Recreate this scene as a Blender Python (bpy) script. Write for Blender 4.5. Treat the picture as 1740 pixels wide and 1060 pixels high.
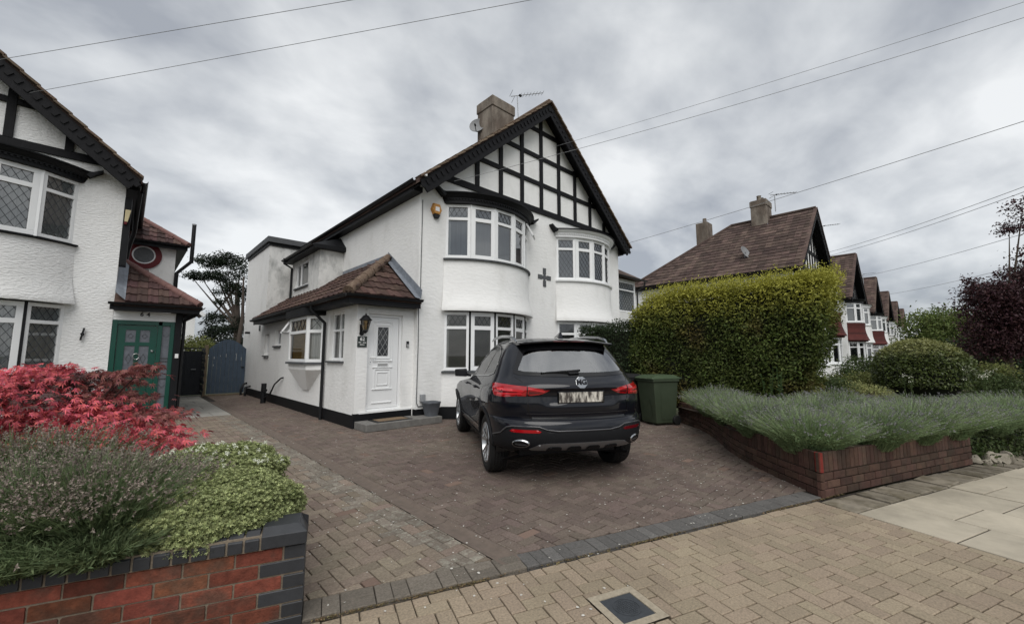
import bpy, bmesh, math, random
import numpy as np
from mathutils import Vector, Matrix
from mathutils.bvhtree import BVHTree
from math import radians as R, sin, cos, pi, sqrt
random.seed(7); RNG = np.random.default_rng(11)
for o in list(bpy.data.objects): bpy.data.objects.remove(o)
scene = bpy.context.scene
COL = scene.collection

# ------------------------------------------------------------------ camera, sky, sun, exposure
cam_d = bpy.data.cameras.new('camera'); cam = bpy.data.objects.new('camera', cam_d); COL.objects.link(cam)
cam.location = (0, 0, 1.48)
cam.rotation_euler = (pi/2 + math.atan(74/690), 0, R(-43.4))
cam_d.sensor_fit = 'HORIZONTAL'; cam_d.sensor_width = 36.0; cam_d.lens = 690/1740*36.0
cam_d.clip_start = .05; cam_d.clip_end = 3000
scene.camera = cam
scene.render.resolution_x = 1024; scene.render.resolution_y = 623

SUN_EL, SUN_AZ = R(50), R(218)          # azimuth measured from +Y towards +X: behind the camera
world = bpy.data.worlds.new('World'); scene.world = world; world.use_nodes = True
def build_world():
    nt = world.node_tree; nt.nodes.clear(); N = nt.nodes.new; L = nt.links.new
    out = N('ShaderNodeOutputWorld'); bg = N('ShaderNodeBackground'); L(bg.outputs[0], out.inputs[0])
    sky = N('ShaderNodeTexSky'); sky.sky_type = 'NISHITA'; sky.sun_disc = False
    sky.sun_elevation = SUN_EL; sky.sun_rotation = SUN_AZ
    sc = N('ShaderNodeVectorMath'); sc.operation = 'SCALE'; sc.inputs['Scale'].default_value = .07; L(sky.outputs[0], sc.inputs[0])
    tc = N('ShaderNodeTexCoord'); sep = N('ShaderNodeSeparateXYZ'); L(tc.outputs['Generated'], sep.inputs[0])
    ad = N('ShaderNodeMath'); ad.operation = 'MAXIMUM'; ad.inputs[1].default_value = 0.0; L(sep.outputs[2], ad.inputs[0])
    ad2 = N('ShaderNodeMath'); ad2.inputs[1].default_value = .34; L(ad.outputs[0], ad2.inputs[0])
    dx = N('ShaderNodeMath'); dx.operation = 'DIVIDE'; L(sep.outputs[0], dx.inputs[0]); L(ad2.outputs[0], dx.inputs[1])
    dy = N('ShaderNodeMath'); dy.operation = 'DIVIDE'; L(sep.outputs[1], dy.inputs[0]); L(ad2.outputs[0], dy.inputs[1])
    cv = N('ShaderNodeCombineXYZ'); L(dx.outputs[0], cv.inputs[0]); L(dy.outputs[0], cv.inputs[1])
    mp = N('ShaderNodeMapping'); mp.inputs['Rotation'].default_value = (0, 0, R(35)); mp.inputs['Scale'].default_value = (1.05, 1.35, 1); mp.inputs['Location'].default_value = (5.3, 2.2, 0)
    L(cv.outputs[0], mp.inputs[0])
    n1 = N('ShaderNodeTexNoise'); n1.inputs['Scale'].default_value = 1.25; n1.inputs['Detail'].default_value = 5; n1.inputs['Roughness'].default_value = .48; n1.inputs['Distortion'].default_value = .15
    n2 = N('ShaderNodeTexNoise'); n2.inputs['Scale'].default_value = 3.6; n2.inputs['Detail'].default_value = 5; n2.inputs['Roughness'].default_value = .55; n2.inputs['Distortion'].default_value = .2
    L(mp.outputs[0], n1.inputs[0]); L(mp.outputs[0], n2.inputs[0])
    mx = N('ShaderNodeMath'); mx.operation = 'MULTIPLY_ADD'; mx.inputs[1].default_value = .72; L(n1.outputs[0], mx.inputs[0])
    m2 = N('ShaderNodeMath'); m2.operation = 'MULTIPLY'; m2.inputs[1].default_value = .28; L(n2.outputs[0], m2.inputs[0]); L(m2.outputs[0], mx.inputs[2])
    rp = N('ShaderNodeValToRGB'); e = rp.color_ramp.elements
    e[0].position = .39; e[0].color = (.215, .228, .250, 1); e[1].position = .61; e[1].color = (.50, .508, .510, 1)
    k = e.new(.50); k.color = (.352, .364, .376, 1)
    L(mx.outputs[0], rp.inputs[0])
    mix = N('ShaderNodeMix'); mix.data_type = 'RGBA'; mix.inputs[0].default_value = .9; L(sc.outputs[0], mix.inputs[6]); L(rp.outputs[0], mix.inputs[7])
    L(mix.outputs[2], bg.inputs[0]); bg.inputs[1].default_value = 1.0
build_world()
sun_d = bpy.data.lights.new('sun', 'SUN'); sun_d.energy = 1.2; sun_d.angle = R(50); sun_d.color = (1, .97, .93)
sun = bpy.data.objects.new('sun', sun_d); COL.objects.link(sun)
sun.rotation_euler = Vector((-sin(SUN_AZ)*cos(SUN_EL), -cos(SUN_AZ)*cos(SUN_EL), -sin(SUN_EL))).to_track_quat('-Z', 'Y').to_euler()
vs = scene.view_settings; vs.view_transform = 'Standard'; vs.look = 'None'; vs.gamma = 1; vs.use_curve_mapping = False
vs.exposure = .92

# ------------------------------------------------------------------ mesh builder and object helpers
OFF = {}
class MB:
    def __init__(s): s.v = []; s.f = []
    def add(s, vs, fs):
        b = len(s.v); s.v += [tuple(v) for v in vs]; s.f += [tuple(i + b for i in f) for f in fs]; return s
    def box(s, x0, y0, z0, x1, y1, z1):
        x0, x1 = min(x0, x1), max(x0, x1); y0, y1 = min(y0, y1), max(y0, y1); z0, z1 = min(z0, z1), max(z0, z1)
        return s.add([(x0,y0,z0),(x1,y0,z0),(x1,y1,z0),(x0,y1,z0),(x0,y0,z1),(x1,y0,z1),(x1,y1,z1),(x0,y1,z1)],
              [(0,3,2,1),(4,5,6,7),(0,1,5,4),(1,2,6,5),(2,3,7,6),(3,0,4,7)])
    def obox(s, c, a, b, d):
        c, a, b, d = Vector(c), Vector(a), Vector(b), Vector(d)
        if a.cross(b).dot(d) < 0: a = -a
        return s.add([c-a-b-d, c+a-b-d, c+a+b-d, c-a+b-d, c-a-b+d, c+a-b+d, c+a+b+d, c-a+b+d],
              [(0,3,2,1),(4,5,6,7),(0,1,5,4),(1,2,6,5),(2,3,7,6),(3,0,4,7)])
    def bar(s, p, q, w, h, side=None):
        p, q = Vector(p), Vector(q); d = (q - p)/2; t = d.normalized()
        sd = Vector(side) if side is not None else t.cross(Vector((0,0,1)))
        if sd.length < 1e-5: sd = Vector((1,0,0))
        sd = (sd - t*sd.dot(t)).normalized(); u = sd.cross(t).normalized()
        return s.obox((p+q)/2, d, sd*w/2, u*h/2)
    def prism(s, poly, fn, a, b):           # poly of 2d points, fn(u, v, d) -> 3d
        n = len(poly); vs = [fn(u, v, a) for u, v in poly] + [fn(u, v, b) for u, v in poly]
        fs = [tuple(range(n))[::-1], tuple(range(n, 2*n))] + [(i, (i+1) % n, n + (i+1) % n, n + i) for i in range(n)]
        return s.add(vs, fs)
    def tube(s, pts, r, n=8, caps=True):
        pts = [Vector(p) for p in pts]; m = len(pts); rs = r if isinstance(r, (list, tuple)) else [r]*m
        vs = []; ref = None
        for i, p in enumerate(pts):
            t = (pts[min(i+1, m-1)] - pts[max(i-1, 0)]).normalized()
            if ref is None:
                ref = t.cross(Vector((0, 0, 1)));
                if ref.length < .05: ref = t.cross(Vector((0, 1, 0)))
            ref = (ref - t*ref.dot(t)).normalized(); w = t.cross(ref)
            for k in range(n):
                a = 2*pi*k/n; vs.append(p + (ref*cos(a) + w*sin(a))*rs[i])
        fs = [(i*n+k, i*n+(k+1) % n, (i+1)*n+(k+1) % n, (i+1)*n+k) for i in range(m-1) for k in range(n)]
        if caps: fs += [tuple(range(n))[::-1], tuple((m-1)*n + k for k in range(n))]
        return s.add(vs, fs)
    def lathe(s, prof, c=(0,0,0), ax=(0,0,1), n=24, caps=True):   # prof: (radius, height)
        ax = Vector(ax).normalized(); u = ax.orthogonal().normalized(); w = ax.cross(u); c = Vector(c)
        vs = [c + ax*h + (u*cos(2*pi*k/n) + w*sin(2*pi*k/n))*r for r, h in prof for k in range(n)]; m = len(prof)
        fs = [(i*n+k, i*n+(k+1) % n, (i+1)*n+(k+1) % n, (i+1)*n+k) for i in range(m-1) for k in range(n)]
        if caps: fs += [tuple(range(n))[::-1], tuple((m-1)*n + k for k in range(n))]
        return s.add(vs, fs)
    def grid(s, fn, nu, nv, closed_u=False):
        vs = [fn(i/(nu if closed_u else nu-1), j/(nv-1)) for j in range(nv) for i in range(nu)]
        fs = [(j*nu+i, j*nu+(i+1) % nu, (j+1)*nu+(i+1) % nu, (j+1)*nu+i) for j in range(nv-1) for i in range(nu if closed_u else nu-1)]
        return s.add(vs, fs)
    def mesh(s, name, mat, off=(0,0,0), smooth=None):
        me = bpy.data.meshes.new(name); ox, oy, oz = off
        me.from_pydata([(x-ox, y-oy, z-oz) for x, y, z in s.v], [], s.f); me.update()
        if mat is not None: me.materials.append(mat)
        if smooth is not None: smooth_mesh(me, smooth)
        return me
    def build(s, name, mat, parent=None, smooth=None, bevel=0, seg=2):
        off = OFF.get(parent.name, (0,0,0)) if parent is not None else (0,0,0)
        o = bpy.data.objects.new(name, s.mesh(name, mat, off, smooth)); COL.objects.link(o)
        if parent is not None: o.parent = parent
        OFF[o.name] = off
        if bevel:
            m = o.modifiers.new('bevel', 'BEVEL'); m.width = bevel; m.segments = seg; m.limit_method = 'ANGLE'; m.angle_limit = R(40)
        return o
def smooth_mesh(me, ang):
    me.shade_smooth()
    try: me.set_sharp_from_angle(angle=R(ang))
    except Exception: pass
def link_obj(name, me, parent=None, loc=(0,0,0), rot=(0,0,0)):
    o = bpy.data.objects.new(name, me); COL.objects.link(o)
    if parent is not None: o.parent = parent
    o.location = loc; o.rotation_euler = rot; OFF[o.name] = OFF.get(parent.name, (0,0,0)) if parent is not None else (0,0,0)
    return o
def tag(o, label, cat, group=None):
    o['label'] = label; o['category'] = cat
    if group: o['group'] = group
    return o
def thing(name, label, cat, loc=(0,0,0), group=None):
    o = bpy.data.objects.new(name, None); COL.objects.link(o); o.location = loc; o.empty_display_size = .1
    OFF[o.name] = tuple(loc); return tag(o, label, cat, group)
def local_thing(name, label, cat, loc, rot=(0,0,0), scale=1, group=None):     # parts are given in local coordinates
    o = thing(name, label, cat, (0,0,0), group); o.location = loc; o.rotation_euler = rot; o.scale = (scale,)*3; return o
def one(mb, name, mat, label, cat, group=None, base=None, **kw):               # a thing that is a single mesh
    o = bpy.data.objects.new(name, mb.mesh(name, mat, base or (0,0,0), kw.get('smooth'))); COL.objects.link(o)
    if base: o.location = base
    if kw.get('bevel'):
        m = o.modifiers.new('bevel', 'BEVEL'); m.width = kw['bevel']; m.segments = 2; m.limit_method = 'ANGLE'; m.angle_limit = R(40)
    OFF[o.name] = base or (0,0,0); return tag(o, label, cat, group)
def structure(o): o['kind'] = 'structure'; return o
def stuff(o): o['kind'] = 'stuff'; return o
def np_mesh(name, V, F, mat):                        # V (n,3), F (m,k) with constant k
    me = bpy.data.meshes.new(name); V = np.asarray(V, dtype=np.float32); F = np.asarray(F, dtype=np.int32); k = F.shape[1]
    me.vertices.add(len(V)); me.vertices.foreach_set('co', V.ravel())
    me.loops.add(F.size); me.loops.foreach_set('vertex_index', F.ravel())
    me.polygons.add(len(F)); me.polygons.foreach_set('loop_start', np.arange(0, F.size, k, dtype=np.int32))
    me.polygons.foreach_set('loop_total', np.full(len(F), k, dtype=np.int32)); me.update(calc_edges=True)
    for m in (mat if isinstance(mat, (list, tuple)) else [mat]): me.materials.append(m)
    return me

# ------------------------------------------------------------------ materials
MATS = {}
def M(name, base, rough=.8, var=.12, scale=6., bump=0., bscale=60., spec=.3, metal=0., coat=0., rnd=0., hue=0., c2=None, c2scale=2., c2amt=.5, stretch=(1,1,1), bstretch=(1,1,1), trans=0., detail=5, c2lo=.45, c2hi=.62, sheen=0):
    m = bpy.data.materials.new(name); m.use_nodes = True; nt = m.node_tree; N = nt.nodes.new; L = nt.links.new
    b = nt.nodes['Principled BSDF']; b.inputs['Roughness'].default_value = rough; b.inputs['Metallic'].default_value = metal
    b.inputs['Specular IOR Level'].default_value = spec; b.inputs['Coat Weight'].default_value = coat; b.inputs['Coat Roughness'].default_value = .02
    tc = N('ShaderNodeNewGeometry'); mp = N('ShaderNodeMapping'); mp.inputs['Scale'].default_value = stretch; L(tc.outputs['Position'], mp.inputs[0])
    col = N('ShaderNodeRGB'); col.outputs[0].default_value = (*base, 1); cur = col.outputs[0]
    oi = None
    if c2 is not None:
        n = N('ShaderNodeTexNoise'); n.inputs['Scale'].default_value = c2scale; n.inputs['Detail'].default_value = detail; n.inputs['Roughness'].default_value = .6; L(mp.outputs[0], n.inputs[0])
        mr = N('ShaderNodeMapRange'); mr.inputs[1].default_value = c2lo; mr.inputs[2].default_value = c2hi; mr.inputs[4].default_value = c2amt; L(n.outputs[0], mr.inputs[0])
        mx = N('ShaderNodeMix'); mx.data_type = 'RGBA'; L(mr.outputs[0], mx.inputs[0]); L(cur, mx.inputs[6]); mx.inputs[7].default_value = (*c2, 1); cur = mx.outputs[2]
    if var or rnd or hue:
        n = N('ShaderNodeTexNoise'); n.inputs['Scale'].default_value = scale; n.inputs['Detail'].default_value = detail; n.inputs['Roughness'].default_value = .65; L(mp.outputs[0], n.inputs[0])
        v = N('ShaderNodeMapRange'); v.inputs[1].default_value = .25; v.inputs[2].default_value = .75; v.inputs[3].default_value = 1-var; v.inputs[4].default_value = 1+var; L(n.outputs[0], v.inputs[0])
        hs = N('ShaderNodeHueSaturation'); L(cur, hs.inputs['Color']); val = v.outputs[0]
        if rnd or hue:
            oi = N('ShaderNodeObjectInfo'); ge = N('ShaderNodeNewGeometry')
            s = N('ShaderNodeMath'); L(oi.outputs['Random'], s.inputs[0]); L(ge.outputs['Random Per Island'], s.inputs[1])
            fr = N('ShaderNodeMath'); fr.operation = 'FRACT'; L(s.outputs[0], fr.inputs[0])
            r = N('ShaderNodeMapRange'); r.inputs[3].default_value = 1-rnd; r.inputs[4].default_value = 1+rnd; L(fr.outputs[0], r.inputs[0])
            mu = N('ShaderNodeMath'); mu.operation = 'MULTIPLY'; L(val, mu.inputs[0]); L(r.outputs[0], mu.inputs[1]); val = mu.outputs[0]
            if hue:
                s2 = N('ShaderNodeMath'); s2.operation = 'MULTIPLY'; s2.inputs[1].default_value = 7.31; L(fr.outputs[0], s2.inputs[0])
                f2 = N('ShaderNodeMath'); f2.operation = 'FRACT'; L(s2.outputs[0], f2.inputs[0])
                h = N('ShaderNodeMapRange'); h.inputs[3].default_value = .5-hue; h.inputs[4].default_value = .5+hue; L(f2.outputs[0], h.inputs[0]); L(h.outputs[0], hs.inputs['Hue'])
        L(val, hs.inputs['Value']); cur = hs.outputs[0]
    L(cur, b.inputs['Base Color'])
    if trans:
        b.inputs['Subsurface Weight'].default_value = 0
        tr = N('ShaderNodeBsdfTranslucent'); L(cur, tr.inputs[0]); ms = N('ShaderNodeMixShader'); ms.inputs[0].default_value = trans
        L(b.outputs[0], ms.inputs[1]); L(tr.outputs[0], ms.inputs[2]); L(ms.outputs[0], nt.nodes['Material Output'].inputs[0])
    if bump:
        bm_ = N('ShaderNodeMapping'); bm_.inputs['Scale'].default_value = bstretch; L(tc.outputs['Position'], bm_.inputs[0])
        n = N('ShaderNodeTexNoise'); n.inputs['Scale'].default_value = bscale; n.inputs['Detail'].default_value = 4; L(bm_.outputs[0], n.inputs[0])
        bp = N('ShaderNodeBump'); bp.inputs['Strength'].default_value = 1; bp.inputs['Distance'].default_value = bump; L(n.outputs[0], bp.inputs['Height']); L(bp.outputs[0], b.inputs['Normal'])
    MATS[name] = m; return m
def glass_mat(name, tint=(.8,.85,.85), gloss=.12, rough=.02):
    m = bpy.data.materials.new(name); m.use_nodes = True; nt = m.node_tree; nt.nodes.clear(); N = nt.nodes.new; L = nt.links.new
    out = N('ShaderNodeOutputMaterial'); t = N('ShaderNodeBsdfTransparent'); t.inputs[0].default_value = (*tint, 1)
    g = N('ShaderNodeBsdfGlossy'); g.inputs['Roughness'].default_value = rough; fr = N('ShaderNodeFresnel'); fr.inputs[0].default_value = 1.5
    a = N('ShaderNodeMath'); a.inputs[1].default_value = gloss; a.use_clamp = True; L(fr.outputs[0], a.inputs[0])
    x = N('ShaderNodeMixShader'); L(a.outputs[0], x.inputs[0]); L(t.outputs[0], x.inputs[1]); L(g.outputs[0], x.inputs[2]); L(x.outputs[0], out.inputs[0])
    MATS[name] = m; return m
RENDER = M('white_render', (.80,.80,.785), .85, .035, 1.3, .008, 8, c2=(.55,.55,.52), c2scale=2.2, c2amt=.5, c2lo=.52, c2hi=.8, bstretch=(1,1,2.2), stretch=(1,1,.5), detail=8)
RENDER_R = M('rough_white_render', (.80,.80,.79), .85, .05, 2, .022, 14, c2=(.66,.66,.64), c2scale=.7, c2amt=.35, bstretch=(1,1,2.6))
RENDER_D = M('stained_render', (.68,.68,.66), .9, .12, 6, .006, 26, c2=(.27,.28,.27), c2scale=3.2, c2amt=.8, c2lo=.47, c2hi=.70, stretch=(1,1,.6), detail=9)
UPVC = M('white_upvc', (.80,.81,.81), .35, .02, 2, spec=.4)
BLACK = M('black_paint', (.0085,.009,.0105), .55, .25, 5, .002, 40, spec=.2)
BLACKP = M('black_plastic', (.010,.0105,.012), .45, .15, 4, spec=.3)
TIMBER = M('black_timber', (.0085,.0085,.010), .65, .3, 6, .004, 30, spec=.18, bstretch=(1,1,.15))
SILL = M('grey_sill', (.085,.09,.095), .7, .2, 6, .001, 60)
TILE = M('brown_tile', (.060,.034,.028), .9, .3, 7, .006, 60, rnd=.32, hue=.012, c2=(.105,.07,.052), c2scale=9, c2amt=.55)
TILE_F = M('far_brown_tile', (.070,.047,.040), .92, .3, 3, .005, 40, rnd=.35, hue=.01, c2=(.14,.10,.08), c2scale=1.2, c2amt=.5)
TILE_RED = M('red_brown_tile', (.073,.041,.036), .8, .25, 7, .003, 60, rnd=.5, hue=.02)
TILE_HUNG = M('red_hung_tile', (.078,.018,.015), .75, .2, 5, rnd=.25)
RIDGE = M('ridge_tile', (.11,.072,.052), .95, .35, 25, .01, 70, c2=(.22,.17,.12), c2scale=30, c2amt=.7)
RIDGE_RED = M('red_ridge_tile', (.17,.092,.082), .8, .2, 9, .004, 50)
LEAD = M('lead', (.20,.22,.25), .55, .3, 9, .003, 20)
BRICKC = M('chimney_render', (.13,.105,.085), .95, .4, 3, .012, 30, c2=(.24,.21,.175), c2scale=2.2, c2amt=.8, stretch=(1,1,.4))
GLASS = glass_mat('window_glass', (.68,.72,.74), .15)
CLEARG = glass_mat('clear_glass', (.86,.88,.88), .03)
BAYG = glass_mat('bay_glass', (.82,.84,.84), .045)
GLASS_D = glass_mat('dark_window_glass', (.22,.24,.26), .06)
LEADS = M('lead_cames', (.06,.065,.07), .5, 0, spec=.4)
VERGE = M('verge_tile', (.17,.128,.092), .95, .3, 20, .006, 60, rnd=.3)
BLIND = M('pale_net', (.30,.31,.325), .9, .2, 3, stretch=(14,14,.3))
ROOM_SHADE = M('room_shade_backing', (.035,.036,.038), .9, .3, 2)  # indoor darkness put into the colour of a flat backing
CURTAIN = M('curtain', (.58,.57,.54), .9, .35, 4, stretch=(9,9,.2))

# ------------------------------------------------------------------ ground, pavement, driveway
ZD = .02                                              # driveway level; the pavement is at 0
PA = R(-19.2); PO = (.816, 2.564); PU = (cos(PA), sin(PA)); PV = (-sin(PA), cos(PA))
def pav(s, v, z=0): return (PO[0] + s*PU[0] + v*PV[0], PO[1] + s*PU[1] + v*PV[1], z)
def to_sv(x, y): dx, dy = x-PO[0], y-PO[1]; return dx*PU[0]+dy*PU[1], dx*PV[0]+dy*PV[1]
GROUND = M('earth_and_grass', (.055,.065,.028), .95, .4, 1.5, .02, 20, c2=(.075,.058,.04), c2scale=.6, c2amt=.8)
SOIL = M('soil', (.045,.034,.026), .95, .4, 9, .02, 40)
JOINT = M('joint_sand', (.036,.030,.025), .95, .4, 30, .003, 120)
JOINT_B = M('joint_buff', (.06,.048,.034), .95, .4, 30, .003, 120)
BLK_BUFF = M('buff_block', (.285,.230,.165), .9, .38, 75, .003, 160, rnd=.10, hue=.008, c2=(.225,.18,.13), c2scale=.9, c2amt=.6)
BLK_LEFT = M('brown_block', (.180,.142,.112), .92, .4, 70, .003, 160, rnd=.2, hue=.014, c2=(.21,.175,.132), c2scale=1.1, c2amt=.7)
BLK_LICHEN = M('lichen_block', (.17,.145,.118), .95, .35, 60, .002, 200, rnd=.2, c2=(.27,.26,.215), c2scale=24, c2amt=.6, c2lo=.5, c2hi=.6)
BLK_RIGHT = M('dark_brown_block', (.128,.098,.083), .9, .42, 70, .003, 160, rnd=.16, hue=.012, c2=(.162,.132,.106), c2scale=.8, c2amt=.7)
BLK_RED = M('reddish_block', (.165,.114,.09), .9, .2, 130, .0015, 240, rnd=.15)
BLK_EDGE = M('charcoal_edge_block', (.112,.107,.101), .9, .4, 75, .003, 160, rnd=.15)
BLK_EDGE_L = M('brownish_edge_block', (.140,.122,.10), .9, .4, 75, .003, 160, rnd=.18)
CHANNEL = M('drain_channel_concrete', (.135,.107,.088), .9, .2, 12, .002, 120)
SLAB = M('concrete_slab', (.42,.375,.295), .9, .1, 5, .001, 200, rnd=.07, c2=(.29,.26,.205), c2scale=1.3, c2amt=.75)
SLAB_G = M('grey_slab', (.27,.26,.235), .9, .12, 5, .001, 150, rnd=.08, c2=(.2,.2,.185), c2scale=2, c2amt=.6)
STRIP = M('mossy_strip_slab', (.21,.185,.145), .95, .3, 9, .004, 90, rnd=.2, c2=(.10,.085,.055), c2scale=4, c2amt=.8)
CONC = M('concrete', (.16,.155,.145), .92, .25, 10, .003, 90)
structure(MB().add([(-900,-900,-.05),(1500,-900,-.05),(1500,1500,-.05),(-900,1500,-.05)], [(0,1,2,3)]).build('ground', GROUND))

def clip(poly, planes):                               # planes: (nx, ny, d) keep nx*x+ny*y >= d
    for nx, ny, d in planes:
        out = []
        for i in range(len(poly)):
            a, b = poly[i], poly[(i+1) % len(poly)]; da, db = nx*a[0]+ny*a[1]-d, nx*b[0]+ny*b[1]-d
            if da >= 0: out.append(a)
            if (da >= 0) != (db >= 0): t = da/(da-db); out.append((a[0]+(b[0]-a[0])*t, a[1]+(b[1]-a[1])*t))
        poly = out
        if len(poly) < 3: return []
    return poly
def area(p): return abs(sum(p[i][0]*p[(i+1) % len(p)][1] - p[(i+1) % len(p)][0]*p[i][1] for i in range(len(p))))/2
def block(mb, poly, z, gap=.0042, ch=.004, dep=.03, tilt=(0,0)):
    n = len(poly); cx = sum(p[0] for p in poly)/n; cy = sum(p[1] for p in poly)/n
    def ins(p, k):
        d = math.hypot(p[0]-cx, p[1]-cy) or 1; f = max(0, 1-k*1.35/d); return (cx+(p[0]-cx)*f, cy+(p[1]-cy)*f)
    a = [ins(p, gap) for p in poly]; b = [ins(p, gap+ch) for p in poly]
    zz = lambda p: z + (p[0]-cx)*tilt[0] + (p[1]-cy)*tilt[1]
    vs = [(*p, z-dep) for p in a] + [(*p, zz(p)-ch) for p in a] + [(*p, zz(p)) for p in b]
    fs = [(i, (i+1) % n, n+(i+1) % n, n+i) for i in range(n)] + [(n+i, n+(i+1) % n, 2*n+(i+1) % n, 2*n+i) for i in range(n)] + [tuple(range(2*n, 3*n))]
    mb.add(vs, fs)
def pave(parent, planes, bounds, ang, org, z, matfn, L=.2, W=.1, limit=300, jit=.0012, keep=None, hole=None):
    """herringbone blocks: the nearest as single objects sharing meshes, the others joined"""
    ca, sa = cos(ang), sin(ang); w = lambda u, v: (org[0]+u*ca-v*sa, org[1]+u*sa+v*ca)
    items = []
    (u0, u1), (v0, v1) = bounds
    for a in range(int(u0/W)-2, int(u1/W)+3):
        for b in range(int(v0/W)-2, int(v1/W)+3):
            d = (a-b) % 4
            if d == 0: r = (a*W, b*W, a*W+L, b*W+W)
            elif d == 3: r = (a*W, b*W, a*W+W, b*W+L)
            else: continue
            q = [w(r[0],r[1]), w(r[2],r[1]), w(r[2],r[3]), w(r[0],r[3])]; cx, cy = sum(p[0] for p in q)/4, sum(p[1] for p in q)/4
            if keep and not keep(cx, cy): continue
            pc = clip(q, planes)
            if len(pc) < 3 or area(pc) < .0012: continue
            if hole and abs(to_sv(cx,cy)[0]-hole[0]) < hole[2]+.12 and abs(to_sv(cx,cy)[1]-hole[1]) < hole[2]+.12:
                lin = lambda k, sg, c0: (sg*(PU,PV)[k][0], sg*(PU,PV)[k][1], sg*(c0+(PU,PV)[k][0]*PO[0]+(PU,PV)[k][1]*PO[1])); h0, h1, hh = hole
                for pls in ([lin(0,-1,h0-hh)], [lin(0,1,h0+hh)], [lin(0,1,h0-hh), lin(0,-1,h0+hh), lin(1,-1,h1-hh)], [lin(0,1,h0-hh), lin(0,-1,h0+hh), lin(1,1,h1+hh)]):
                    pq = clip(pc, pls)
                    if len(pq) >= 3 and area(pq) > .0004: items.append((math.hypot(cx, cy), cx, cy, pq, False, d == 0))
                continue
            items.append((math.hypot(cx, cy), cx, cy, pc, abs(area(pc)-L*W) < 1e-5, d == 0))
    items.sort(key=lambda t: t[0]); shared = {}; joined = {}; cnt = 0
    for dist, cx, cy, pc, full, hor in items:
        m = matfn(cx, cy); tz = random.gauss(0, jit)
        if full and cnt < limit:
            k = (m.name, hor)
            if k not in shared:
                g = MB(); block(g, [(p[0]-cx, p[1]-cy) for p in pc], 0); shared[k] = g.mesh('paving_block', m)
            o = link_obj('paving_block', shared[k], parent, (cx, cy, z+tz), (random.gauss(0,.006), random.gauss(0,.006), random.gauss(0,.008))); cnt += 1
        else:
            g = joined.setdefault(m.name, MB()); block(g, pc, z+tz, tilt=(random.gauss(0,.006), random.gauss(0,.006)))
    for k, g in joined.items(): stuff(g.build('paving_blocks', MATS[k], parent))

# pavement
pavement = structure(MB().add([pav(-4,-4,-.012), pav(4.72,-4,-.012), pav(4.72,0.05,-.012), pav(-4,0.05,-.012)], [(0,1,2,3)]).build('pavement', JOINT_B))
nv = PV
def hp(nx, ny, px_, py_): return (nx, ny, nx*px_+ny*py_)
P47 = pav(4.69, 0); P0 = pav(0, -.012)
cov = (2.265, 1.405)                                  # centre of the inspection cover
def not_cover(x, y):
    s, v = to_sv(x, y); s2, v2 = to_sv(*cov); return abs(s-s2) > .17 or abs(v-v2) > .17
pave(pavement, [hp(-PV[0], -PV[1], P0[0], P0[1]), hp(-PU[0], -PU[1], P47[0], P47[1])], ((-1.2, 4.8), (-2.9, .1)), PA, PO, 0, lambda x, y: BLK_BUFF, hole=(*to_sv(*cov), .17))
# slabs of the pavement to the right, and the broken strip below the planter wall
slabs = structure(MB().add([pav(4.72,-4,-.012), pav(26,-4,-.012), pav(26,0,-.012), pav(4.72,0,-.012)], [(0,1,2,3)]).build('slab_pavement', JOINT))
random.seed(3)
for k in range(30):
    s0 = 4.70 + k*.615; v = -.42 - (.61, .39, .5, .2, .45, .3)[k % 6]
    js = [-.36] + [v - .915*i for i in range(4)]
    for a, b in zip(js[:-1], js[1:]):
        g = MB(); q = [pav(s0,b)[:2], pav(s0+.615,b)[:2], pav(s0+.615,a)[:2], pav(s0,a)[:2]]
        cx, cy = sum(p[0] for p in q)/4, sum(p[1] for p in q)/4
        block(g, [(p[0]-cx, p[1]-cy) for p in q], 0, gap=.008, ch=.005, dep=.03)
        link_obj('paving_slab', g.mesh('paving_slab', SLAB), slabs, (cx, cy, random.gauss(0,.003)), (random.gauss(0,.003), random.gauss(0,.003), 0))
    for q0, q1 in ((0, .27), (.27, .615)):
        g = MB(); w = .02*random.random(); q = [pav(s0+q0,-.36)[:2], pav(s0+q1,-.36)[:2], pav(s0+q1-w,-.03)[:2], pav(s0+q0+w,-.03)[:2]]
        cx, cy = sum(p[0] for p in q)/4, sum(p[1] for p in q)/4
        block(g, [(p[0]-cx, p[1]-cy) for p in q], 0, gap=.006+.008*random.random(), ch=.005, dep=.03)
        link_obj('cracked_slab', g.mesh('cracked_slab', STRIP), slabs, (cx, cy, random.gauss(.004,.006)), (random.gauss(0,.02), random.gauss(0,.02), 0))
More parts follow.
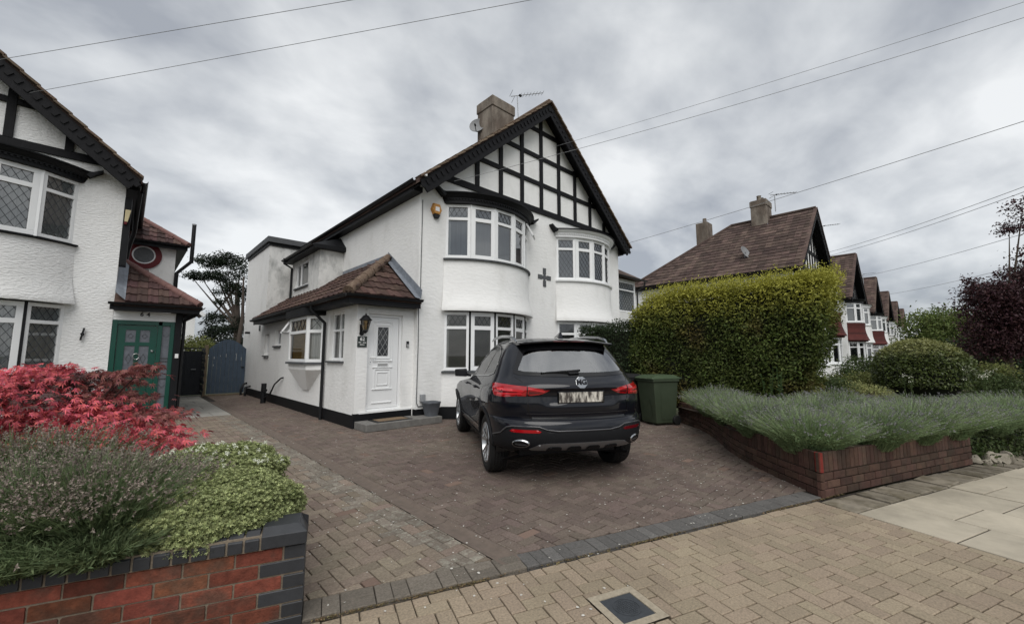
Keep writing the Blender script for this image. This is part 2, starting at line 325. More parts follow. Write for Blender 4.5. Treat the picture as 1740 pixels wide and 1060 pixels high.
# driveway
driveway = structure(MB().add([*[(*p_[:2], .004) for p_ in (pav(-.05,0), pav(4.85,0), (9.1,1.0), (9.1,8.4), (3.5,8.4), (3.5,19.2), (-.6,19.2), (-.6,3.2))]], [tuple(range(8))]).build('driveway', JOINT))
random.seed(5)
Pe = pav(0, .205); chx0, chx1 = 2.03, 2.22
edge_plane = hp(PV[0], PV[1], Pe[0], Pe[1])
def mat_left(x, y):
    if x > chx0-.34 and random.random() < .7: return BLK_LICHEN
    return BLK_RED if random.random() < .035 else BLK_LEFT
pave(driveway, [edge_plane, hp(-1,0,chx0,0), hp(1,0,-.55,0), hp(0,-1,0,12.3)], ((-.6, 2.1), (1.5, 12.4)), 0, (.013,.017), ZD, mat_left, limit=300, keep=lambda x, y: to_sv(x,y)[0] > -.35 or y > 4.2)
pave(driveway, [edge_plane, hp(1,0,chx1,0)], ((2.1, 9.2), (.4, 18.8)), 0, (.041,.03), ZD, lambda x, y: BLK_RED if random.random() < .02 else BLK_RIGHT, limit=300, jit=.0018,
     keep=lambda x, y: (x < 3.45 or y < 8.45) and x < 9.05 and (x < 5.4 or y > (x-5.3)*.62+.8))
# charcoal edge course
s = .0; pat = 0
while s < 4.78:
    m = BLK_EDGE if s > 1.35 else BLK_EDGE_L
    if pat % 2 == 0: rects = [(s, 0, s+.1, .2), (s+.1, 0, s+.2, .2)]
    else: rects = [(s, 0, s+.2, .1), (s, .1, s+.2, .2)]
    for r in rects:
        g = MB(); cx, cy, _ = pav((r[0]+r[2])/2, (r[1]+r[3])/2); hw, hh = (r[2]-r[0])/2, (r[3]-r[1])/2
        q = [(x*PU[0]+y*PV[0], x*PU[1]+y*PV[1]) for x, y in ((-hw,-hh),(hw,-hh),(hw,hh),(-hw,hh))]
        block(g, q, 0, gap=.003, dep=.07); link_obj('edge_block', g.mesh('edge_block', m), driveway, (cx, cy, ZD+random.gauss(0,.0015)), (random.gauss(0,.008), random.gauss(0,.008), 0))
    s += .2; pat += 1 if random.random() < .8 else 0
# drain channel between the two drives, in lengths
y = 2.17
while y < 15.5:
    ln = 1.0
    g = MB(); x0, x1 = chx0+.004, chx1-.004; z = ZD
    prof = [(x0, z), (x0+.03, z), (x0+.05, z-.012), (x1-.05, z-.012), (x1-.03, z), (x1, z)]
    g.add([(x, yy, zz) for yy in (y, y+ln-.005) for x, zz in prof], [(i, i+1, 7+i, 6+i) for i in range(5)]); g.build('drain_channel', CHANNEL, driveway); y += ln
# grey slabs in front of the gates
yy = 12.32
for r in range(7):
    xs = [.93, 1.40, 2.02] if r % 2 else [.93, 1.66, 2.02]
    if r == 0: xs = [.3] + xs
    for x0, x1 in zip(xs[:-1], xs[1:]):
        g = MB(); block(g, [(x0,yy),(x1,yy),(x1,yy+.87),(x0,yy+.87)], ZD+.004, gap=.006); g.build('paving_slab', SLAB_G, driveway)
    yy += .88
# specks of pale lichen and fallen petals over the paving
def specks():
    n = 4200; P = []
    while len(P) < n:
        x = RNG.uniform(-.4, 9); y = RNG.uniform(1.2, 12)
        s_, v_ = to_sv(x, y)
        if v_ < .02 and RNG.random() < .75: continue
        if x < 3.4 and abs(x-1.8) > .25 and RNG.random() < .55: continue
        if y > 8 and x > 3.4: continue
        if math.hypot(x-cov[0], y-cov[1]) < .2: continue
        P.append((x, y, (ZD if v_ > 0 else 0) + .003))
    P = np.array(P); sz = np.minimum(RNG.gamma(1.8, .0030, n)+.0012, .0105); a = RNG.uniform(0, 2*pi, n); V = []
    for k in range(5):
        rr = sz*RNG.uniform(.5, 1.2, n); t = a + 2*pi*k/5
        V.append(np.stack([P[:,0]+rr*np.cos(t), P[:,1]+rr*np.sin(t), P[:,2]+RNG.uniform(0,.002,n)], 1))
    V = np.stack(V, 1).reshape(-1, 3); F = np.arange(n*5).reshape(n, 5)
    o = bpy.data.objects.new('fallen_petals', np_mesh('fallen_petals', V, F, M('pale_specks', (.55,.53,.48), .9, .2, 50))); COL.objects.link(o)
    tag(stuff(o), 'pale petals and lichen specks scattered over the brown driveway', 'petals')
specks()
# moss and grit in the gap between driveway edge and pavement
def moss():
    n = 5200; s_ = RNG.uniform(.05, 5.2, n); dens = np.sin(s_*3.1)+np.sin(s_*7.7+1)+RNG.normal(0,.9,n); s_ = s_[dens > .15]; n = len(s_)
    v_ = RNG.normal(-.004, .007, n); sz = RNG.gamma(2, .0022, n)+.001; V = []
    P = np.array([pav(a, b) for a, b in zip(s_, v_)]); P[:,2] = RNG.uniform(0, .012, n); a = RNG.uniform(0, 6.3, n)
    for k in range(3):
        t = a+2.09*k; V.append(np.stack([P[:,0]+sz*np.cos(t), P[:,1]+sz*np.sin(t), P[:,2]+RNG.uniform(-.003,.006,n)], 1))
    V = np.stack(V, 1).reshape(-1,3)
    o = bpy.data.objects.new('moss', np_mesh('moss', V, np.arange(n*3).reshape(n,3), M('moss_and_grit', (.13,.098,.05), .95, .3, 60, rnd=.5, hue=.03))); COL.objects.link(o)
    tag(stuff(o), 'brown moss and grit in the joint along the driveway edge', 'moss')
moss()
# inspection cover
ic = thing('inspection_cover', 'small square grey inspection cover set in the buff pavement', 'manhole cover', (*cov, 0))
def sq(h, z): return [(cov[0]+a*h*PU[0]+b*h*PV[0], cov[1]+a*h*PU[1]+b*h*PV[1], z) for a, b in ((-1,-1),(1,-1),(1,1),(-1,1))]
g = MB(); o_, i_ = sq(.168,.003), sq(.117,.003); g.add(o_+i_+sq(.117,-.02)+sq(.168,-.03), [(k,(k+1)%4,4+(k+1)%4,4+k) for k in range(4)]+[(4+k,4+(k+1)%4,8+(k+1)%4,8+k) for k in range(4)]); g.build('collar', M('mortar_collar', (.33,.285,.215), .95, .25, 40, .003, 160), ic)
LID = M('grey_lid', (.045,.05,.056), .6, .2, 40, .001, 200)
g = MB(); g.prism([(p[0],p[1]) for p in sq(.114,0)], lambda u,v,d: (u,v,d), -.02, .001); lid = g.build('lid', LID, ic, bevel=.003)
g = MB(); g.lathe([(.083,.001),(.083,.004),(.076,.004),(.076,.001)], (*cov,0), n=40, caps=False); g.build('ring', LID, lid)
g = MB()
for i in range(-4, 5):
    for j in range(-4, 5):
        if math.hypot(i, j) > 4.2: continue
        c = (cov[0]+.016*(i*PU[0]+j*PV[0]), cov[1]+.016*(i*PU[1]+j*PV[1]), .002); e = PU if (i+j) % 2 else PV; f = PV if (i+j) % 2 else PU
        g.obox(c, (e[0]*.0075,e[1]*.0075,0), (f[0]*.002,f[1]*.002,0), (0,0,.002))
g.build('tread_ribs', LID, lid)

# ------------------------------------------------------------------ pixel helpers (1740 x 1060 photograph)
_fw = cam.rotation_euler.to_matrix() @ Vector((0,0,-1)); _rt = cam.rotation_euler.to_matrix() @ Vector((1,0,0)); _up = cam.rotation_euler.to_matrix() @ Vector((0,1,0))
def ray(px, py): return _fw*690 + _rt*(px-870) - _up*(py-530)
def at_y(px, py, y): d = ray(px, py); return Vector((0,0,1.48)) + d*(y/d.y)
def at_x(px, py, x): d = ray(px, py); return Vector((0,0,1.48)) + d*(x/d.x)
def at_z(px, py, z): d = ray(px, py); return Vector((0,0,1.48)) + d*((z-1.48)/d.z)
def at_d(px, py, dist): d = ray(px, py); return Vector((0,0,1.48)) + d*(dist/690)      # distance along the view axis

# ------------------------------------------------------------------ building pieces
def wall_panel(mb, p0, p1, z0, z1, ops=(), reveal=.1):
    """outer face from p0 to p1 (left to right from outside) with openings (u0,u1,za,zb) and their reveals"""
    p0, p1 = Vector((*p0, 0)), Vector((*p1, 0)); L_ = (p1-p0).length; t = (p1-p0)/L_; n = Vector((t.y, -t.x, 0))
    us = sorted({0, L_, *[o[0] for o in ops], *[o[1] for o in ops]}); zs = sorted({z0, z1, *[o[2] for o in ops], *[o[3] for o in ops]})
    P = lambda u, z, d=0: p0 + t*u - n*d + Vector((0,0,z))
    for a, b in zip(us[:-1], us[1:]):
        for c, d in zip(zs[:-1], zs[1:]):
            if any(o[0] <= a+1e-6 and o[1] >= b-1e-6 and o[2] <= c+1e-6 and o[3] >= d-1e-6 for o in ops): continue
            mb.add([P(a,c), P(b,c), P(b,d), P(a,d)], [(0,1,2,3)])
    for a, b, c, d in ops:
        for q in (((a,c),(b,c)), ((b,c),(b,d)), ((b,d),(a,d)), ((a,d),(a,c))):
            mb.add([P(*q[0]), P(*q[1]), P(*q[1],reveal), P(*q[0],reveal)], [(3,2,1,0)])
def frame_axes(p0, p1):
    p0, p1 = Vector((*p0, 0)), Vector((*p1, 0)); L_ = (p1-p0).length; t = (p1-p0)/L_; n = Vector((t.y, -t.x, 0)); return p0, t, n, L_
def lattice(mb, Pf, w, h, du, dv, r=.0062):
    """diamond leading over a w x h pane; Pf(u, v) gives points"""
    k = dv/du
    for sgn in (1, -1):
        c = -k*w if sgn > 0 else 0
        c = math.floor(c/dv)*dv
        while c < h + k*w:
            pts = []
            for u, v in ((0, c), (w, c+sgn*k*w)): pts.append((u, v))
            (u0, v0), (u1, v1) = pts; t0, t1 = 0., 1.; dvv = v1-v0
            for lo in (0, h):
                pass
            if abs(dvv) > 1e-9:
                ta, tb = sorted(((0-v0)/dvv, (h-v0)/dvv)); t0, t1 = max(0, ta), min(1, tb)
            if t1-t0 > .02:
                A, B = Pf(w*t0, v0+dvv*t0), Pf(w*t1, v0+dvv*t1); mb.bar(A, B, 2*r, r*1.2)
            c += dv
def window(parent, p0, p1, z0, z1, transom=None, mull=(), leads='', fr=.055, out=.0, depth=.06, glass=None, back=None, backd=.10, frame_mat=None, name='window', ld=(.13,.2), sash=True, simple=False):
    p0, t, n, L_ = frame_axes(p0, p1); P = lambda u, z, d=0: p0 + t*u + n*(out+d) + Vector((0,0,z)); H = z1-z0
    zt = z0 + H*transom if transom else None
    g = MB()
    def rail(u0, u1, za, zb, dep=depth, d0=0): g.obox(P((u0+u1)/2, (za+zb)/2, d0-dep/2), t*((u1-u0)/2), n*(dep/2), Vector((0,0,(zb-za)/2)))
    rail(0, L_, z0, z0+fr); rail(0, L_, z1-fr, z1); rail(0, fr, z0+fr, z1-fr); rail(L_-fr, L_, z0+fr, z1-fr)
    cols = [0, *[m*L_ for m in mull], L_]; rows = [z0] + ([zt] if zt else []) + [z1]
    for m in mull: rail(m*L_-fr*.45, m*L_+fr*.45, z0+fr, z1-fr)
    if zt:
        for a, b in zip(cols[:-1], cols[1:]): rail(a+fr*.9, b-fr*.9, zt-fr*.5, zt+fr*.5)
    w = g.build(name, frame_mat or UPVC, parent, bevel=0 if simple else .006)
    for ci, (a, b) in enumerate(zip(cols[:-1], cols[1:])):
        for ri, (c, d) in enumerate(zip(rows[:-1], rows[1:])):
            u0 = a + (fr if ci == 0 else fr*.45); u1 = b - (fr if ci == len(cols)-2 else fr*.45); v0 = c + (fr if ri == 0 else fr*.5); v1 = d - (fr if ri == len(rows)-2 else fr*.5)
            if u1-u0 < .03 or v1-v0 < .03: continue
            q = MB(); q.add([P(u0,v0,-depth*.6), P(u1,v0,-depth*.6), P(u1,v1,-depth*.6), P(u0,v1,-depth*.6)], [(0,1,2,3)]); q.build('pane', glass or GLASS, w)
            top = zt and ri == 1
            if leads == 'all' or (leads == 'top' and top):
                q = MB(); lattice(q, lambda u, v: P(u0+u, v0+v, -depth*.6+.003), u1-u0, v1-v0, *ld); q.build('leading', LEADS, w)
    if back is not None:
        q = MB(); q.add([P(0,z0,-backd), P(L_,z0,-backd), P(L_,z1,-backd), P(0,z1,-backd)], [(0,1,2,3)]); q.build('blind_or_room_shade', back, w)
    return w
def venetian(w_parent, p0, p1, z0, z1, out, mat):
    p0, t, n, L_ = frame_axes(p0, p1); g = MB(); z = z0
    while z < z1:
        c = p0 + t*(L_/2) + n*out + Vector((0,0,z)); g.obox(c, t*(L_/2), n*.010+Vector((0,0,.006)), Vector((0,0,.0012))); z += .026
    o = g.build('venetian_slats', mat, w_parent); stuff(o)
def arc(cx, fy, hw, s, n, off=0.):
    Rr = (hw*hw+s*s)/(2*s); a = math.asin(min(1, hw/Rr)); out = []
    for i in range(n+1):
        th = -a+2*a*i/n; r = Rr+off; out.append((cx+r*sin(th), min(fy+.02, fy-(r*cos(th)-(Rr-s)))))
    return out
def arc_band(mb, cx, fy, hw, s, n, prof, close=True):
    """sweep a profile of (offset, z) along the bow"""
    rows = [[(*p, z) for p in arc(cx, fy, hw, s, n, off)] for off, z in prof]; m = n+1
    b = [v for r in rows for v in r]; fs = [(i*m+k, i*m+k+1, (i+1)*m+k+1, (i+1)*m+k) for i in range(len(prof)-1) for k in range(n)]
    # end caps back to the wall
    mb.add(b, fs)
    for e in (0, n):
        ring = [rows[i][e] for i in range(len(prof))]; ring += [(ring[-1][0], fy+.02, ring[-1][2]), (ring[0][0], fy+.02, ring[0][2])]
        f = tuple(range(len(ring))); mb.add(ring, [f[::-1] if e else f])
def cap_arc(mb, cx, fy, hw, s, n, off, z, up=True):
    p = [(*q, z) for q in arc(cx, fy, hw, s, n, off)]; p = [(p[0][0], fy+.02, z)] + p + [(p[-1][0], fy+.02, z)]
    f = tuple(range(len(p))); mb.add(p, [f if up else f[::-1]])
def bay(house, cx, fy, hw=1.45, s=.65, n=5, z=None, cornice=BLACK, skirt='render', lower=None, upper=None, wall=RENDER, plinth=True, far=False, lz=(1.12,2.52), uz=(3.82,5.18), sills=SILL, leadu='top', leadl='top', post=BLACK, backs=(BLIND, ROOM_SHADE), only=None, skirt_mat=None, venet=False):
    NS = 20 if not far else 10
    g = MB(); arc_band(g, cx, fy, hw, s, NS, [(0,ZD),(0,lz[0]-.04)]); cap_arc(g, cx, fy, hw, s, NS, 0, lz[0]-.04)
    body = g.build('bay', wall, house, smooth=35)
    g = MB(); z0 = lz[1]
    arc_band(g, cx, fy, hw, s, NS, [(-.12,z0+.03),(.125,z0+.015),(.13,z0+.045),(.10,z0+.15),(.06,z0+.30),(.025,z0+.5),(.008,z0+.8),(0,uz[0]-.05)]); cap_arc(g, cx, fy, hw, s, NS, 0, uz[0]-.05); g.build('bay_skirt', skirt_mat or wall, house, smooth=50)
    if plinth:
        g = MB(); arc_band(g, cx, fy, hw, s, NS, [(.012,ZD),(.012,.30),(0,.305)]); g.build('plinth', BLACK, house, smooth=35)
    for zz, nm in ((lz[0]-.04, 0), (uz[0]-.05, 1)):
        g = MB(); arc_band(g, cx, fy, hw, s, NS, [(0,zz-.005),(.06,zz),(.065,zz+.035),(-.06,zz+.05)]); g.build('window_sill', sills, house, smooth=40)
    # cornice with a flat lead roof
    zc = uz[1]
    g = MB(); arc_band(g, cx, fy, hw, s, NS, [(-.05,zc-.01),(.03,zc),(.03,zc+.10),(.06,zc+.105),(.06,zc+.125),(.10,zc+.15),(.14,zc+.19),(.15,zc+.215)]); cap_arc(g, cx, fy, hw, s, NS, .15, zc+.215); g.build('cornice', cornice, house, smooth=30)
    g = MB(); arc_band(g, cx, fy, hw, s, NS, [(.12,zc+.21),(.175,zc+.213),(.18,zc+.24),(-.35,zc+.29)]); cap_arc(g, cx, fy, hw, s, NS, -.35, zc+.29); g.build('bay_roof', BLACK, house, smooth=30)
    if not far:
        g = MB()
        for i in range(44):
            a = arc(cx, fy, hw, s, 88, .035); p, q = a[2*i], a[2*i+1]; g.bar((p[0],p[1],zc+.085), (q[0],q[1],zc+.085), .05, .035)
        stuff(g.build('dentils', cornice, house))
        for sx in (-1, 1):          # upturned ends of the cornice
            x = cx+sx*(hw+.1); g = MB(); g.prism([(0,zc+.12),(.20*sx,zc+.29),(.20*sx,zc+.335),(.05*sx,zc+.25),(-.12*sx,zc+.235)], lambda u,v,d: (x+u, d, v), fy-.16, fy+.01); g.build('cornice_end', BLACK, house)
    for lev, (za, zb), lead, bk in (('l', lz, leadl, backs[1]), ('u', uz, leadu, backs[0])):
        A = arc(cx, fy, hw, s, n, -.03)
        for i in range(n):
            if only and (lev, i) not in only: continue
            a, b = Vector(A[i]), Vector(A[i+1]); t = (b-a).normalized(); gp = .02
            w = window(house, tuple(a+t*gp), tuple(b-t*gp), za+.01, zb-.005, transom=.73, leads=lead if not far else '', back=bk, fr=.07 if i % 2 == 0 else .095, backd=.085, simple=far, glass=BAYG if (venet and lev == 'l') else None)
            if venet and lev == 'l': venetian(w, tuple(a+t*.06), tuple(b-t*.06), za+.06, zb-.05, -.062, SLAT)
        g = MB()
        for i in range(n+1):
            p = A[i]; g.box(p[0]-.022, p[1]-.005, za, p[0]+.022, p[1]+.07, zb)
        g.build('mullion_posts', post if lev == 'l' else UPVC, house)
def beam_list(parent, segs, mat=TIMBER, name='timber'):
    for p, q, w, h, side in segs:
        g = MB(); g.bar(p, q, w, h, side); g.build(name, mat, parent, bevel=.006)
def tile_field(parent, org, along, upv, nrm, nA, nU, tw, gauge, mat, inside, single=False, name='roof_tile', thick=.022, stag=False, wave=False):
    """overlapping tiles: org bottom-left, along/upv unit vectors"""
    org, along, upv, nrm = Vector(org), Vector(along).normalized(), Vector(upv).normalized(), Vector(nrm).normalized(); J = MB(); shared = None
    for r in range(nU):
        for c in range(nA):
            u = (c + (.5 if stag and r % 2 else 0))*tw; v = r*gauge
            cpt = org + along*(u+tw/2) + upv*(v+gauge/2)
            if not inside(cpt): continue
            z0, z1 = thick + .012, thick*.25
            if wave:
                hs = [0, .4, 1, .4, 0, 0]; us = [0, .12, .27, .42, .54, .97]
                vs = []
                for vv, zz in ((0, z0), (gauge*1.08, z1)):
                    vs += [along*(tw*k) + upv*vv + nrm*(zz+h_*.022) for k, h_ in zip(us, hs)]
                vs += [along*(tw*k) + nrm*(-.004) for k in us]
                fs = [(i, i+1, 7+i, 6+i) for i in range(5)] + [(12+i, 13+i, i+1, i) for i in range(5)]
            else:
                w = tw*.975
                vs = [nrm*z0, along*w+nrm*z0, along*w+upv*gauge*1.06+nrm*z1, upv*gauge*1.06+nrm*z1, nrm*-.004, along*w+nrm*-.004, along*w+upv*gauge, upv*gauge]
                fs = [(0,1,2,3), (4,5,1,0), (5,6,2,1), (7,4,0,3)]
            p = org + along*u + upv*v
            jt = nrm*random.gauss(0,.002)
            if single:
                if shared is None: g = MB(); g.add(vs, fs); shared = g.mesh(name, mat)
                off = Vector(OFF.get(parent.name, (0,0,0))); link_obj(name, shared, parent, p+jt-off, (random.gauss(0,.006), random.gauss(0,.006), random.gauss(0,.006)))
            else: J.add([q+p+jt for q in vs], fs)
    if J.v: stuff(J.build(name+'s', mat, parent))
def gutter(parent, pts, r=.055, mat=BLACKP, name='gutter'):
    g = MB(); pts = [Vector(p) for p in pts]
    for p, q in zip(pts[:-1], pts[1:]):
        t = (q-p).normalized(); sd = t.cross(Vector((0,0,1))).normalized(); prof = [(r*cos(a), r*sin(a)) for a in [pi+k*pi/8 for k in range(9)]]
        pr2 = prof + [(x*.86, y*.86) for x, y in prof[::-1]]
        g.prism(pr2, lambda u, v, d: (p if d == 0 else q) + sd*u + Vector((0,0,v)), 0, 1)
    return g.build(name, mat, parent, smooth=40)
def pipe(parent, pts, r=.034, mat=BLACKP, name='downpipe', n=10):
    g = MB(); g.tube(pts, r, n); return g.build(name, mat, parent, smooth=50)

SLAT = M('blind_slat', (.55,.53,.48), .6, .1, 3)
SLOPE = .85; HALF = 4.2; ZA = 9.22; OVH = 4.46; ZE = ZA - SLOPE*OVH
def semi(label, cx, fy, depth=7.9, far=0, bays=(1,1), styles=None, group=None, name='semi_detached_house', rail0=5.8, overhang=.36, rendermat=RENDER, panel_style='grid', tiles=(0,0), wallz0=0., side_ops=()):
    H = thing(name, label, 'house', (cx, fy, 0), group); x0, x1, yb = cx-HALF, cx+HALF, fy+depth
    zw = ZA - SLOPE*HALF - .14; apexw = ZA-.17
    g = MB(); wall_panel(g, (x0,fy), (x1,fy), wallz0, zw); wall_panel(g, (x1,fy), (x1,yb), wallz0, zw); wall_panel(g, (x1,yb), (x0,yb), wallz0, zw); wall_panel(g, (x0,yb), (x0,fy), wallz0, zw, side_ops)
    g.add([(x0,fy,zw),(x1,fy,zw),(cx,fy,apexw)], [(0,1,2)]); g.build('wall', rendermat, H)
    # roof shell: gable in front, hip behind
    yf = fy-overhang; yr = yb+.25; hy = yr-OVH; e = OVH; zt = lambda x: ZA - SLOPE*abs(x)
    g = MB(); T = .11
    for dz in (0, -T):
        g.add([(cx-e,yf,ZE+dz),(cx,yf,ZA+dz),(cx,hy,ZA+dz),(cx-e,yr,ZE+dz),(cx+e,yf,ZE+dz),(cx+e,yr,ZE+dz)], [(0,1,2,3)[::-1] if dz == 0 else (0,1,2,3), (1,4,5,2)[::-1] if dz == 0 else (1,4,5,2), (3,2,5)[::-1] if dz == 0 else (3,2,5)])
    g.add([(cx-e,yf,ZE),(cx-e,yf,ZE-T),(cx,yf,ZA-T),(cx,yf,ZA),(cx+e,yf,ZE-T),(cx+e,yf,ZE),(cx-e,yr,ZE),(cx-e,yr,ZE-T),(cx+e,yr,ZE),(cx+e,yr,ZE-T)], [(0,1,2,3),(3,2,4,5),(0,6,7,1),(5,4,9,8),(6,8,9,7)])
    roof = g.build('roof', TILE_F, H)
    sl = sqrt(1+SLOPE**2)
    for sx, mode in ((-1, tiles[0]), (1, tiles[1])):
        if not mode: continue
        up = Vector((-sx, 0, SLOPE))/sl; al = Vector((0,1,0)); nr = Vector((sx*SLOPE, 0, 1))/sl
        tw, ga = (.30, .315)
        def ins(p): a = abs(p.x-cx); return a > .05 and p.y < yr - (OVH-a) - .1
        tile_field(roof, (cx+sx*e, yf, ZE+.004), al, up, nr, int((yr-yf)/tw), int(e*sl/ga), tw, ga, TILE_F, ins, wave=(mode == 2))
    g = MB(); g.tube([(cx,yf-.01,ZA+.01),(cx,hy,ZA+.01)], .10, 8); g.build('ridge', TILE_F if far else RIDGE, roof, smooth=50)
    # hips
    for sx in (-1, 1):
        g = MB(); g.tube([(cx,hy,ZA+.0),(cx+sx*e,yr,ZE)], .09, 8); g.build('hip_ridge', TILE_F, roof, smooth=50)
    # bargeboards
    for sx in (-1, 1):
        up = Vector((-sx, 0, SLOPE))/sl; nr = Vector((sx*SLOPE,0,1))/sl; A = Vector((cx+sx*(e-.02), yf-.03, ZE)); B = Vector((cx, yf-.03, ZA)); w = .30
        g = MB(); a0, b0 = A - nr*.06, B - nr*.0 + Vector((0,0,-.08))
        g.add([A+Vector((0,d,-.05)) if i in (0,) else v+Vector((0,d,0)) for d in (0,.05) for i, v in enumerate([A+Vector((0,0,-.06)), B+Vector((0,0,-.06)), B+Vector((0,0,-.06-w*sl)), A-nr*(w+.02)+Vector((0,0,-.05))])],
              [(0,1,2,3),(4,7,6,5),(0,4,5,1),(3,2,6,7),(0,3,7,4),(1,5,6,2)]); bb = g.build('bargeboard', TIMBER, H, bevel=.005)
        if far < 2:
            g = MB(); n_ = 34
            for i in range(n_):
                f = (i+.5)/n_; c = A.lerp(B, f) + Vector((0,-.012,-.06-.12*sl)); g.obox(c, up*.035, Vector((0,.010,0)), nr*.055)
            stuff(g.build('scallops', TIMBER, bb))
        if far:
            g = MB(); g.bar(A+Vector((0,.03,.012)), B+Vector((0,.03,.012)), .16, .05, (0,1,0)); g.build('verge', TILE_F, roof)
        else:
            nv_ = 19
            for i in range(nv_):
                p_, q_ = A.lerp(B, i/nv_), A.lerp(B, (i+1.05)/nv_); g = MB(); g.bar(p_+nr*.030+Vector((0,.06,0)), q_+nr*.006+Vector((0,.06,0)), .25, .045, (0,1,0)); g.build('verge_tile', VERGE if i % 3 else RIDGE, roof)
        # soffit behind the board
        g = MB(); g.bar(A+Vector((0,(overhang)/2+.05,-.16)), B+Vector((0,overhang/2+.05,-.16)), overhang-.06, .03, (0,1,0)); g.build('soffit', TIMBER, H)
    # half timbering
    segs = []; yt = fy-.022
    und = lambda x: ZA - SLOPE*abs(x-cx) - .30
    hx = lambda z: (ZA-.30-z)/SLOPE
    if panel_style == 'grid':
        for k in range(4):
            z = rail0-.07 + k*.85; w = hx(z)+.12
            if w > .1: segs.append(((cx-w,yt,z),(cx+w,yt,z), .045, .17 if k == 0 else .13, (0,1,0)))
        for k in range(-4, 5):
            x = cx-.05+k*.83; zt_ = und(x)
            if zt_ > rail0+.05: segs.append(((x,yt-.006,rail0), (x,yt-.006,zt_+.08), .13, .045, (1,0,0)))
    else:
        for k in range(3):
            z = rail0 + k*1.05; w = hx(z)+.1; segs.append(((cx-w,yt,z),(cx+w,yt,z), .045, .16, (0,1,0)))
        for k in range(-5, 6):
            x = cx+k*.62
            if und(x) > rail0+.1: segs.append(((x,yt-.006,rail0),(x,yt-.006,und(x)+.05), .11, .045, (1,0,0)))
        for k in (-2.4,-1.2,1.2,2.4):
            segs.append(((cx+k-.3,yt-.003,rail0),(cx+k+.3,yt-.003,rail0+1.0), .09, .04, (0,0,1)))
    beam_list(H, segs)
    # gutters with fascia
    for sx in (-1, 1):
        g = MB(); g.box(cx+sx*(HALF), fy-.1, ZE-.20, cx+sx*(e-.03), yb, ZE-.08); g.build('fascia', BLACK, H)
        gutter(H, [(cx+sx*(e+.04),yf+.1,ZE+.0),(cx+sx*(e+.04),yr,ZE+.0)], .06)
    # chimney
    c = Vector((cx-.1, fy+2.05)); g = MB(); w, d = .50, .40
    g.box(c.x-w, c.y-d, ZA-1.0, c.x+w, c.y+d, ZA+1.0); ch = g.build('chimney', BRICKC, H, bevel=.02)
    g = MB(); g.box(c.x-w-.03, c.y-d-.03, ZA+.62, c.x+w+.03, c.y+d+.03, ZA+.96); g.build('chimney_band', BRICKC, ch, bevel=.02)
    if far:
        for k in (-.25, .2):
            g = MB(); g.lathe([(.12,0),(.11,.26),(.13,.3),(.09,.3)], (c.x+k, c.y, ZA+.98), n=10); g.build('chimney_pot', BRICKC, ch, smooth=40)
    g = MB(); g.prism([(-w-.05,-.5),(w+.05,-.5),(w+.05,.06),(-w-.05,.06)], lambda u,v,dd: (c.x+u, dd, ZA-.12+v-SLOPE*abs(u)*.9), c.y-d-.04, c.y-d-.01); g.build('flashing', LEAD, ch)
    st = styles or [{}, {}]
    for sx, on, kw in ((-1, bays[0], st[0]), (1, bays[1], st[1])):
        if on: bay(H, cx+sx*2.07, fy, far=far > 0, wall=rendermat, **kw)
    g = MB(); 
    if wallz0 < .2: g.box(x0-.012, fy-.014, 0, x1+.012, fy+.1, .30); g.build('plinth', BLACK, H)
    return H

# ------------------------------------------------------------------ writing
def text_mesh(body, size, ext=.002, bold=0):
    cu = bpy.data.curves.new('lettering', 'FONT'); cu.body = body; cu.size = size; cu.extrude = ext; cu.align_x = 'CENTER'; cu.align_y = 'CENTER'; cu.resolution_u = 3; cu.offset = bold
    o = bpy.data.objects.new('lettering', cu); COL.objects.link(o); dg = bpy.context.evaluated_depsgraph_get(); me = bpy.data.meshes.new_from_object(o.evaluated_get(dg)); bpy.data.objects.remove(o); return me
def text_on(parent, body, size, loc, right, up, mat, name='lettering', bold=0, ext=.002):
    me = text_mesh(body, size, ext, bold); me.materials.clear(); me.materials.append(mat); r, u = Vector(right).normalized(), Vector(up).normalized(); n = r.cross(u)
    m = Matrix((r, u, n)).transposed().to_4x4(); off = Vector(OFF.get(parent.name, (0,0,0))); m.translation = Vector(loc)-off; me.transform(m)
    return link_obj(name, me, parent)
WHITE = M('white_paint', (.8,.8,.79), .6, .03, 5)
# ------------------------------------------------------------------ the semi-detached pair in the middle
MX, MY = 8.92, 8.1
XW = MX-HALF                                              # its left flank, x = 4.72
main = semi('white semi-detached pair with black timbered gable behind the parked car', MX, MY, rail0=5.9,
    styles=[dict(venet=True, backs=(BLIND, ROOM_SHADE)), dict(cornice=UPVC, leadu='all', leadl='all', sills=UPVC, post=UPVC, backs=(BLIND, ROOM_SHADE))], tiles=(0,0))
# side extension under a lean-to roof, its porch in front
ex, ey0, ey1, zg = 3.41, 8.24, 16.0, 2.66
side = [(1.14-.47+.0, 0, 0, 0)]
ywin = lambda y: ey1 - y                                  # along the flank, from the back to the front
ops_side = [(ywin(9.78), ywin(8.92), 1.38, 2.46), (ywin(15.85), ywin(15.30), 1.50, 2.20), (ywin(14.58), ywin(13.90), 1.80, 2.28)]
g = MB(); wall_panel(g, (ex, ey1), (ex, ey0), .0, zg+.12, ops_side, .13)
wall_panel(g, (ex, ey0), (XW, ey0), .0, zg+.12, [(.24, 1.03, .33, 2.36)], .12); g.build('side_extension', RENDER, main)
g = MB(); g.box(ex-.012, ey0-.012, 0, XW-.02, ey0+.06, .31); g.box(ex-.012, ey0+.06, 0, ex+.1, 18.6, .28); g.build('plinth', BLACK, main)
g = MB(); g.box(ex+.1, ey0-.02, .30, XW-.03, ey0+.12, .335); g.build('threshold', UPVC, main)
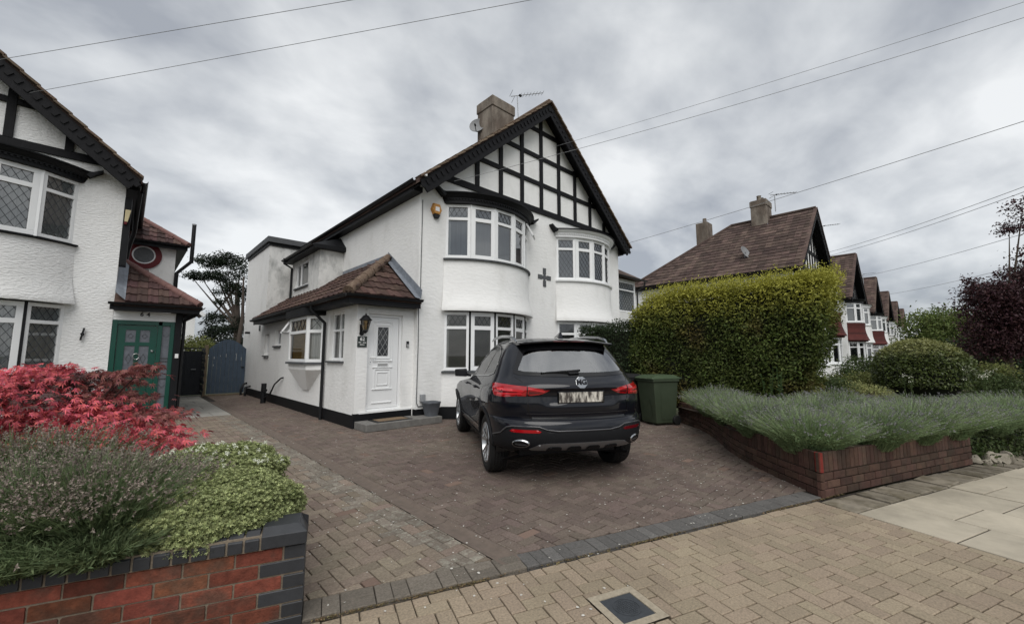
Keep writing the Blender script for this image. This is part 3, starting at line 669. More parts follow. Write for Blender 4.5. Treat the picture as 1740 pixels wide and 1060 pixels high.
window(main, (ex, 9.78), (ex, 8.92), 1.38, 2.46, transom=.62, mull=(.5,), out=-.08, back=CURTAIN, fr=.05, backd=.10, glass=CLEARG)
window(main, (ex, 15.85), (ex, 15.30), 1.50, 2.20, out=-.08, back=BLIND, fr=.05)
window(main, (ex, 14.58), (ex, 13.90), 1.80, 2.28, out=-.08, back=BLIND, fr=.05)
for a, b, z in ((9.84,8.86,1.36), (15.9,15.25,1.48), (14.64,13.84,1.78)):
    g = MB(); g.box(ex-.06, a, z-.04, ex+.06, b, z); g.build('window_sill', SILL, main)
# oriel window on the flank
oy0, oy1, od = 12.35, 10.15, .30
pts = [(ex, oy0), (ex-od, oy0-.45), (ex-od, oy1+.30), (ex, oy1)]
AMBER = M('amber_blind', (.50,.32,.12), .7, .25, 3, stretch=(1,1,8))
for k in range(3):
    a, b = pts[k], pts[k+1]; window(main, a, b, 1.32, 2.44, transom=.66, leads='top', back=AMBER if k == 1 else CURTAIN, fr=.075, glass=CLEARG, name='oriel_window', ld=(.30,.34))
g = MB()
for zz, oo in ((1.32, .05),):
    P4 = [(ex+.05, oy0+.06), (ex-od-.05, oy0-.43), (ex-od-.05, oy1+.28), (ex+.05, oy1-.06)]
    g.prism(P4, lambda u, v, d: (u, v, d), 1.27, 1.318)
g.build('window_sill', SILL, main)
g = MB(); P4 = [(ex, oy0-.02), (ex-od+.02, oy0-.46), (ex-od+.02, oy1+.31), (ex, oy1+.02)]; cy_ = (oy0+oy1)/2; n4 = 4
low = [(ex, cy_+.24), (ex-.05, cy_+.2), (ex-.05, cy_-.2), (ex, cy_-.24)]
g.add([(*p, 1.27) for p in P4]+[(*p, 1.14) for p in P4]+[(*p, .62) for p in low], [(i, i+1, 5+i, 4+i) for i in range(3)]+[(4+i, 5+i, 9+i, 8+i) for i in range(3)]+[(8,9,10,11)]); g.build('oriel_base', RENDER, main)
g = MB(); P4 = [(ex+.02, oy0+.1), (ex-od-.09, oy0-.4), (ex-od-.09, oy1+.25), (ex+.02, oy1-.1)]; g.prism(P4, lambda u,v,d: (u,v,d), 2.44, 2.64); g.build('oriel_head', BLACK, main)
# open top sash of the oriel
g = MB(); c = Vector((ex-od*.5-.12, oy0-.22, 2.22)); t = Vector((-.55,-.83,0)); o_ = Vector((-.83,.55,0)); dn = (o_*.55+Vector((0,0,-.83))).normalized()
for a, b, hw_, hh in ((-.21,0,.03,.17),(.21,0,.03,.17)): g.obox(c+t*a, t*hw_, dn*hh, t.cross(dn)*.02)
for b in (-.15,.15): g.obox(c+dn*b, t*.24, dn*.03, t.cross(dn)*.0195)
g.build('open_sash', UPVC, main)
# lean-to roof with a hip over the porch
ex0 = 3.08; gy0 = 7.93; zt = 3.92; apex = Vector((XW, 9.62, zt)); e0 = Vector((ex0, gy0, zg+.03)); sl_ = (zt-zg-.03)/(XW-ex0)
g = MB(); A_ = [e0, Vector((ex0, ey1+.25, zg+.03)), Vector((XW, ey1+.25, zt)), apex, Vector((XW, gy0, zg+.03))]
g.add([p-Vector((0,0,.0)) for p in A_]+[p-Vector((0,0,.07)) for p in A_], [(0,3,2,1), (0,4,3), (5,6,7,8), (5,8,9), (0,1,6,5), (4,0,5,9)])
lr = g.build('lean_to_roof', TILE, main)
upv = Vector((XW-ex0, 0, zt-zg-.03)).normalized(); nr = Vector((-upv.z, 0, upv.x))
hipx = lambda y: ex0 + (XW-ex0)*(y-gy0)/(apex.y-gy0)
tile_field(lr, (ex0-.02, gy0, zg+.045), (0,1,0), upv, nr, 28, 7, .295, .30, TILE, lambda p: p.x < XW-.06 and (p.y > apex.y or p.x < hipx(p.y)+.06), single=True, wave=True)
upf = Vector((0, apex.y-gy0, zt-zg-.03)).normalized(); nf = Vector((0, -upf.z, upf.y))
tile_field(lr, (ex0, gy0-.02, zg+.045), (1,0,0), upf, nf, 6, 7, .29, .30, TILE, lambda p: p.x > hipx(p.y)-.06 and p.x < XW-.13, single=True, wave=True)
for k in range(6):
    g = MB(); a = e0.lerp(apex, k/6)+Vector((0,0,.05)); b = e0.lerp(apex, (k+1.06)/6)+Vector((0,0,.058)); g.tube([a, b], [.115,.098], 10); g.build('hip_tile', RIDGE, lr, smooth=50)
g = MB(); g.add([(XW-.004, gy0+.02, zg+.08), (XW-.004, apex.y, zt+.06), (XW-.004, apex.y+.02, zt+.22), (XW-.004, gy0-.02, zg+.28), (XW-.16, gy0, zg+.10), (XW-.16, apex.y-.12, zt+.0)], [(0,3,2,1), (4,0,1,5)]); g.build('flashing', LEAD, lr)
g = MB(); g.add([(XW-.005, apex.y, zt+.02), (XW-.005, ey1, zt+.02), (XW-.005, ey1, zt+.15), (XW-.005, apex.y, zt+.15), (XW-.14, apex.y, zt-.05), (XW-.14, ey1, zt-.05)], [(0,1,2,3), (4,5,1,0)]); g.build('flashing', LEAD, lr)
g = MB(); g.box(ex0+.02, gy0+.03, zg-.14, ex0+.05, ey1+.2, zg-.0); g.box(ex0+.02, gy0+.02, zg-.14, XW-.01, gy0+.05, zg-.0); g.box(ex0+.05, gy0+.05, zg-.125, ex, ey1+.2, zg-.10); g.box(ex0+.05, gy0+.05, zg-.13, XW-.02, ey0, zg-.105); g.build('fascia', BLACK, main)
gutter(main, [(ex0-.04, ey1+.25, zg+.02), (ex0-.04, gy0-.05, zg+.03)]); gutter(main, [(ex0-.06, gy0-.04, zg+.035), (XW+.0, gy0-.04, zg+.05)])
pipe(main, [(ex0-.03, 10.02, zg), (ex0-.03, 10.02, zg-.12), (ex-.06, 9.96, zg-.42), (ex-.06, 9.96, 1.5), (ex-.06, 9.96, ZD)], .036)
# first-floor closet projection with its own small roof
dx, dy0, dy1, dz = 4.02, 12.66, 15.42, 4.70
g = MB(); wall_panel(g, (dx, dy1), (dx, dy0), 3.2, dz, [(.45, 1.75, 3.72, 4.56)], .1); wall_panel(g, (dx, dy0), (XW, dy0), 3.2, dz); wall_panel(g, (XW, dy1), (dx, dy1), 3.2, dz); g.build('closet_wall', RENDER_D, main)
window(main, (dx, dy1-.45), (dx, dy1-1.75), 3.72, 4.56, out=-.03, back=CURTAIN, fr=.07, mull=(.35,))
g = MB(); g.box(dx-.05, dy1-1.82, 3.67, dx+.05, dy1-.38, 3.715); g.build('window_sill', SILL, main)
g = MB(); g.add([(dx-.24,dy0-.2,dz-.04),(XW,dy0-.2,dz-.04),(XW,dy1+.2,dz-.04),(dx-.24,dy1+.2,dz-.04),(dx-.24,dy0-.2,dz+.07),(XW,dy0-.2,dz+.09),(XW,dy1+.2,dz+.5),(dx-.24,dy1+.2,dz+.07),(XW,dy0+.3,dz+.5)], [(0,3,2,1),(0,1,5,4),(3,0,4,7),(4,8,6,7),(4,5,8),(2,3,7,6)]); g.build('closet_roof', BLACK, main, bevel=.01)
gutter(main, [(dx-.28, dy1+.2, dz+.07), (dx-.28, dy0-.2, dz+.07)], .05)
pipe(main, [(dx-.30, dy1-.1, dz+.1), (dx-.30, dy1-.1, dz-.08), (dx-.05, dy1-.1, dz-.22), (dx-.05, dy1-.1, 3.3)], .036)
# rear extension with a flat roof
ry0, ry1, rz = 16.0, 19.45, 5.50
g = MB(); wall_panel(g, (ex-.0, ry1), (ex-.0, ry0), 0, rz); g.build('rear_extension', RENDER, main)
g = MB(); wall_panel(g, (ex, ry0), (XW+2, ry0), 2.6, rz); g.build('stained_wall', RENDER_D, main); g = MB(); wall_panel(g, (XW+4, ry1), (ex, ry1), 0, rz); g.build('rear_wall', RENDER_D, main)
g = MB(); g.box(ex-.10, ry0-.12, rz-.06, XW+4, ry1+.1, rz+.14); g.build('flat_roof', SILL, main, bevel=.01)
g = MB(); g.box(ex-.04, ry0-.05, rz-.16, XW+4, ry1+.05, rz-.055); g.build('fascia', BLACK, main)
# plumbing on the flank
pipe(main, [(ex-.22, 14.6, ZD), (ex-.22, 14.6, .62)], .075, name='gully_pipe'); pipe(main, [(ex-.22, 14.55, .18), (ex-.14, 14.2, .3), (ex-.1, 13.9, .62), (ex-.06, 13.4, .82), (ex, 13.35, .84)], .022, name='waste_pipe')
pipe(main, [(ex-.22, 14.6, .42), (ex-.22, 14.36, .42)], .05, name='pipe_joint')
pipe(main, [(ex+.01, 18.2, .45), (ex-.12, 18.15, .42), (ex-.2, 18.1, .2), (ex-.2, 18.1, ZD)], .04, name='waste_pipe'); pipe(main, [(ex+.01, 17.6, .36), (ex-.14, 17.58, .34), (ex-.17, 17.56, ZD)], .04, name='waste_pipe')
pipe(main, [(ex+.01, 18.3, 2.35), (ex-.16, 18.3, 2.35)], .045, name='flue')
g = MB(); g.box(ex-.035, 16.6, 2.35, ex, 16.72, 2.55); g.build('vent', SILL, main)
# front door
dxl, dxr, dzb, dzt = 3.65, 4.44, .335, 2.36; dyf = ey0+.075
g = MB(); f_ = .055
for b in ((dxl,dzb,dxl+f_,dzt),(dxr-f_,dzb,dxr,dzt),(dxl+f_,dzt-f_,dxr-f_,dzt),(dxl+f_,dzb,dxr-f_,dzb+.04)): g.box(b[0], dyf-.02, b[1], b[2], dyf+.05, b[3])
g.build('door_frame', UPVC, main, bevel=.005)
sx0, sx1, sz0, sz1 = dxl+f_+.006, dxr-f_-.006, dzb+.046, dzt-f_-.006; gx0, gx1, gz0, gz1 = 3.90, 4.145, 1.47, 2.09
g = MB(); wall_panel(g, (sx0, dyf), (sx1, dyf), sz0, sz1, [(gx0-sx0, gx1-sx0, gz0, gz1)], .03); door = g.build('front_door', UPVC, main); 
g = MB(); g.add([(gx0,dyf+.015,gz0),(gx1,dyf+.015,gz0),(gx1,dyf+.015,gz1),(gx0,dyf+.015,gz1)], [(0,1,2,3)]); g.build('pane', GLASS_D, door)
g = MB(); g.add([(gx0,dyf+.029,gz0),(gx1,dyf+.029,gz0),(gx1,dyf+.029,gz1),(gx0,dyf+.029,gz1)], [(0,1,2,3)]); g.build('blind_or_room_shade', ROOM_SHADE, door)  # dark sheet behind the door pane, painted as the unlit hall
g = MB(); lattice(g, lambda u, v: Vector((gx0+u, dyf+.012, gz0+v)), gx1-gx0, gz1-gz0, .12, .2, .004); g.build('leading', M('pale_cames', (.45,.46,.46), .4, 0), door)
def moulding(x0, x1, z0, z1, w=.022, d=.014):
    g = MB(); g.box(x0,dyf-d,z0,x1,dyf+.001,z0+w); g.box(x0,dyf-d,z1-w,x1,dyf+.001,z1); g.box(x0,dyf-d,z0+w,x0+w,dyf+.001,z1-w); g.box(x1-w,dyf-d,z0+w,x1,dyf+.001,z1-w); g.build('panel_moulding', UPVC, door, bevel=.005)
moulding(gx0-.05, gx1+.05, gz0-.06, gz1+.05); moulding(3.84, 4.21, .78, 1.20); moulding(3.90, 4.15, .85, 1.13, .014); moulding(gx0-.10, gx1+.10, gz0-.13, gz1+.12, .016)
for z in (1.36, .76, .48, 1.22):
    g = MB(); g.box(3.80, dyf-.02, z, 4.25, dyf+.001, z+.022); g.build('panel_moulding', UPVC, door, bevel=.006)
g = MB()
for k in range(9):
    a0, a1 = pi*(.22+.56*k/9), pi*(.22+.56*(k+1)/9); c0 = Vector((4.022, dyf-.006, 1.93)); r_ = .31
    g.bar(c0+Vector((r_*cos(a0),0,r_*sin(a0))), c0+Vector((r_*cos(a1),0,r_*sin(a1))), .014, .02, (0,1,0))
g.build('arched_moulding', UPVC, door)
g = MB(); g.box(3.90,dyf-.012,1.25,4.15,dyf+.001,1.325); lb = g.build('letterbox', UPVC, door, bevel=.004); g = MB(); g.box(3.912,dyf-.016,1.262,4.138,dyf-.011,1.313); g.build('letterbox_flap', M('satin_grey', (.35,.35,.35), .35, .05), lb, bevel=.003)
g = MB(); g.box(sx0+.02,dyf-.012,1.30,sx0+.05,dyf,1.50); hd_ = g.build('handle', UPVC, door, bevel=.004); g = MB(); g.tube([(sx0+.035,dyf-.01,1.44),(sx0+.035,dyf-.05,1.44),(sx0+.14,dyf-.05,1.44)], .01, 8); g.build('lever', UPVC, hd_, smooth=50); g = MB(); g.lathe([(.009,0),(.009,.01)], (sx0+.035,dyf-.012,1.345), (0,-1,0), 10); g.build('lock', LEADS, hd_)
# door hood moulding
g = MB(); g.box(3.60, ey0-.03, 2.40, 4.52, ey0, 2.46); g.box(3.66, ey0-.015, 2.365, 4.47, ey0, 2.40); g.build('door_hood', RENDER, main, bevel=.006)
# cable and conduit by the corner
g = MB(); g.tube([(XW+.06, MY-.012, 5.1), (XW+.055, MY-.012, 2.9), (XW+.02, MY-.012, 2.72), (XW+.03, MY-.012, 1.7), (XW+.02, MY-.012, .45), (XW+.06, MY-.014, .36), (XW+.2, MY-.014, .36)], .009, 6); g.build('cable', LEADS, main, smooth=60)
g = MB(); g.box(XW+.10, MY-.07, .46, XW+.22, MY, .62); g.build('meter_box', M('grey_box', (.28,.29,.30), .6, .1), main, bevel=.01)
# painted cross
for a, b in (((9.02-.05,3.67),(9.02+.05,3.95)),((8.80,3.76),(9.24,3.86))): pass
cxx, czz = 9.0, 3.82
for dx_, dz_ in ((0,.19),(0,-.19),(.19,0),(-.19,0)):
    g = MB(); w_, h_ = (.065,.095) if dx_ == 0 else (.095,.065); g.box(cxx+dx_-w_, MY-.02, czz+dz_-h_, cxx+dx_+w_, MY-.0, czz+dz_+h_); g.build('cross_arm', SILL, main, bevel=.004)
g = MB(); g.obox((cxx,MY-.01,czz), Vector((.055,0,.055)), Vector((-.055,0,.055)), Vector((0,.0095,0))); g.build('cross_centre', SILL, main, bevel=.004)
# open fanlight of the first-floor bay and a bracket under the verge
A = arc(MX-2.07, MY, 1.45, .65, 5, .0); a, b = Vector((*A[4],0)), Vector((*A[5],0)); t = (b-a).normalized(); n_ = Vector((t.y,-t.x,0)); c = (a+b)/2 + n_*.11 + Vector((0,0,4.98)); dn = (n_*.5+Vector((0,0,-.86))).normalized()
g = MB()
for k in (-.2,.2): g.obox(c+t*k, t*.03, dn*.2, t.cross(dn)*.02)
for k in (-.17,.17): g.obox(c+dn*k, t*.23, dn*.03, t.cross(dn)*.0195)
g.build('open_fanlight', UPVC, main)
g = MB(); g.box(4.56, MY-.45, 5.48, 4.62, MY-.38, 5.58); g.build('bracket', UPVC, main)
# the other half's side wing with its own roof, set back behind the corner
wy_ = MY+.75; wx_ = at_y(1079, 490, wy_).x
g = MB(); wall_panel(g, (13.1,wy_), (wx_,wy_), 0, 4.62); wall_panel(g, (wx_,wy_), (wx_,wy_+5), 0, 4.62); g.build('side_wing', RENDER, main)
window(main, (13.3, wy_), (wx_-.12, wy_), 3.25, 4.5, transom=.72, leads='all', back=ROOM_SHADE, out=.05)
g = MB(); g.prism([(13.25,3.2),(wx_-.05,3.2),(wx_-.45,2.35),(13.5,2.35)], lambda u,v,d: (u, wy_-d*(.12 if v > 3 else .02), v), 0, 1); g.build('oriel_base', RENDER, main)
g = MB(); g.add([(13.0,wy_-.3,4.66),(wx_+.35,wy_-.3,4.66),(wx_+.35,wy_+5,4.66),(13.0,wy_+5,4.66),(13.0,wy_+1.2,5.75),(13.0,wy_+5,5.75)], [(0,3,2,1),(0,1,4),(1,2,5,4)]); g.build('wing_roof', TILE_F, main)
gutter(main, [(13.0,wy_-.33,4.66),(wx_+.4,wy_-.33,4.66)]); pipe(main, [(wx_+.3,wy_-.3,4.6),(wx_+.3,wy_-.28,4.45),(wx_+.06,wy_-.06,4.2),(wx_+.06,wy_-.06,1)], .036)
# ------------------------------------------------------------------ small things on and by the house
st = thing('doorstep', 'low grey concrete step in front of the white door', 'step', (4.2, 7.9, ZD))
g = MB(); g.box(3.42, 7.66, ZD, 5.14, 8.22, .165); g.build('tread', CONC, st, bevel=.012)
dm = thing('doormat', 'brown doormat with black rubber border on the step', 'doormat', (4.1, 7.94, .165))
g = MB(); g.box(3.68, 7.74, .165, 4.46, 8.17, .177); g.build('border', BLACKP, dm, bevel=.004); g = MB(); g.box(3.75, 7.80, .17, 4.39, 8.11, .183); g.build('coir', M('coir', (.17,.12,.075), .95, .3, 60, .003, 200), dm)
POTM = M('grey_planter', (.115,.125,.14), .7, .2, 8, .001, 60)
pt = thing('plant_pot', 'grey square tapered plant pot standing at the end of the doorstep', 'pot', (4.98, 7.86, .165))
g = MB(); c = (4.98, 7.86)
def ring4(h, z, r=.05):
    o_ = []
    for k in range(4):
        for j in range(4):
            a = pi/2*k + pi/2*j/3; o_.append((c[0]+(h-r)*(1 if k in (0,3) else -1)+r*cos(a), c[1]+(h-r)*(1 if k in (0,1) else -1)+r*sin(a), z))
    return o_
rows = [ring4(.115,.166), ring4(.16,.44), ring4(.165,.445), ring4(.165,.475), ring4(.14,.475), ring4(.13,.40)]
g.add([p for r in rows for p in r], [(i*16+k, i*16+(k+1)%16, (i+1)*16+(k+1)%16, (i+1)*16+k) for i in range(5) for k in range(16)]+[tuple(range(16))[::-1]]); pot = g.build('pot', POTM, pt, smooth=40)
g = MB(); g.add(ring4(.133,.41), [tuple(range(16))]); g.build('soil', SOIL, pt)
# wall lantern
lt = thing('wall_lantern', 'black lantern with amber glass beside the white door', 'lantern', (3.50, ey0, 2.0)); lx, ly, lz = 3.52, ey0-.16, 2.06
g = MB(); g.box(3.465, ey0-.03, 1.95, 3.515, ey0, 2.12); g.tube([(3.49,ey0-.03,1.97),(3.49,ey0-.1,1.93),(lx,ly,1.955)], .014, 8); g.lathe([(.035,0),(.05,.02)], (3.49,ey0-.028,1.935), (0,-1,0), 10); g.build('bracket', BLACKP, lt, smooth=40)
g = MB(); g.lathe([(.012,1.93),(.03,1.95),(.055,1.98),(.05,2.0)], (lx,ly,0), n=6); g.build('base', BLACKP, lt)
g = MB(); g.lathe([(.05,2.0),(.10,2.20)], (lx,ly,0), n=6, caps=False); g.build('lantern_glass', glass_mat('amber_glass', (.75,.62,.4), .06), lt)
g = MB()
for k in range(6):
    a = pi/3*k; u = Vector((0,0,1)).orthogonal().normalized(); w = Vector((0,0,1)).cross(u); d = u*cos(a)+w*sin(a); g.bar(Vector((lx,ly,2.0))+d*.052, Vector((lx,ly,2.2))+d*.102, .009, .009)
g.build('glazing_bars', BLACKP, lt)
g = MB(); g.lathe([(.125,2.195),(.125,2.21),(.085,2.25),(.06,2.29),(.02,2.305),(.012,2.33),(.0,2.35)], (lx,ly,0), n=12); g.build('cap', BLACKP, lt, smooth=40)
g = MB(); g.lathe([(.018,2.0),(.022,2.06),(.03,2.1),(.0,2.14)], (lx,ly,0), n=10); g.build('bulb', M('bulb', (.7,.65,.55), .3, 0), lt, smooth=60)
# number plaque
pq = thing('house_plaque', 'dark grey square plaque reading 62 beside the white door', 'sign', (3.52, ey0, 1.75)); PLQ = M('slate_plaque', (.035,.045,.042), .5, .15, 20)
g = MB(); g.box(3.425, ey0-.018, 1.655, 3.625, ey0-.001, 1.875); pl = g.build('plate', PLQ, pq, bevel=.003)
text_on(pl, '62', .105, (3.525, ey0-.019, 1.818), (1,0,0), (0,0,1), WHITE, bold=.002)
g = MB()                                           # two lines of small lettering too worn to read
for x, z, w_ in ((3.480,1.752,.072),(3.575,1.748,.078),(3.528,1.706,.105)):
    n_ = int(w_/.012)
    for k in range(n_): hh = .012 if k else .017; g.box(x-w_/2+k*.012, ey0-.0205, z-.011, x-w_/2+k*.012+.009, ey0-.018, z-.011+hh+.004*((k*7) % 3))
stuff(g.build('small_lettering', WHITE, pl))
bl = thing('doorbell', 'slim black and silver video doorbell right of the white door', 'doorbell', (4.56, ey0, 1.7)); g = MB(); g.box(4.535, ey0-.03, 1.66, 4.595, ey0-.001, 1.80); b_ = g.build('case', BLACKP, bl, bevel=.01); g = MB(); g.box(4.543, ey0-.034, 1.665, 4.587, ey0-.028, 1.735); g.build('front_plate', M('silver', (.5,.5,.5), .3, .03, metal=.6), b_, bevel=.004)
# alarm box
al = thing('alarm_box', 'orange hexagonal alarm box with black base high on the white wall', 'alarm box', (5.14, MY, 4.9)); ORG = M('orange_plastic', (.48,.23,.055), .45, .08, 4)
g = MB(); hexp = [(.15,0),(.085,.17),(-.085,.17),(-.15,0),(-.085,-.12),(.085,-.12)]; g.prism(hexp, lambda u,v,d: (5.14+u*(1-.18*d), MY-.001-.085*d, 4.93+v*(1-.18*d)), 0, 1); ab = g.build('case', ORG, al, bevel=.008)
g = MB(); g.prism([(-.088,-.115),(-.05,-.20),(.05,-.20),(.088,-.115)], lambda u,v,d: (5.14+u, MY-.002-.08*d, 4.93+v), 0, 1); g.build('strobe', BLACKP, al, bevel=.006); g = MB(); g.box(5.085, MY-.09, 4.895, 5.195, MY-.085, 5.0); g.build('label_panel', WHITE, ab)
# aerial and dish on the chimney
ALU = M('aluminium', (.30,.31,.32), .45, .1, 5, metal=.6)
def aerial(label, base, top, dirv, length, n, group='roof aerials', thickr=.012):
    t_ = thing('tv_aerial', label, 'aerial', base, group); g = MB(); g.tube([base, top], thickr*1.3, 6); g.build('mast', ALU, t_)
    d = Vector(dirv).normalized(); T_ = Vector(top); g = MB(); g.tube([T_-d*.25, T_+d*length], thickr, 6); boom = g.build('boom', ALU, t_); sd = d.cross(Vector((0,0,1))).normalized(); u = sd.cross(d)
    for k in range(n):
        p = T_ + d*(length*(.12+.86*k/(n-1))); g = MB(); g.tube([p-sd*.13, p+sd*.13], thickr*.55, 5); g.build('element', ALU, boom)
    for s_ in (-.12,.12):
        g = MB(); g.tube([T_-d*.2-sd*.2+u*s_, T_-d*.2+sd*.2+u*s_], thickr*.6, 5); g.build('reflector', ALU, boom)
    g = MB(); g.box(T_.x+d.x*.12-.05, T_.y+d.y*.12-.03, T_.z+d.z*.12-.04, T_.x+d.x*.12+.05, T_.y+d.y*.12+.03, T_.z+d.z*.12+.02); g.build('dipole_box', BLACKP, boom); return t_
b0 = at_y(881, 196, MY+1.75); t0 = at_y(879, 163, MY+1.75)
aerial('thin aerial on a mast beside the large chimney', tuple(b0-Vector((0,0,.3))), tuple(t0), (.86,-.42,.30), 1.05, 8)
c = at_y(811, 213, MY+2.35); ds = thing('satellite_dish', 'round grey satellite dish fixed to the left of the large chimney', 'satellite dish', tuple(c)); DN = Vector((-.80,-.55,.25)).normalized()
g = MB(); prof = [(.01,.07),(.10,.062),(.2,.04),(.28,.008),(.285,0),(.28,-.012),(.2,.025),(.1,.048),(.01,.056)]; g.lathe([(r, -h) for r, h in prof], c, DN, 24, caps=False); g.build('reflector', M('grey_dish', (.22,.225,.23), .6, .1), ds, smooth=60)
g = MB(); g.tube([c-DN*.05-Vector((0,0,.2)), c+DN*.12-Vector((0,0,.33)), c+DN*.30-Vector((0,0,.20))], .014, 6); g.build('feed_arm', BLACKP, ds); g = MB(); g.tube([c-DN*.08, c-DN*.12+Vector((.12,0,-.1)), c+Vector((.30,.1,-.15))], .02, 6); g.build('bracket', BLACKP, ds); g = MB(); g.lathe([(.03,0),(.035,.08)], c+DN*.30-Vector((0,0,.20)), -DN, 8); g.build('feed_horn', BLACKP, ds)

# ------------------------------------------------------------------ the neighbour on the left, number 64
LX, LY = -4.47, 12.5; LW = LX+HALF                          # its right flank, x = -.27
GREEN = M('green_gloss', (.003,.058,.040), .3, .08, 3, spec=.5); FROST = M('frosted_glass', (.12,.13,.15), .2, .25, 12, spec=.5); MAROON = M('maroon_paint', (.11,.008,.012), .5, .1, 4); CREAM = M('cream_plastic', (.55,.47,.28), .5, .1)
left = semi('white rough-rendered house on the left with green front door', LX, LY, rail0=5.8, rendermat=RENDER_R, bays=(0,1), styles=[{}, dict(leadu='all', leadl='all', post=BLACK, backs=(CURTAIN, CURTAIN), sills=BLACK)], overhang=.40)
px0, px1, pyf = LW, .90, 12.52; ex1 = 1.21; gyl = 12.20; zgl = 2.60; ztl = 3.80; apl = Vector((LW, 13.85, ztl))
g = MB(); g.box(px1-.10, pyf-.05, ZD, px1+.03, pyf+.12, zgl); g.build('porch_post', BLACK, left, bevel=.006)
g = MB(); wall_panel(g, (px1, pyf), (px1, 15.9), 0, zgl); g.build('porch_side', BLACK, left)
g = MB(); g.box(px0, pyf-.01, 2.27, px1-.10, pyf+.08, 2.47); g.build('name_board', UPVC, left); bd = left
g = MB(); g.box(px0, pyf-.018, 2.34, px1-.10, pyf-.009, 2.355); g.build('board_groove', RENDER, left)
text_on(left, '6', .13, (.20, pyf-.014, 2.41), (1,0,0), (0,0,1), BLACKP, name='number_six', bold=.003); text_on(left, '4', .13, (.31, pyf-.014, 2.41), (1,0,0), (0,0,1), BLACKP, name='number_four', bold=.003)
g = MB(); fy_ = pyf+.02
for b in ((px0,.15,px0+.09,2.27),(.50,.15,.58,2.27),(px1-.18,.15,px1-.10,2.27),(px0+.09,2.17,px1-.18,2.27)): g.box(b[0], fy_-.03, b[1], b[2], fy_+.06, b[3])
df = g.build('door_frame', GREEN, left, bevel=.006)
dl0, dl1 = px0+.10, .495; ops = [(.13-.0, .30, 1.78, 2.06), (.37, .54, 1.78, 2.06), (.13, .30, 1.13, 1.70), (.37, .54, 1.13, 1.70)]
g = MB(); wall_panel(g, (dl0, fy_), (dl1, fy_), .17, 2.16, ops, .03); gd = g.build('green_door', GREEN, left)
for a, b, c_, d in ops:
    g = MB(); g.add([(dl0+a,fy_+.02,c_),(dl0+b,fy_+.02,c_),(dl0+b,fy_+.02,d),(dl0+a,fy_+.02,d)], [(0,1,2,3)]); g.build('pane', FROST, gd)
    m_ = dl0+(a+b)/2; h_ = (d-c_); g = MB()
    for sx in (-1,1): g.tube([(m_,fy_+.016,c_+h_*.3),(m_+sx*.045,fy_+.016,c_+h_*.5),(m_,fy_+.016,c_+h_*.68)], .004, 5)
    g.build('leading', LEADS, gd)
for a, b in ((.12,.31),(.36,.55)):
    g = MB(); g.box(dl0+a,fy_-.012,.40,dl0+b,fy_+.002,.92); g.build('door_panel', GREEN, gd, bevel=.012)
g = MB(); th = [2*pi*k/18 for k in range(19)]; g.tube([(dl0+.335+.055*cos(a),fy_-.03,1.46+.065*sin(a)) for a in th], .011, 6); g.build('knocker', M('chrome', (.6,.6,.6), .2, 0, metal=.9), gd, smooth=60)
g = MB(); g.lathe([(.035,0),(.03,.02),(.012,.04)], (dl0+.60,fy_,1.58), (0,-1,0), 12); g.build('lock', MATS['chrome'], gd, smooth=40); g = MB(); g.box(dl0+.20,fy_-.015,1.0,dl0+.48,fy_,1.06); g.build('letterbox', MATS['chrome'], gd, bevel=.004)
g = MB(); g.add([(.58,fy_+.01,.20),(px1-.18,fy_+.01,.20),(px1-.18,fy_+.01,2.17),(.58,fy_+.01,2.17)], [(0,1,2,3)]); sp = g.build('side_light', FROST, left)
for z in (.55,.95,1.35,1.42): 
    g = MB(); g.bar((.58,fy_,z),(px1-.18,fy_,z), .012, .02, (0,1,0)); g.build('glazing_bar', LEADS, sp)
for z in (.75,1.15,1.9):
    g = MB(); g.tube([(.60,fy_,z+.06),(.65,fy_,z),(.70,fy_,z+.06)], .004, 5); g.build('leading', LEADS, sp)
g = MB(); g.box(px1-.06, pyf-.07, 1.42, px1+.005, pyf-.05, 1.52); g.build('bell_push', WHITE, left, bevel=.004)
g = MB(); g.box(px0-.1, 11.95, ZD, px1-.1, pyf, .15); g.build('porch_step', CONC, left, bevel=.01)
# porch roof, hipped, red-brown tiles
e0l = Vector((ex1, gyl, zgl+.03)); g = MB(); A_ = [Vector((LW,gyl,zgl+.03)), e0l, Vector((ex1,16.2,zgl+.03)), Vector((LW,16.2,ztl)), apl]
g.add(list(A_)+[p-Vector((0,0,.07)) for p in A_], [(0,1,4),(1,2,3,4),(9,6,5),(9,8,7,6),(0,5,6,1),(1,6,7,2)]); pr = g.build('porch_roof', TILE_RED, left)
upf = Vector((0, apl.y-gyl, ztl-zgl-.03)).normalized(); nf = Vector((0,-upf.z,upf.y)); hxl = lambda y: ex1+(LW-ex1)*(y-gyl)/(apl.y-gyl)
tile_field(pr, (LW+.17, gyl-.02, zgl+.045), (1,0,0), upf, nf, 8, 6, .185, .33, TILE_RED, lambda p: p.x < hxl(p.y)+.05, single=True, wave=True)
g = MB(); g.add([(LW+.17,gyl,zgl+.09),(LW+.17,apl.y-.1,ztl+.03),(LW,apl.y,ztl+.16),(LW,gyl,zgl+.25)], [(0,1,2,3)]); g.build('flashing', LEAD, pr)
for k in range(5):
    g = MB(); a = e0l.lerp(apl, k/5)+Vector((0,0,.05)); b = e0l.lerp(apl, (k+1.05)/5)+Vector((0,0,.056)); g.tube([a,b], [.085,.075], 10); g.build('hip_tile', RIDGE_RED, pr, smooth=50)
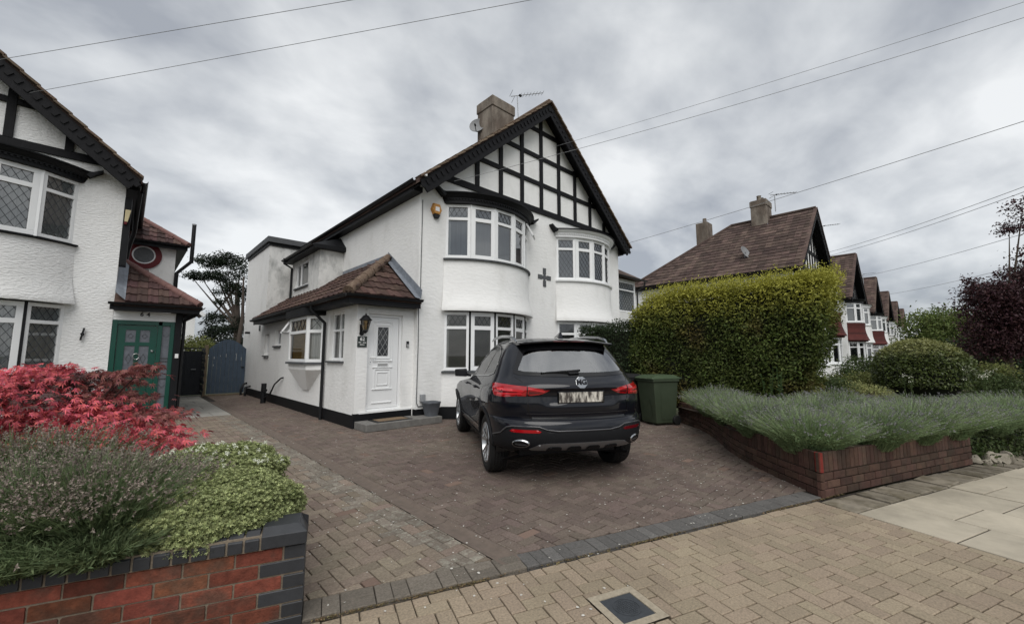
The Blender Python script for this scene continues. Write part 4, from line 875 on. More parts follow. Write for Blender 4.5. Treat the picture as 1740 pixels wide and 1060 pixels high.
g = MB(); g.box(LW-.06, gyl+.02, zgl-.13, ex1, gyl+.05, zgl); g.box(LW, gyl+.05, zgl-.12, ex1-.02, pyf, zgl-.09); g.box(ex1-.05, gyl+.05, zgl-.13, ex1-.02, 16, zgl); g.build('fascia', BLACK, left)
gutter(left, [(LW-.09, gyl-.03, zgl+.03), (ex1+.05, gyl-.03, zgl+.03)]); gutter(left, [(ex1+.05, gyl-.05, zgl+.03), (ex1+.05, 16, zgl+.03)])
pipe(left, [(ex1, gyl+.1, zgl), (ex1-.02, gyl+.12, zgl-.14), (px1+.07, pyf+.02, zgl-.3), (px1+.07, pyf+.02, ZD)], .034)
# main gutter end, hopper post and little floodlight at the front corner
g = MB(); g.box(LW-.0, LY-.0, 3.5, LW+.12, LY+.35, 5.05); g.build('corner_board', BLACK, left); pipe(left, [(LW+.24, LY-.05, 5.2), (LW+.22, LY+.1, 4.9), (LW+.2, LY+.6, 4.4), (LW+.12, LY+1.2, 4.1), (LW+.10, LY+1.3, 3.8)], .045)
g = MB(); g.prism([(-.035,-.14),(.02,-.14),(.06,.14),(-.035,.14)], lambda u,v,d: (LW+.06+u, LY-.06+d, 4.62+v), 0, .07); g.build('security_light', CREAM, left, bevel=.008); g = MB(); g.box(LW+.02, LY-.06, 4.42, LW+.07, LY, 4.48); g.build('sensor', MAROON, left, bevel=.008)
g = MB(); g.bar((-.72, LY-.05, 1.80), (-.68, LY-.05, 2.06), .035, .03); g.lathe([(.03,0),(.03,.05)], (-.70,LY,1.93), (0,-1,0), 10); g.build('wall_bracket', BLACKP, left)
# rear wing with a round window
wy = 16.46; wx = .92; wz = 4.90
g = MB(); wall_panel(g, (LW-1,wy), (wx,wy), 0, wz); wall_panel(g, (wx,wy), (wx,wy+6), 0, wz); g.build('rear_wing', RENDER, left)
rc = at_y(244.5, 433.5, wy); 
g = MB(); g.lathe([(.27,0),(.27,.05),(.42,.05),(.42,0)], (rc.x, wy, rc.z), (0,-1,0), 40, caps=False); rwn = g.build('round_window', MAROON, left, smooth=30)
g = MB(); g.lathe([(.235,0),(.235,.035),(.285,.035),(.285,0)], (rc.x, wy, rc.z), (0,-1,0), 40, caps=False); g.build('frame', UPVC, rwn, smooth=30); g = MB(); g.lathe([(.001,.02),(.24,.02)], (rc.x, wy, rc.z), (0,-1,0), 40, caps=False); g.build('pane', M('obscure_glass', (.10,.105,.11), .35, .3, 20), rwn)
ra = Vector((LW-.6, wy+2.0, wz+1.65)); ec = Vector((wx+.28, wy-.28, wz)); g = MB(); g.add([(LW-1,wy-.28,wz), ec, (wx+.28,wy+6,wz), ra, (LW-.6,wy+6,wz+1.65)], [(0,1,3),(1,2,4,3)]); wr = g.build('wing_roof', TILE_RED, left)
upf = Vector((0, ra.y-wy+.28, ra.z-wz)).normalized(); nf = Vector((0,-upf.z,upf.y))
tile_field(wr, (LW-1, wy-.3, wz+.01), (1,0,0), upf, nf, 12, 7, .19, .33, TILE_RED, lambda p: p.x < ec.x+(ra.x-ec.x)*(p.y-ec.y)/(ra.y-ec.y)+.05, single=True, wave=True)
for k in range(6):
    g = MB(); g.tube([ec.lerp(ra,k/6)+Vector((0,0,.05)), ec.lerp(ra,(k+1.05)/6)+Vector((0,0,.056))], [.085,.075], 10); g.build('hip_tile', RIDGE_RED, wr, smooth=50)
g = MB(); g.box(LW-1, wy-.26, wz-.14, wx+.26, wy-.23, wz); g.box(wx+.02, wy-.23, wz-.10, wx+.26, wy+6, wz-.07); g.build('fascia', BLACK, left); gutter(left, [(LW-1,wy-.31,wz+.01),(wx+.3,wy-.31,wz+.01)])
pipe(left, [(wx+.38, wy-.2, wz+.75), (wx+.38, wy-.2, wz-.45), (wx+.05, wy-.06, wz-.85), (wx+.05, wy-.06, 2)], .055); g = MB(); g.lathe([(.06,0),(.06,.04)], (wx+.38,wy-.2,wz+.74), n=10); g.build('vent_cap', ALU, left)
# ------------------------------------------------------------------ gates between the houses
BLUE = M('blue_grey_paint', (.052,.075,.105), .6, .15, 5, .001, 60); DARKW = M('dark_stained_wood', (.012,.014,.018), .6, .2, 6, .001, 50); POST = M('weathered_post', (.17,.135,.09), .9, .25, 10, .003, 60, stretch=(1,1,.2)); PALEW = M('bare_pale_wood', (.42,.42,.40), .9, .2, 20)
gt = thing('side_gate', 'blue grey arched wooden gate beside the white flank wall', 'gate', (2.78, 18.45, ZD)); x0, x1, n = 2.20, 3.36, 9
for k in range(n):
    a, b = x0+(x1-x0)*k/n+.003, x0+(x1-x0)*(k+1)/n-.003; zt_ = lambda x: 1.72+.36*cos((x-(x0+x1)/2)/(x1-x0)*pi*.98); g = MB()
    g.prism([(a,ZD+.08),(b,ZD+.08),(b,zt_(b)),(a,zt_(a))], lambda u,v,d: (u,d,v), 18.43, 18.455); g.build('board', BLUE, gt, bevel=.003)
for z in (.4,1.5): g = MB(); g.box(x0,18.456,z,x1,18.49,z+.1); g.build('ledge', BLUE, gt)
for x, z, h in ((2.72,1.42,.12),(3.04,1.30,.22),(3.03,1.5,.07),(2.36,1.36,.08),(2.35,1.1,.06),(2.54,1.44,.05),(3.2,1.3,.12)):
    g = MB(); g.box(x, 18.4285, z, x+.013, 18.4305, z+h); g.build('paint_chip', PALEW, gt)
g = MB(); g.box(3.22,18.40,1.02,3.32,18.43,1.06); g.build('latch', BLACKP, gt)
tp = thing('gate_post', 'weathered brown timber post between the blue and the dark gate', 'post', (2.11, 18.4, ZD)); g = MB(); g.box(2.06,18.35,ZD,2.17,18.47,1.86); g.build('post', POST, tp, bevel=.008); g = MB(); g.box(2.18,18.36,ZD,3.36,18.42,ZD+.05); g.build('sill_board', POST, tp)
dg = thing('dark_gate', 'dark slatted wooden gate behind the green porch', 'gate', (1.45, 18.5, ZD))
for k in range(7):
    a = .95+.152*k; g = MB(); g.box(a-.012, 18.5+(.021 if k % 2 else 0), ZD+.06, a+.165, 18.52+(.02 if k % 2 else 0), 1.62); g.build('slat', DARKW, dg, bevel=.003)
for z in (.3, .95, 1.55):
    g = MB(); g.box(.93, 18.545, z, 2.04, 18.58, z+.09); g.build('rail', DARKW, dg)
g = MB(); g.box(1.72,18.46,.98,1.86,18.5,1.0); g.build('latch', ALU, dg); g = MB(); g.tube([(1.0,18.46,1.05),(1.0,18.46,1.2)], .01, 6); g.build('handle', ALU, dg)
fp = thing('fence_panel', 'dark hit-and-miss fence panel left of the weathered post', 'fence', (2.0, 17.9, ZD))
for k in range(13):
    g = MB(); z = .12+.125*k; g.box(1.98+(.02 if k % 2 else 0), 17.6, z, 2.0+(.02 if k % 2 else 0), 18.4, z+.115); g.build('slat', DARKW, fp, bevel=.003)
g = MB(); g.box(.93,18.6,1.72,2.04,18.66,1.76); g.build('top_rail', DARKW, dg)
# ------------------------------------------------------------------ the row of semis to the right
STY_A = dict(cornice=UPVC, post=UPVC, sills=UPVC, backs=(BLIND, ROOM_SHADE), s=.80, lz=(1.05,2.45)); STY_B = dict(cornice=UPVC, post=UPVC, sills=UPVC, backs=(BLIND, ROOM_SHADE), s=.80, skirt_mat=TILE_HUNG, lz=(1.05,2.45)); STY_K = dict(STY_A, cornice=BLACK)
row = [(25.9, 'nearest brown-roofed semi beyond the tall hedge', [STY_K, STY_B]), (40.1, 'second gabled semi of the row on the right, red hung tiles on its bay', [dict(STY_B, cornice=BLACK), STY_A]), (53.8, 'third gabled semi of the row on the right', [dict(STY_B, cornice=BLACK), STY_A]),
       (67.0, 'fourth gabled semi of the row on the right', [STY_A, STY_A]), (80.5, 'fifth gabled semi of the row on the right', [STY_A, STY_A]), (94.0, 'farthest gabled semi at the end of the row on the right', [STY_A, STY_A])]
for i, (x, lab, sty) in enumerate(row):
    h = semi(lab, x, 4.5, far=1 if i < 2 else 2, styles=sty, tiles=(1,0), panel_style='close', rail0=5.9, overhang=.45, group='semi-detached houses in a row down the street')
    if i < 3:       # courses of the hung tiles
        for sx, kw in ((-1, sty[0]), (1, sty[1])):
            if 'skirt_mat' not in kw: continue
            for k in range(9):
                z = 2.55+k*.135; o_ = max(0, .20*(1-k/6.)**2)+.012; g = MB(); arc_band(g, x+sx*2.07, 4.5, 1.45, .80, 10, [(o_+.012,z),(o_+.02,z+.006),(o_*.8+.004,z+.13)]); g.build('hung_tile_course', TILE_HUNG, h, smooth=30)
    if i == 0:
        g = MB(); g.box(25.2, 13.2-3.9, 7.0, 26.0, 13.2-3.2, 9.62); c2 = g.build('chimney', BRICKC, h, bevel=.02); g = MB(); g.lathe([(.12,0),(.11,.35)], (25.6,9.6,9.6), n=10); g.build('chimney_pot', BRICKC, c2)
for i, (pxl, lab) in enumerate((((1316,331),'aerial on the roof of the nearest brown-roofed semi'), ((1398,384),'aerial beside the second gable of the row'), ((1466,466),'aerial above the third gable of the row'))):
    d = (23.5, 30, 40)[i]; t0 = at_d(*pxl, d); aerial(lab, tuple(t0-Vector((0,0,(1.0,1.6,1.4)[i]))), tuple(t0), (.7,-.6,.12), 1.3, 7, thickr=.02)
c = at_x(1267, 428, 22.6); ds2 = thing('satellite_dish', 'dark satellite dish on the brown tiled roof beyond the hedge', 'satellite dish', tuple(c)); DN = Vector((-.2,-.9,.35)).normalized()
g = MB(); g.lathe([(r*1.2,-h) for r, h in prof], c, DN, 20, caps=False); g.build('reflector', MATS['grey_dish'], ds2, smooth=60); g = MB(); g.tube([c, c+Vector((.1,.15,-.9))], .03, 6); g.build('mast', ALU, ds2); g = MB(); g.tube([c, c+Vector((.5,.4,-.8))], .02, 6); g.build('brace', ALU, ds2)
# ------------------------------------------------------------------ white house far behind the gates
wy = 33.; e1 = at_y(344, 535, wy); x1 = e1.x-.35; zz = e1.z; ax = x1-4.2; 
wh = thing('white_house', 'plain white gabled house with brown roof behind the dark gate', 'house', (ax, wy, 0))
g = MB(); wall_panel(g, (2*ax-x1,wy), (x1,wy), 0, zz+.2); g.add([(2*ax-x1,wy,zz+.2),(x1,wy,zz+.2),(ax,wy,zz+4.3)], [(0,1,2)]); wall_panel(g, (x1,wy), (x1,wy+8), 0, zz+.2); g.build('wall', RENDER, wh)
g = MB(); g.bar((x1+.45,wy-.3,zz-.1),(ax,wy-.3,zz+4.35), .25, .22, (0,1,0)); g.build('bargeboard', UPVC, wh); g = MB(); g.bar((2*ax-x1-.45,wy-.3,zz-.1),(ax,wy-.3,zz+4.35), .25, .22, (0,1,0)); g.build('bargeboard', UPVC, wh)
g = MB(); g.add([(x1+.5,wy-.35,zz+.0),(x1+.5,wy+3.2,zz+.0),(ax,wy+7,zz+4.55),(ax,wy-.35,zz+4.55),(2*ax-x1-.5,wy-.35,zz),(2*ax-x1-.5,wy+8,zz)], [(0,1,2,3),(3,2,5,4)]); g.build('roof', TILE_F, wh)

# ------------------------------------------------------------------ the parked car (local frame: x forward from the rear axle, y left, z up)
PAINT = M('black_car_paint', (.003,.004,.008), .45, .0, 1, spec=.12, coat=.8); PLAST = M('car_plastic', (.009,.0095,.011), .55, .1, 30, .0006, 400, spec=.2); TYRE = M('tyre_rubber', (.012,.012,.012), .75, .2, 20, .001, 80)
RIM = M('rim_silver', (.42,.43,.44), .28, .05, 9, metal=.85); RIMD = M('rim_dark', (.03,.03,.032), .4, .1, 9, metal=.5); CHR = M('car_chrome', (.42,.43,.44), .2, 0, metal=1.); TRIMG = M('grey_trim', (.10,.10,.105), .3, 0, metal=.5, coat=.4); SKID = M('satin_silver', (.22,.22,.225), .35, .05, metal=.7)
LAMP = M('red_lens', (.33,.005,.009), .08, .1, 20, spec=.6, coat=.8); LAMPD = M('dark_red_lens', (.10,.004,.008), .1, .05, 20, spec=.6, coat=.8); LAMPB = M('bright_red_lens', (.62,.03,.04), .1, .1, 30, spec=.6, coat=.6); BAND = M('black_glass_band', (.006,.006,.007), .12, 0, spec=.5)
CGLASS = glass_mat('car_glass', (.55,.58,.59), .06); RGLASS = glass_mat('rear_car_glass', (.55,.58,.59), .36); SEAT = M('seat_cloth', (.02,.021,.023), .85, .2, 20)
def tab(t): xs, ys = zip(*t); return lambda v: float(np.interp(v, xs, ys))
cw = tab([(.20,.78),(.28,.80),(.34,.87),(.40,.905),(.55,.915),(.72,.922),(.86,.935),(.96,.932),(1.03,.915),(1.08,.89),(1.13,.862),(1.2,.832),(1.35,.765),(1.48,.695),(1.55,.645),(1.595,.58),(1.625,.47),(1.642,.30),(1.65,.05)])
cr = tab([(.20,-.3),(.30,-.45),(.36,-.72),(.385,-.83),(.41,-.885),(.46,-.922),(.55,-.94),(.64,-.935),(.69,-.92),(.712,-.895),(.722,-.855),(.745,-.852),(.79,-.868),(.88,-.878),(.97,-.87),(1.035,-.885),(1.06,-.885),(1.10,-.86),(1.145,-.80),(1.18,-.765),(1.3,-.665),(1.42,-.56),(1.5,-.485),(1.56,-.42),(1.595,-.33),(1.625,-.10),(1.642,.25),(1.65,.6)])
cf = tab([(.20,3.25),(.30,3.52),(.42,3.6),(.6,3.62),(.75,3.58),(.86,3.46),(.93,3.2),(.98,2.75),(1.02,2.3),(1.06,2.02),(1.15,1.86),(1.3,1.58),(1.45,1.25),(1.55,1.02),(1.6,.88),(1.63,.78),(1.65,.7)])
PW, QW = 2.3, 2.7
def rear_len(z): return .62 if z < 1.1 else max(.35, .62-.5*(z-1.1))
def sm(a, b, v): t = min(1, max(0, (v-a)/(b-a))); return t*t*(3-2*t)
def dent(y, z): return .022*sm(.45,.36,abs(y))*sm(.85,.90,z)*sm(1.045,1.02,z)
def half_outline(z, n1=34, n2=70, n3=16):
    w, xr, xf, Lr = cw(z), cr(z), cf(z), rear_len(z); Lf = min(.9, max(.3, (xf-xr)*.3)); pts = []
    for i in range(n1+1):
        ph = pi/2*i/n1; y = w*sin(ph)**(2/QW); x = xr+Lr*(1-cos(ph)**(2/PW)) if ph < pi/2-1e-9 else xr+Lr; pts.append((x+dent(y, z), y))
    for i in range(1, n2): pts.append((xr+Lr+(xf-Lf-xr-Lr)*i/n2, w))
    for i in range(n3+1):
        ph = pi/2*(1-i/n3); pts.append((xf-Lf*(1-cos(ph)**(2/2.2)) if ph < pi/2-1e-9 else xf-Lf, w*sin(ph)**(2/2.6)))
    out = []
    for x, y in pts:
        b = .028*math.exp(-((x-.02)/.55)**2)*math.exp(-((z-.88)/.2)**2)*sm(.6,.9,y/w) + .02*math.exp(-((x-2.72)/.5)**2)*math.exp(-((z-.75)/.2)**2)*sm(.6,.9,y/w) - .018*math.exp(-((x-1.35)/.7)**2)*math.exp(-((z-.62)/.14)**2)*sm(.6,.9,y/w)
        out.append((x, y+b))
    return out
def on_rear(y, z, off=0.):               # rear face by (y, z)
    w, xr, Lr = cw(z), cr(z), rear_len(z); s = min(.9999, abs(y)/w); ph = math.asin(s**(QW/2)); return Vector((xr+Lr*(1-cos(ph)**(2/PW))+dent(y, z)-off, y + (off*.6*s*s*(1 if y > 0 else -1)), z))
_oc = {}
def on_wrap(a, z, off=0.):               # by arc length from the rear centre line; works round the corner
    k = round(z, 4)
    if k not in _oc:
        o = half_outline(z); c = [0.]
        for p, q in zip(o[:-1], o[1:]): c.append(c[-1]+math.hypot(q[0]-p[0], q[1]-p[1]))
        _oc[k] = (np.array(c), np.array(o))
    c, o = _oc[k]; s = abs(a); x = np.interp(s, c, o[:,0]); y = np.interp(s, c, o[:,1]); x2 = np.interp(s+.01, c, o[:,0]); y2 = np.interp(s+.01, c, o[:,1])
    t = Vector((x2-x, y2-y, 0)); t = t.normalized() if t.length > 1e-6 else Vector((0,1,0)); n = Vector((-t.y, t.x, 0)); y_, ny = (y, n.y) if a >= 0 else (-y, -n.y)
    return Vector((x+n.x*off, y_+ny*off, z))
def on_side(x, z, sgn=1, off=0.):
    o = half_outline(z); xs = [p[0] for p in o]; i = int(np.argmax([p[1] for p in o])); 
    lo = [(p[0], p[1]) for p in o]; y = None
    for p, q in zip(lo[:-1], lo[1:]):
        if (p[0]-x)*(q[0]-x) <= 0 and abs(q[0]-p[0]) > 1e-9: 
            y = p[1]+(q[1]-p[1])*(x-p[0])/(q[0]-p[0])
            if y > .25: break
    y = y if y is not None else cw(z); return Vector((x, sgn*(y+off), z))
def patch(poly, fn, off=.004, step=.04, skirt=.012):
    g = MB(); us = [p[0] for p in poly]; vs = [p[1] for p in poly]; u = math.floor(min(us)/step)*step
    while u < max(us):
        v = math.floor(min(vs)/step)*step
        while v < max(vs):
            q = clip(list(poly), [(1,0,u),(-1,0,-u-step),(0,1,v),(0,-1,-v-step)])
            if len(q) >= 3 and area(q) > 1e-7: g.add([fn(a, b, off) for a, b in q], [tuple(range(len(q)))])
            v += step
        u += step
    n = len(poly)
    for i in range(n):
        a, b = poly[i], poly[(i+1) % n]; m = max(1, int(math.hypot(b[0]-a[0], b[1]-a[1])/step))
        for k in range(m):
            p, q = [(a[0]+(b[0]-a[0])*t, a[1]+(b[1]-a[1])*t) for t in (k/m, (k+1)/m)]; g.add([fn(*p,off), fn(*q,off), fn(*q,off-skirt), fn(*p,off-skirt)], [(0,1,2,3)])
    return g
def weld(mb, name, mat, parent, smooth=35):
    o = mb.build(name, mat, parent); bm = bmesh.new(); bm.from_mesh(o.data); bmesh.ops.remove_doubles(bm, verts=bm.verts, dist=.0012); bmesh.ops.recalc_face_normals(bm, faces=bm.faces); bm.to_mesh(o.data); bm.free(); smooth_mesh(o.data, smooth); return o
def ring_strip(A, B, fn, offa, offb, sub=6):
    g = MB(); n = len(A)
    for i in range(n):
        a0, a1, b0, b1 = A[i], A[(i+1)%n], B[i], B[(i+1)%n]
        for k in range(sub):
            L2 = lambda p, q, t: (p[0]+(q[0]-p[0])*t, p[1]+(q[1]-p[1])*t); t0, t1 = k/sub, (k+1)/sub
            g.add([fn(*L2(a0,a1,t0),offa), fn(*L2(a0,a1,t1),offa), fn(*L2(b0,b1,t1),offb), fn(*L2(b0,b1,t0),offb)], [(0,1,2,3)])
    return g
def inpoly(p, poly):
    c = False; n = len(poly)
    for i in range(n):
        a, b = poly[i], poly[(i+1)%n]
        if (a[1] > p[1]) != (b[1] > p[1]) and p[0] < (b[0]-a[0])*(p[1]-a[1])/(b[1]-a[1])+a[0]: c = not c
    return c
def shrink(poly, d):
    cx = sum(p[0] for p in poly)/len(poly); cy = sum(p[1] for p in poly)/len(poly); w = max(abs(p[0]-cx) for p in poly); h = max(abs(p[1]-cy) for p in poly)
    return [(cx+(p[0]-cx)*(1-d/w), cy+(p[1]-cy)*(1-d/h)) for p in poly]
WR = .347; RWIN = [(-.70,1.205),(-.64,1.185),(-.35,1.172),(0,1.167),(.35,1.172),(.64,1.185),(.70,1.205),(.69,1.24),(.585,1.47),(.555,1.505),(.3,1.53),(0,1.537),(-.3,1.53),(-.555,1.505),(-.585,1.47),(-.69,1.24)]
SWIN = [(-.16,1.20),(.05,1.165),(.5,1.14),(1.0,1.125),(1.60,1.115),(1.66,1.14),(1.50,1.27),(1.28,1.40),(1.05,1.485),(.80,1.525),(.45,1.535),(.15,1.50),(-.05,1.43),(-.15,1.30)]
FWIN = [(-.72,1.14),(.72,1.14),(.57,1.54),(-.57,1.54)]
def build_car(loc, rotz, sc):
    C_ = local_thing('parked_car', 'black SUV parked on the driveway, seen from behind', 'car', loc, (0,0,rotz), sc)
    # body shell
    zs = sorted(set([.29+.018*i for i in range(82) if .29+.018*i < 1.65]+[.712,.722,1.045,1.65])); n = len(half_outline(1.)); V = []; 
    for z in zs:
        h = half_outline(z); V += [(x, y, z) for x, y in h] + [(x, -y, z) for x, y in h[-2:0:-1]]
    m = 2*n-2; F = []; rin, sin_, fin = shrink(RWIN,.035), shrink(SWIN,.03), shrink(FWIN,.03)
    for i in range(len(zs)-1):
        for k in range(m):
            f = (i*m+k, i*m+(k+1)%m, (i+1)*m+(k+1)%m, (i+1)*m+k); c = [sum(V[j][d] for j in f)/4 for d in range(3)]
            if abs(c[1]) > .55 and any((c[0]-wx)**2+(c[2]-.35)**2 < .40**2 for wx in (0, 2.72)): continue
            if c[0] < .0 and abs(c[1]) < .75 and inpoly((c[1], c[2]), rin): continue
            if abs(c[1]) > .5 and inpoly((c[0], c[2]), sin_): continue
            if c[0] > .9 and c[2] > 1.1 and inpoly((c[1], c[2]), fin): continue
            F.append(f)
    F.append(tuple((len(zs)-1)*m+k for k in range(m))); g = MB(); g.add(V, F); body = g.build('body', PAINT, C_); bm = bmesh.new(); bm.from_mesh(body.data); bmesh.ops.remove_doubles(bm, verts=bm.verts, dist=.0005); bmesh.ops.recalc_face_normals(bm, faces=bm.faces); bm.to_mesh(body.data); bm.free(); smooth_mesh(body.data, 50)
    # glass and black borders
    gl = weld(patch(RWIN, on_rear, .003, .05), 'rear_window', RGLASS, C_); weld(ring_strip(RWIN, shrink(RWIN,.055), on_rear, .005, .005), 'glass_border', BAND, gl)
    for s in (1,-1):
        fs = lambda x, z, off, s=s: on_side(x, z, s, off); q = weld(patch(SWIN, fs, .003, .06), 'side_window', CGLASS, C_); weld(ring_strip(SWIN, shrink(SWIN,.045), fs, .005, .005), 'glass_border', BAND, q); weld(ring_strip(shrink(SWIN,-.016), SWIN, fs, .007, .006), 'chrome_surround', CHR, q)
        for xa, xb, zz in ((.40,.30,1.5),(1.02,.95,1.5)):
            weld(patch([(xa-.04,1.14),(xa+.04,1.14),(xb+.04,zz),(xb-.04,zz)], fs, .006, .1), 'pillar', BAND, q)
    g = MB(); nn = 8; g.grid(lambda u, v: Vector((cf(1.14+.4*v)-.02-.10*(2*u-1)**2, (2*u-1)*(.74-.17*v), 1.14+.4*v)), 9, 6); g.build('windscreen', CGLASS, C_, smooth=40)
    # interior
    g = MB(); g.box(-.45,-.72,.75,2.0,.72,.80); g.build('cabin_floor', SEAT, C_)
    g = MB(); g.box(-.45,-.6,.27,3.2,.6,.36); g.box(-.62,-.62,.40,3.2,.62,.75); g.build('underbody', PLAST, C_)
    for x, ys in ((.15,(-.42,0,.42)),(1.15,(-.38,.38))):
        for y in ys:
            w = .19 if x < 1 else .24; g = MB(); g.prism([(-.12,.8),(.10,.8),(.0,1.28),(-.12,1.28)], lambda u,v,d: (x+u, d, v), y-w, y+w); st_ = g.build('seat', SEAT, C_, bevel=.04, seg=3); g = MB(); g.box(x-.11,y-.12,1.285,x-.03,y+.12,1.44); g.build('headrest', SEAT, st_, bevel=.035, seg=3)
    # spoiler, high brake lamp, roof furniture
    g = MB(); g.add([(x, y*s, z) for s in (1,) for x, y, z in []], [])
    prof = [(-.16,1.614),(-.50,1.592),(-.54,1.580),(-.535,1.566),(-.40,1.562)]; k = len(prof); ys = [-.60,-.55,-.3,0,.3,.55,.60]; vs = []
    for y in ys:
        for x, z in prof: d = (abs(y)/.6)**2; vs.append((x+.07*d, y, z-.035*d))
    fs = [(i*k+j, i*k+j+1, (i+1)*k+j+1, (i+1)*k+j) for i in range(len(ys)-1) for j in range(k-1)]+[tuple(range(k)), tuple((len(ys)-1)*k+j for j in range(k))[::-1]]; g.add(vs, fs); weld(g, 'spoiler', PAINT, C_, 50)
    g = MB(); g.box(-.536,-.2,1.566,-.50,.2,1.576); g.build('high_brake_lamp', LAMPD, C_, bevel=.004)
    for s in (1,-1):
        g = MB(); P = [(-.34,.60*s,1.565),(-.26,.605*s,1.605),(-.08,.61*s,1.638),(.4,.61*s,1.662),(.9,.60*s,1.655),(1.1,.595*s,1.62)]; g.tube(P, [.008,.017,.02,.02,.019,.008], 8); g.build('roof_rail', CHR, C_, smooth=60)
    g = MB(); g.add([(-.22,0,1.70),(-.25,-.012,1.695),(-.25,.012,1.695),(-.27,-.03,1.612),(-.27,.03,1.612),(.0,0,1.635),(-.2,-.028,1.63),(-.2,.028,1.63)], [(0,1,2),(1,3,4,2),(0,6,3,1),(0,2,4,7),(0,5,6),(0,7,5)]); g.build('shark_fin', PAINT, C_)
    # tail lamps, wrapping round the corners
    for s in (1,-1):
        aw = lambda a, z, off, s=s: on_wrap(s*a, z, off)
        O = [(.36,1.028),(.60,1.068),(.83,1.085),(1.06,1.098),(1.14,1.085),(1.10,1.02),(1.04,.963),(.90,.95),(.74,.965),(.60,.968),(.46,.985)]
        L_ = weld(patch(O, aw, .008, .03, .02), 'tail_lamp', LAMP, C_, 60)
        weld(patch([(.64,1.028),(.80,1.040),(1.06,1.052),(1.02,1.026),(.80,1.012),(.66,1.008)], aw, .011, .03), 'light_guide', LAMPB, L_); weld(patch([(.66,.985),(.98,.975),(1.0,.99),(.68,1.0)], aw, .011, .03), 'light_guide', LAMPB, L_)
        weld(patch([(.42,1.02),(.60,1.05),(.60,1.038),(.43,1.010)], aw, .011, .03), 'light_guide', LAMPB, L_); weld(patch([(.47,.998),(.595,.985),(.595,1.02),(.44,1.003)], aw, .0105, .03), 'inner_lens', LAMPD, L_); weld(patch([(.72,1.00),(.95,1.0),(.98,1.018),(.72,1.01)], aw, .0105, .03), 'inner_lens', LAMPD, L_)
        weld(patch([(.607,.968),(.616,.968),(.616,1.07),(.607,1.07)], aw, .0125, .03), 'lamp_seam', BAND, L_)
    # bumper plastics
    low = [(-1.26,.33),(-1.1,.375),(-.9,.39),(.9,.39),(1.1,.375),(1.26,.33),(1.30,.45),(1.12,.52),(.95,.56),(.86,.632),(.80,.645),(.50,.645),(.42,.615),(.3,.60),(-.3,.60),(-.42,.615),(-.50,.645),(-.80,.645),(-.86,.632),(-.95,.56),(-1.12,.52),(-1.30,.45)]
    bp = weld(patch(low, on_wrap, .006, .045, .02), 'bumper_cladding', PLAST, C_, 50)
    g = MB(); g.tube([on_wrap(a, z, .010) for a, z in [(-1.12,.53),(-.96,.57),(-.87,.636),(-.80,.652),(-.50,.652),(-.42,.622),(-.3,.606),(0,.606),(.3,.606),(.42,.622),(.50,.652),(.80,.652),(.87,.636),(.96,.57),(1.12,.53)]], .008, 6); g.build('bumper_trim', TRIMG, C_, smooth=60)
    for s in (1,-1):
        aw = lambda a, z, off, s=s: on_wrap(s*a, z, off)
        weld(patch([(.50,.588),(.80,.588),(.83,.602),(.80,.62),(.52,.62),(.48,.604)], aw, .010, .03), 'reflector', LAMPD if s < 0 else LAMP, C_)
        e = [2*pi*k/24 for k in range(24)]; oval = lambda r, q: [(.70+r*cos(t), .47+q*sin(t)) for t in e]
        X = weld(ring_strip(oval(.100,.046), oval(.086,.034), aw, .010, .020, 1), 'exhaust_trim', CHR, C_, 60); weld(patch(oval(.086,.034), aw, .008, .03), 'exhaust_opening', BAND, X); weld(patch([(.64,.452),(.74,.452),(.77,.468),(.63,.462)], aw, .012, .03), 'tail_pipe', TRIMG, X)
    sk = weld(patch([(-.60,.415),(-.56,.392),(.56,.392),(.60,.415),(.50,.468),(.40,.480),(-.40,.480),(-.50,.468)], on_wrap, .016, .04, .03), 'skid_plate', SKID, C_, 40)
    for y in (-.33,-.11,.11,.33):
        weld(patch([(y-.085,.396),(y+.085,.396),(y+.07,.432),(y+.05,.442),(y-.05,.442),(y-.07,.432)], on_wrap, .020, .03, .02), 'skid_rib', PLAST, sk)
    # tailgate details
    seam = lambda pts, w=.004: [g_ for g_ in [ribbon(pts, w)]]
    def ribbon(pts, w, fn=on_wrap, off=.0035):
        g = MB()
        for (a0,b0),(a1,b1) in zip(pts[:-1], pts[1:]):
            m_ = max(1, int(math.hypot(a1-a0,b1-b0)/.04)); dx, dz = a1-a0, b1-b0; L2 = math.hypot(dx,dz); nx, nz = -dz/L2*w, dx/L2*w
            for k in range(m_):
                t0, t1 = k/m_, (k+1)/m_; p, q = (a0+dx*t0,b0+dz*t0), (a0+dx*t1,b0+dz*t1); g.add([fn(p[0]-nx,p[1]-nz,off), fn(q[0]-nx,q[1]-nz,off), fn(q[0]+nx,q[1]+nz,off), fn(p[0]+nx,p[1]+nz,off)], [(0,1,2,3)])
        return g
    SEAM = BAND
    for s in (1,-1): ribbon([(s*.61,.965),(s*.60,.80),(s*.56,.735)], .004).build('tailgate_seam', SEAM, C_); ribbon([(s*.61,1.07),(s*.66,1.12),(s*.74,1.17)], .004).build('tailgate_seam', SEAM, C_)
    ribbon([(-.56,.728),(.56,.728)], .012).build('tailgate_gap', SEAM, C_)
    ribbon([(-.62,.78),(.62,.78)], .0025).build('crease_line', TRIMG, C_)
    PLATE = M('scrambled_plate', (.55,.52,.46), .5, .5, 1.3, stretch=(30,30,9), detail=3, c2=(.05,.04,.035), c2scale=1.0, c2amt=.95, c2lo=.42, c2hi=.58)
    pl = weld(patch([(-.26,.895),(.26,.895),(.26,1.006),(-.26,1.006)], lambda y, z, off: Vector((cr(.93)+.02-off, y, z)), .008, .1), 'number_plate', PLATE, C_); 
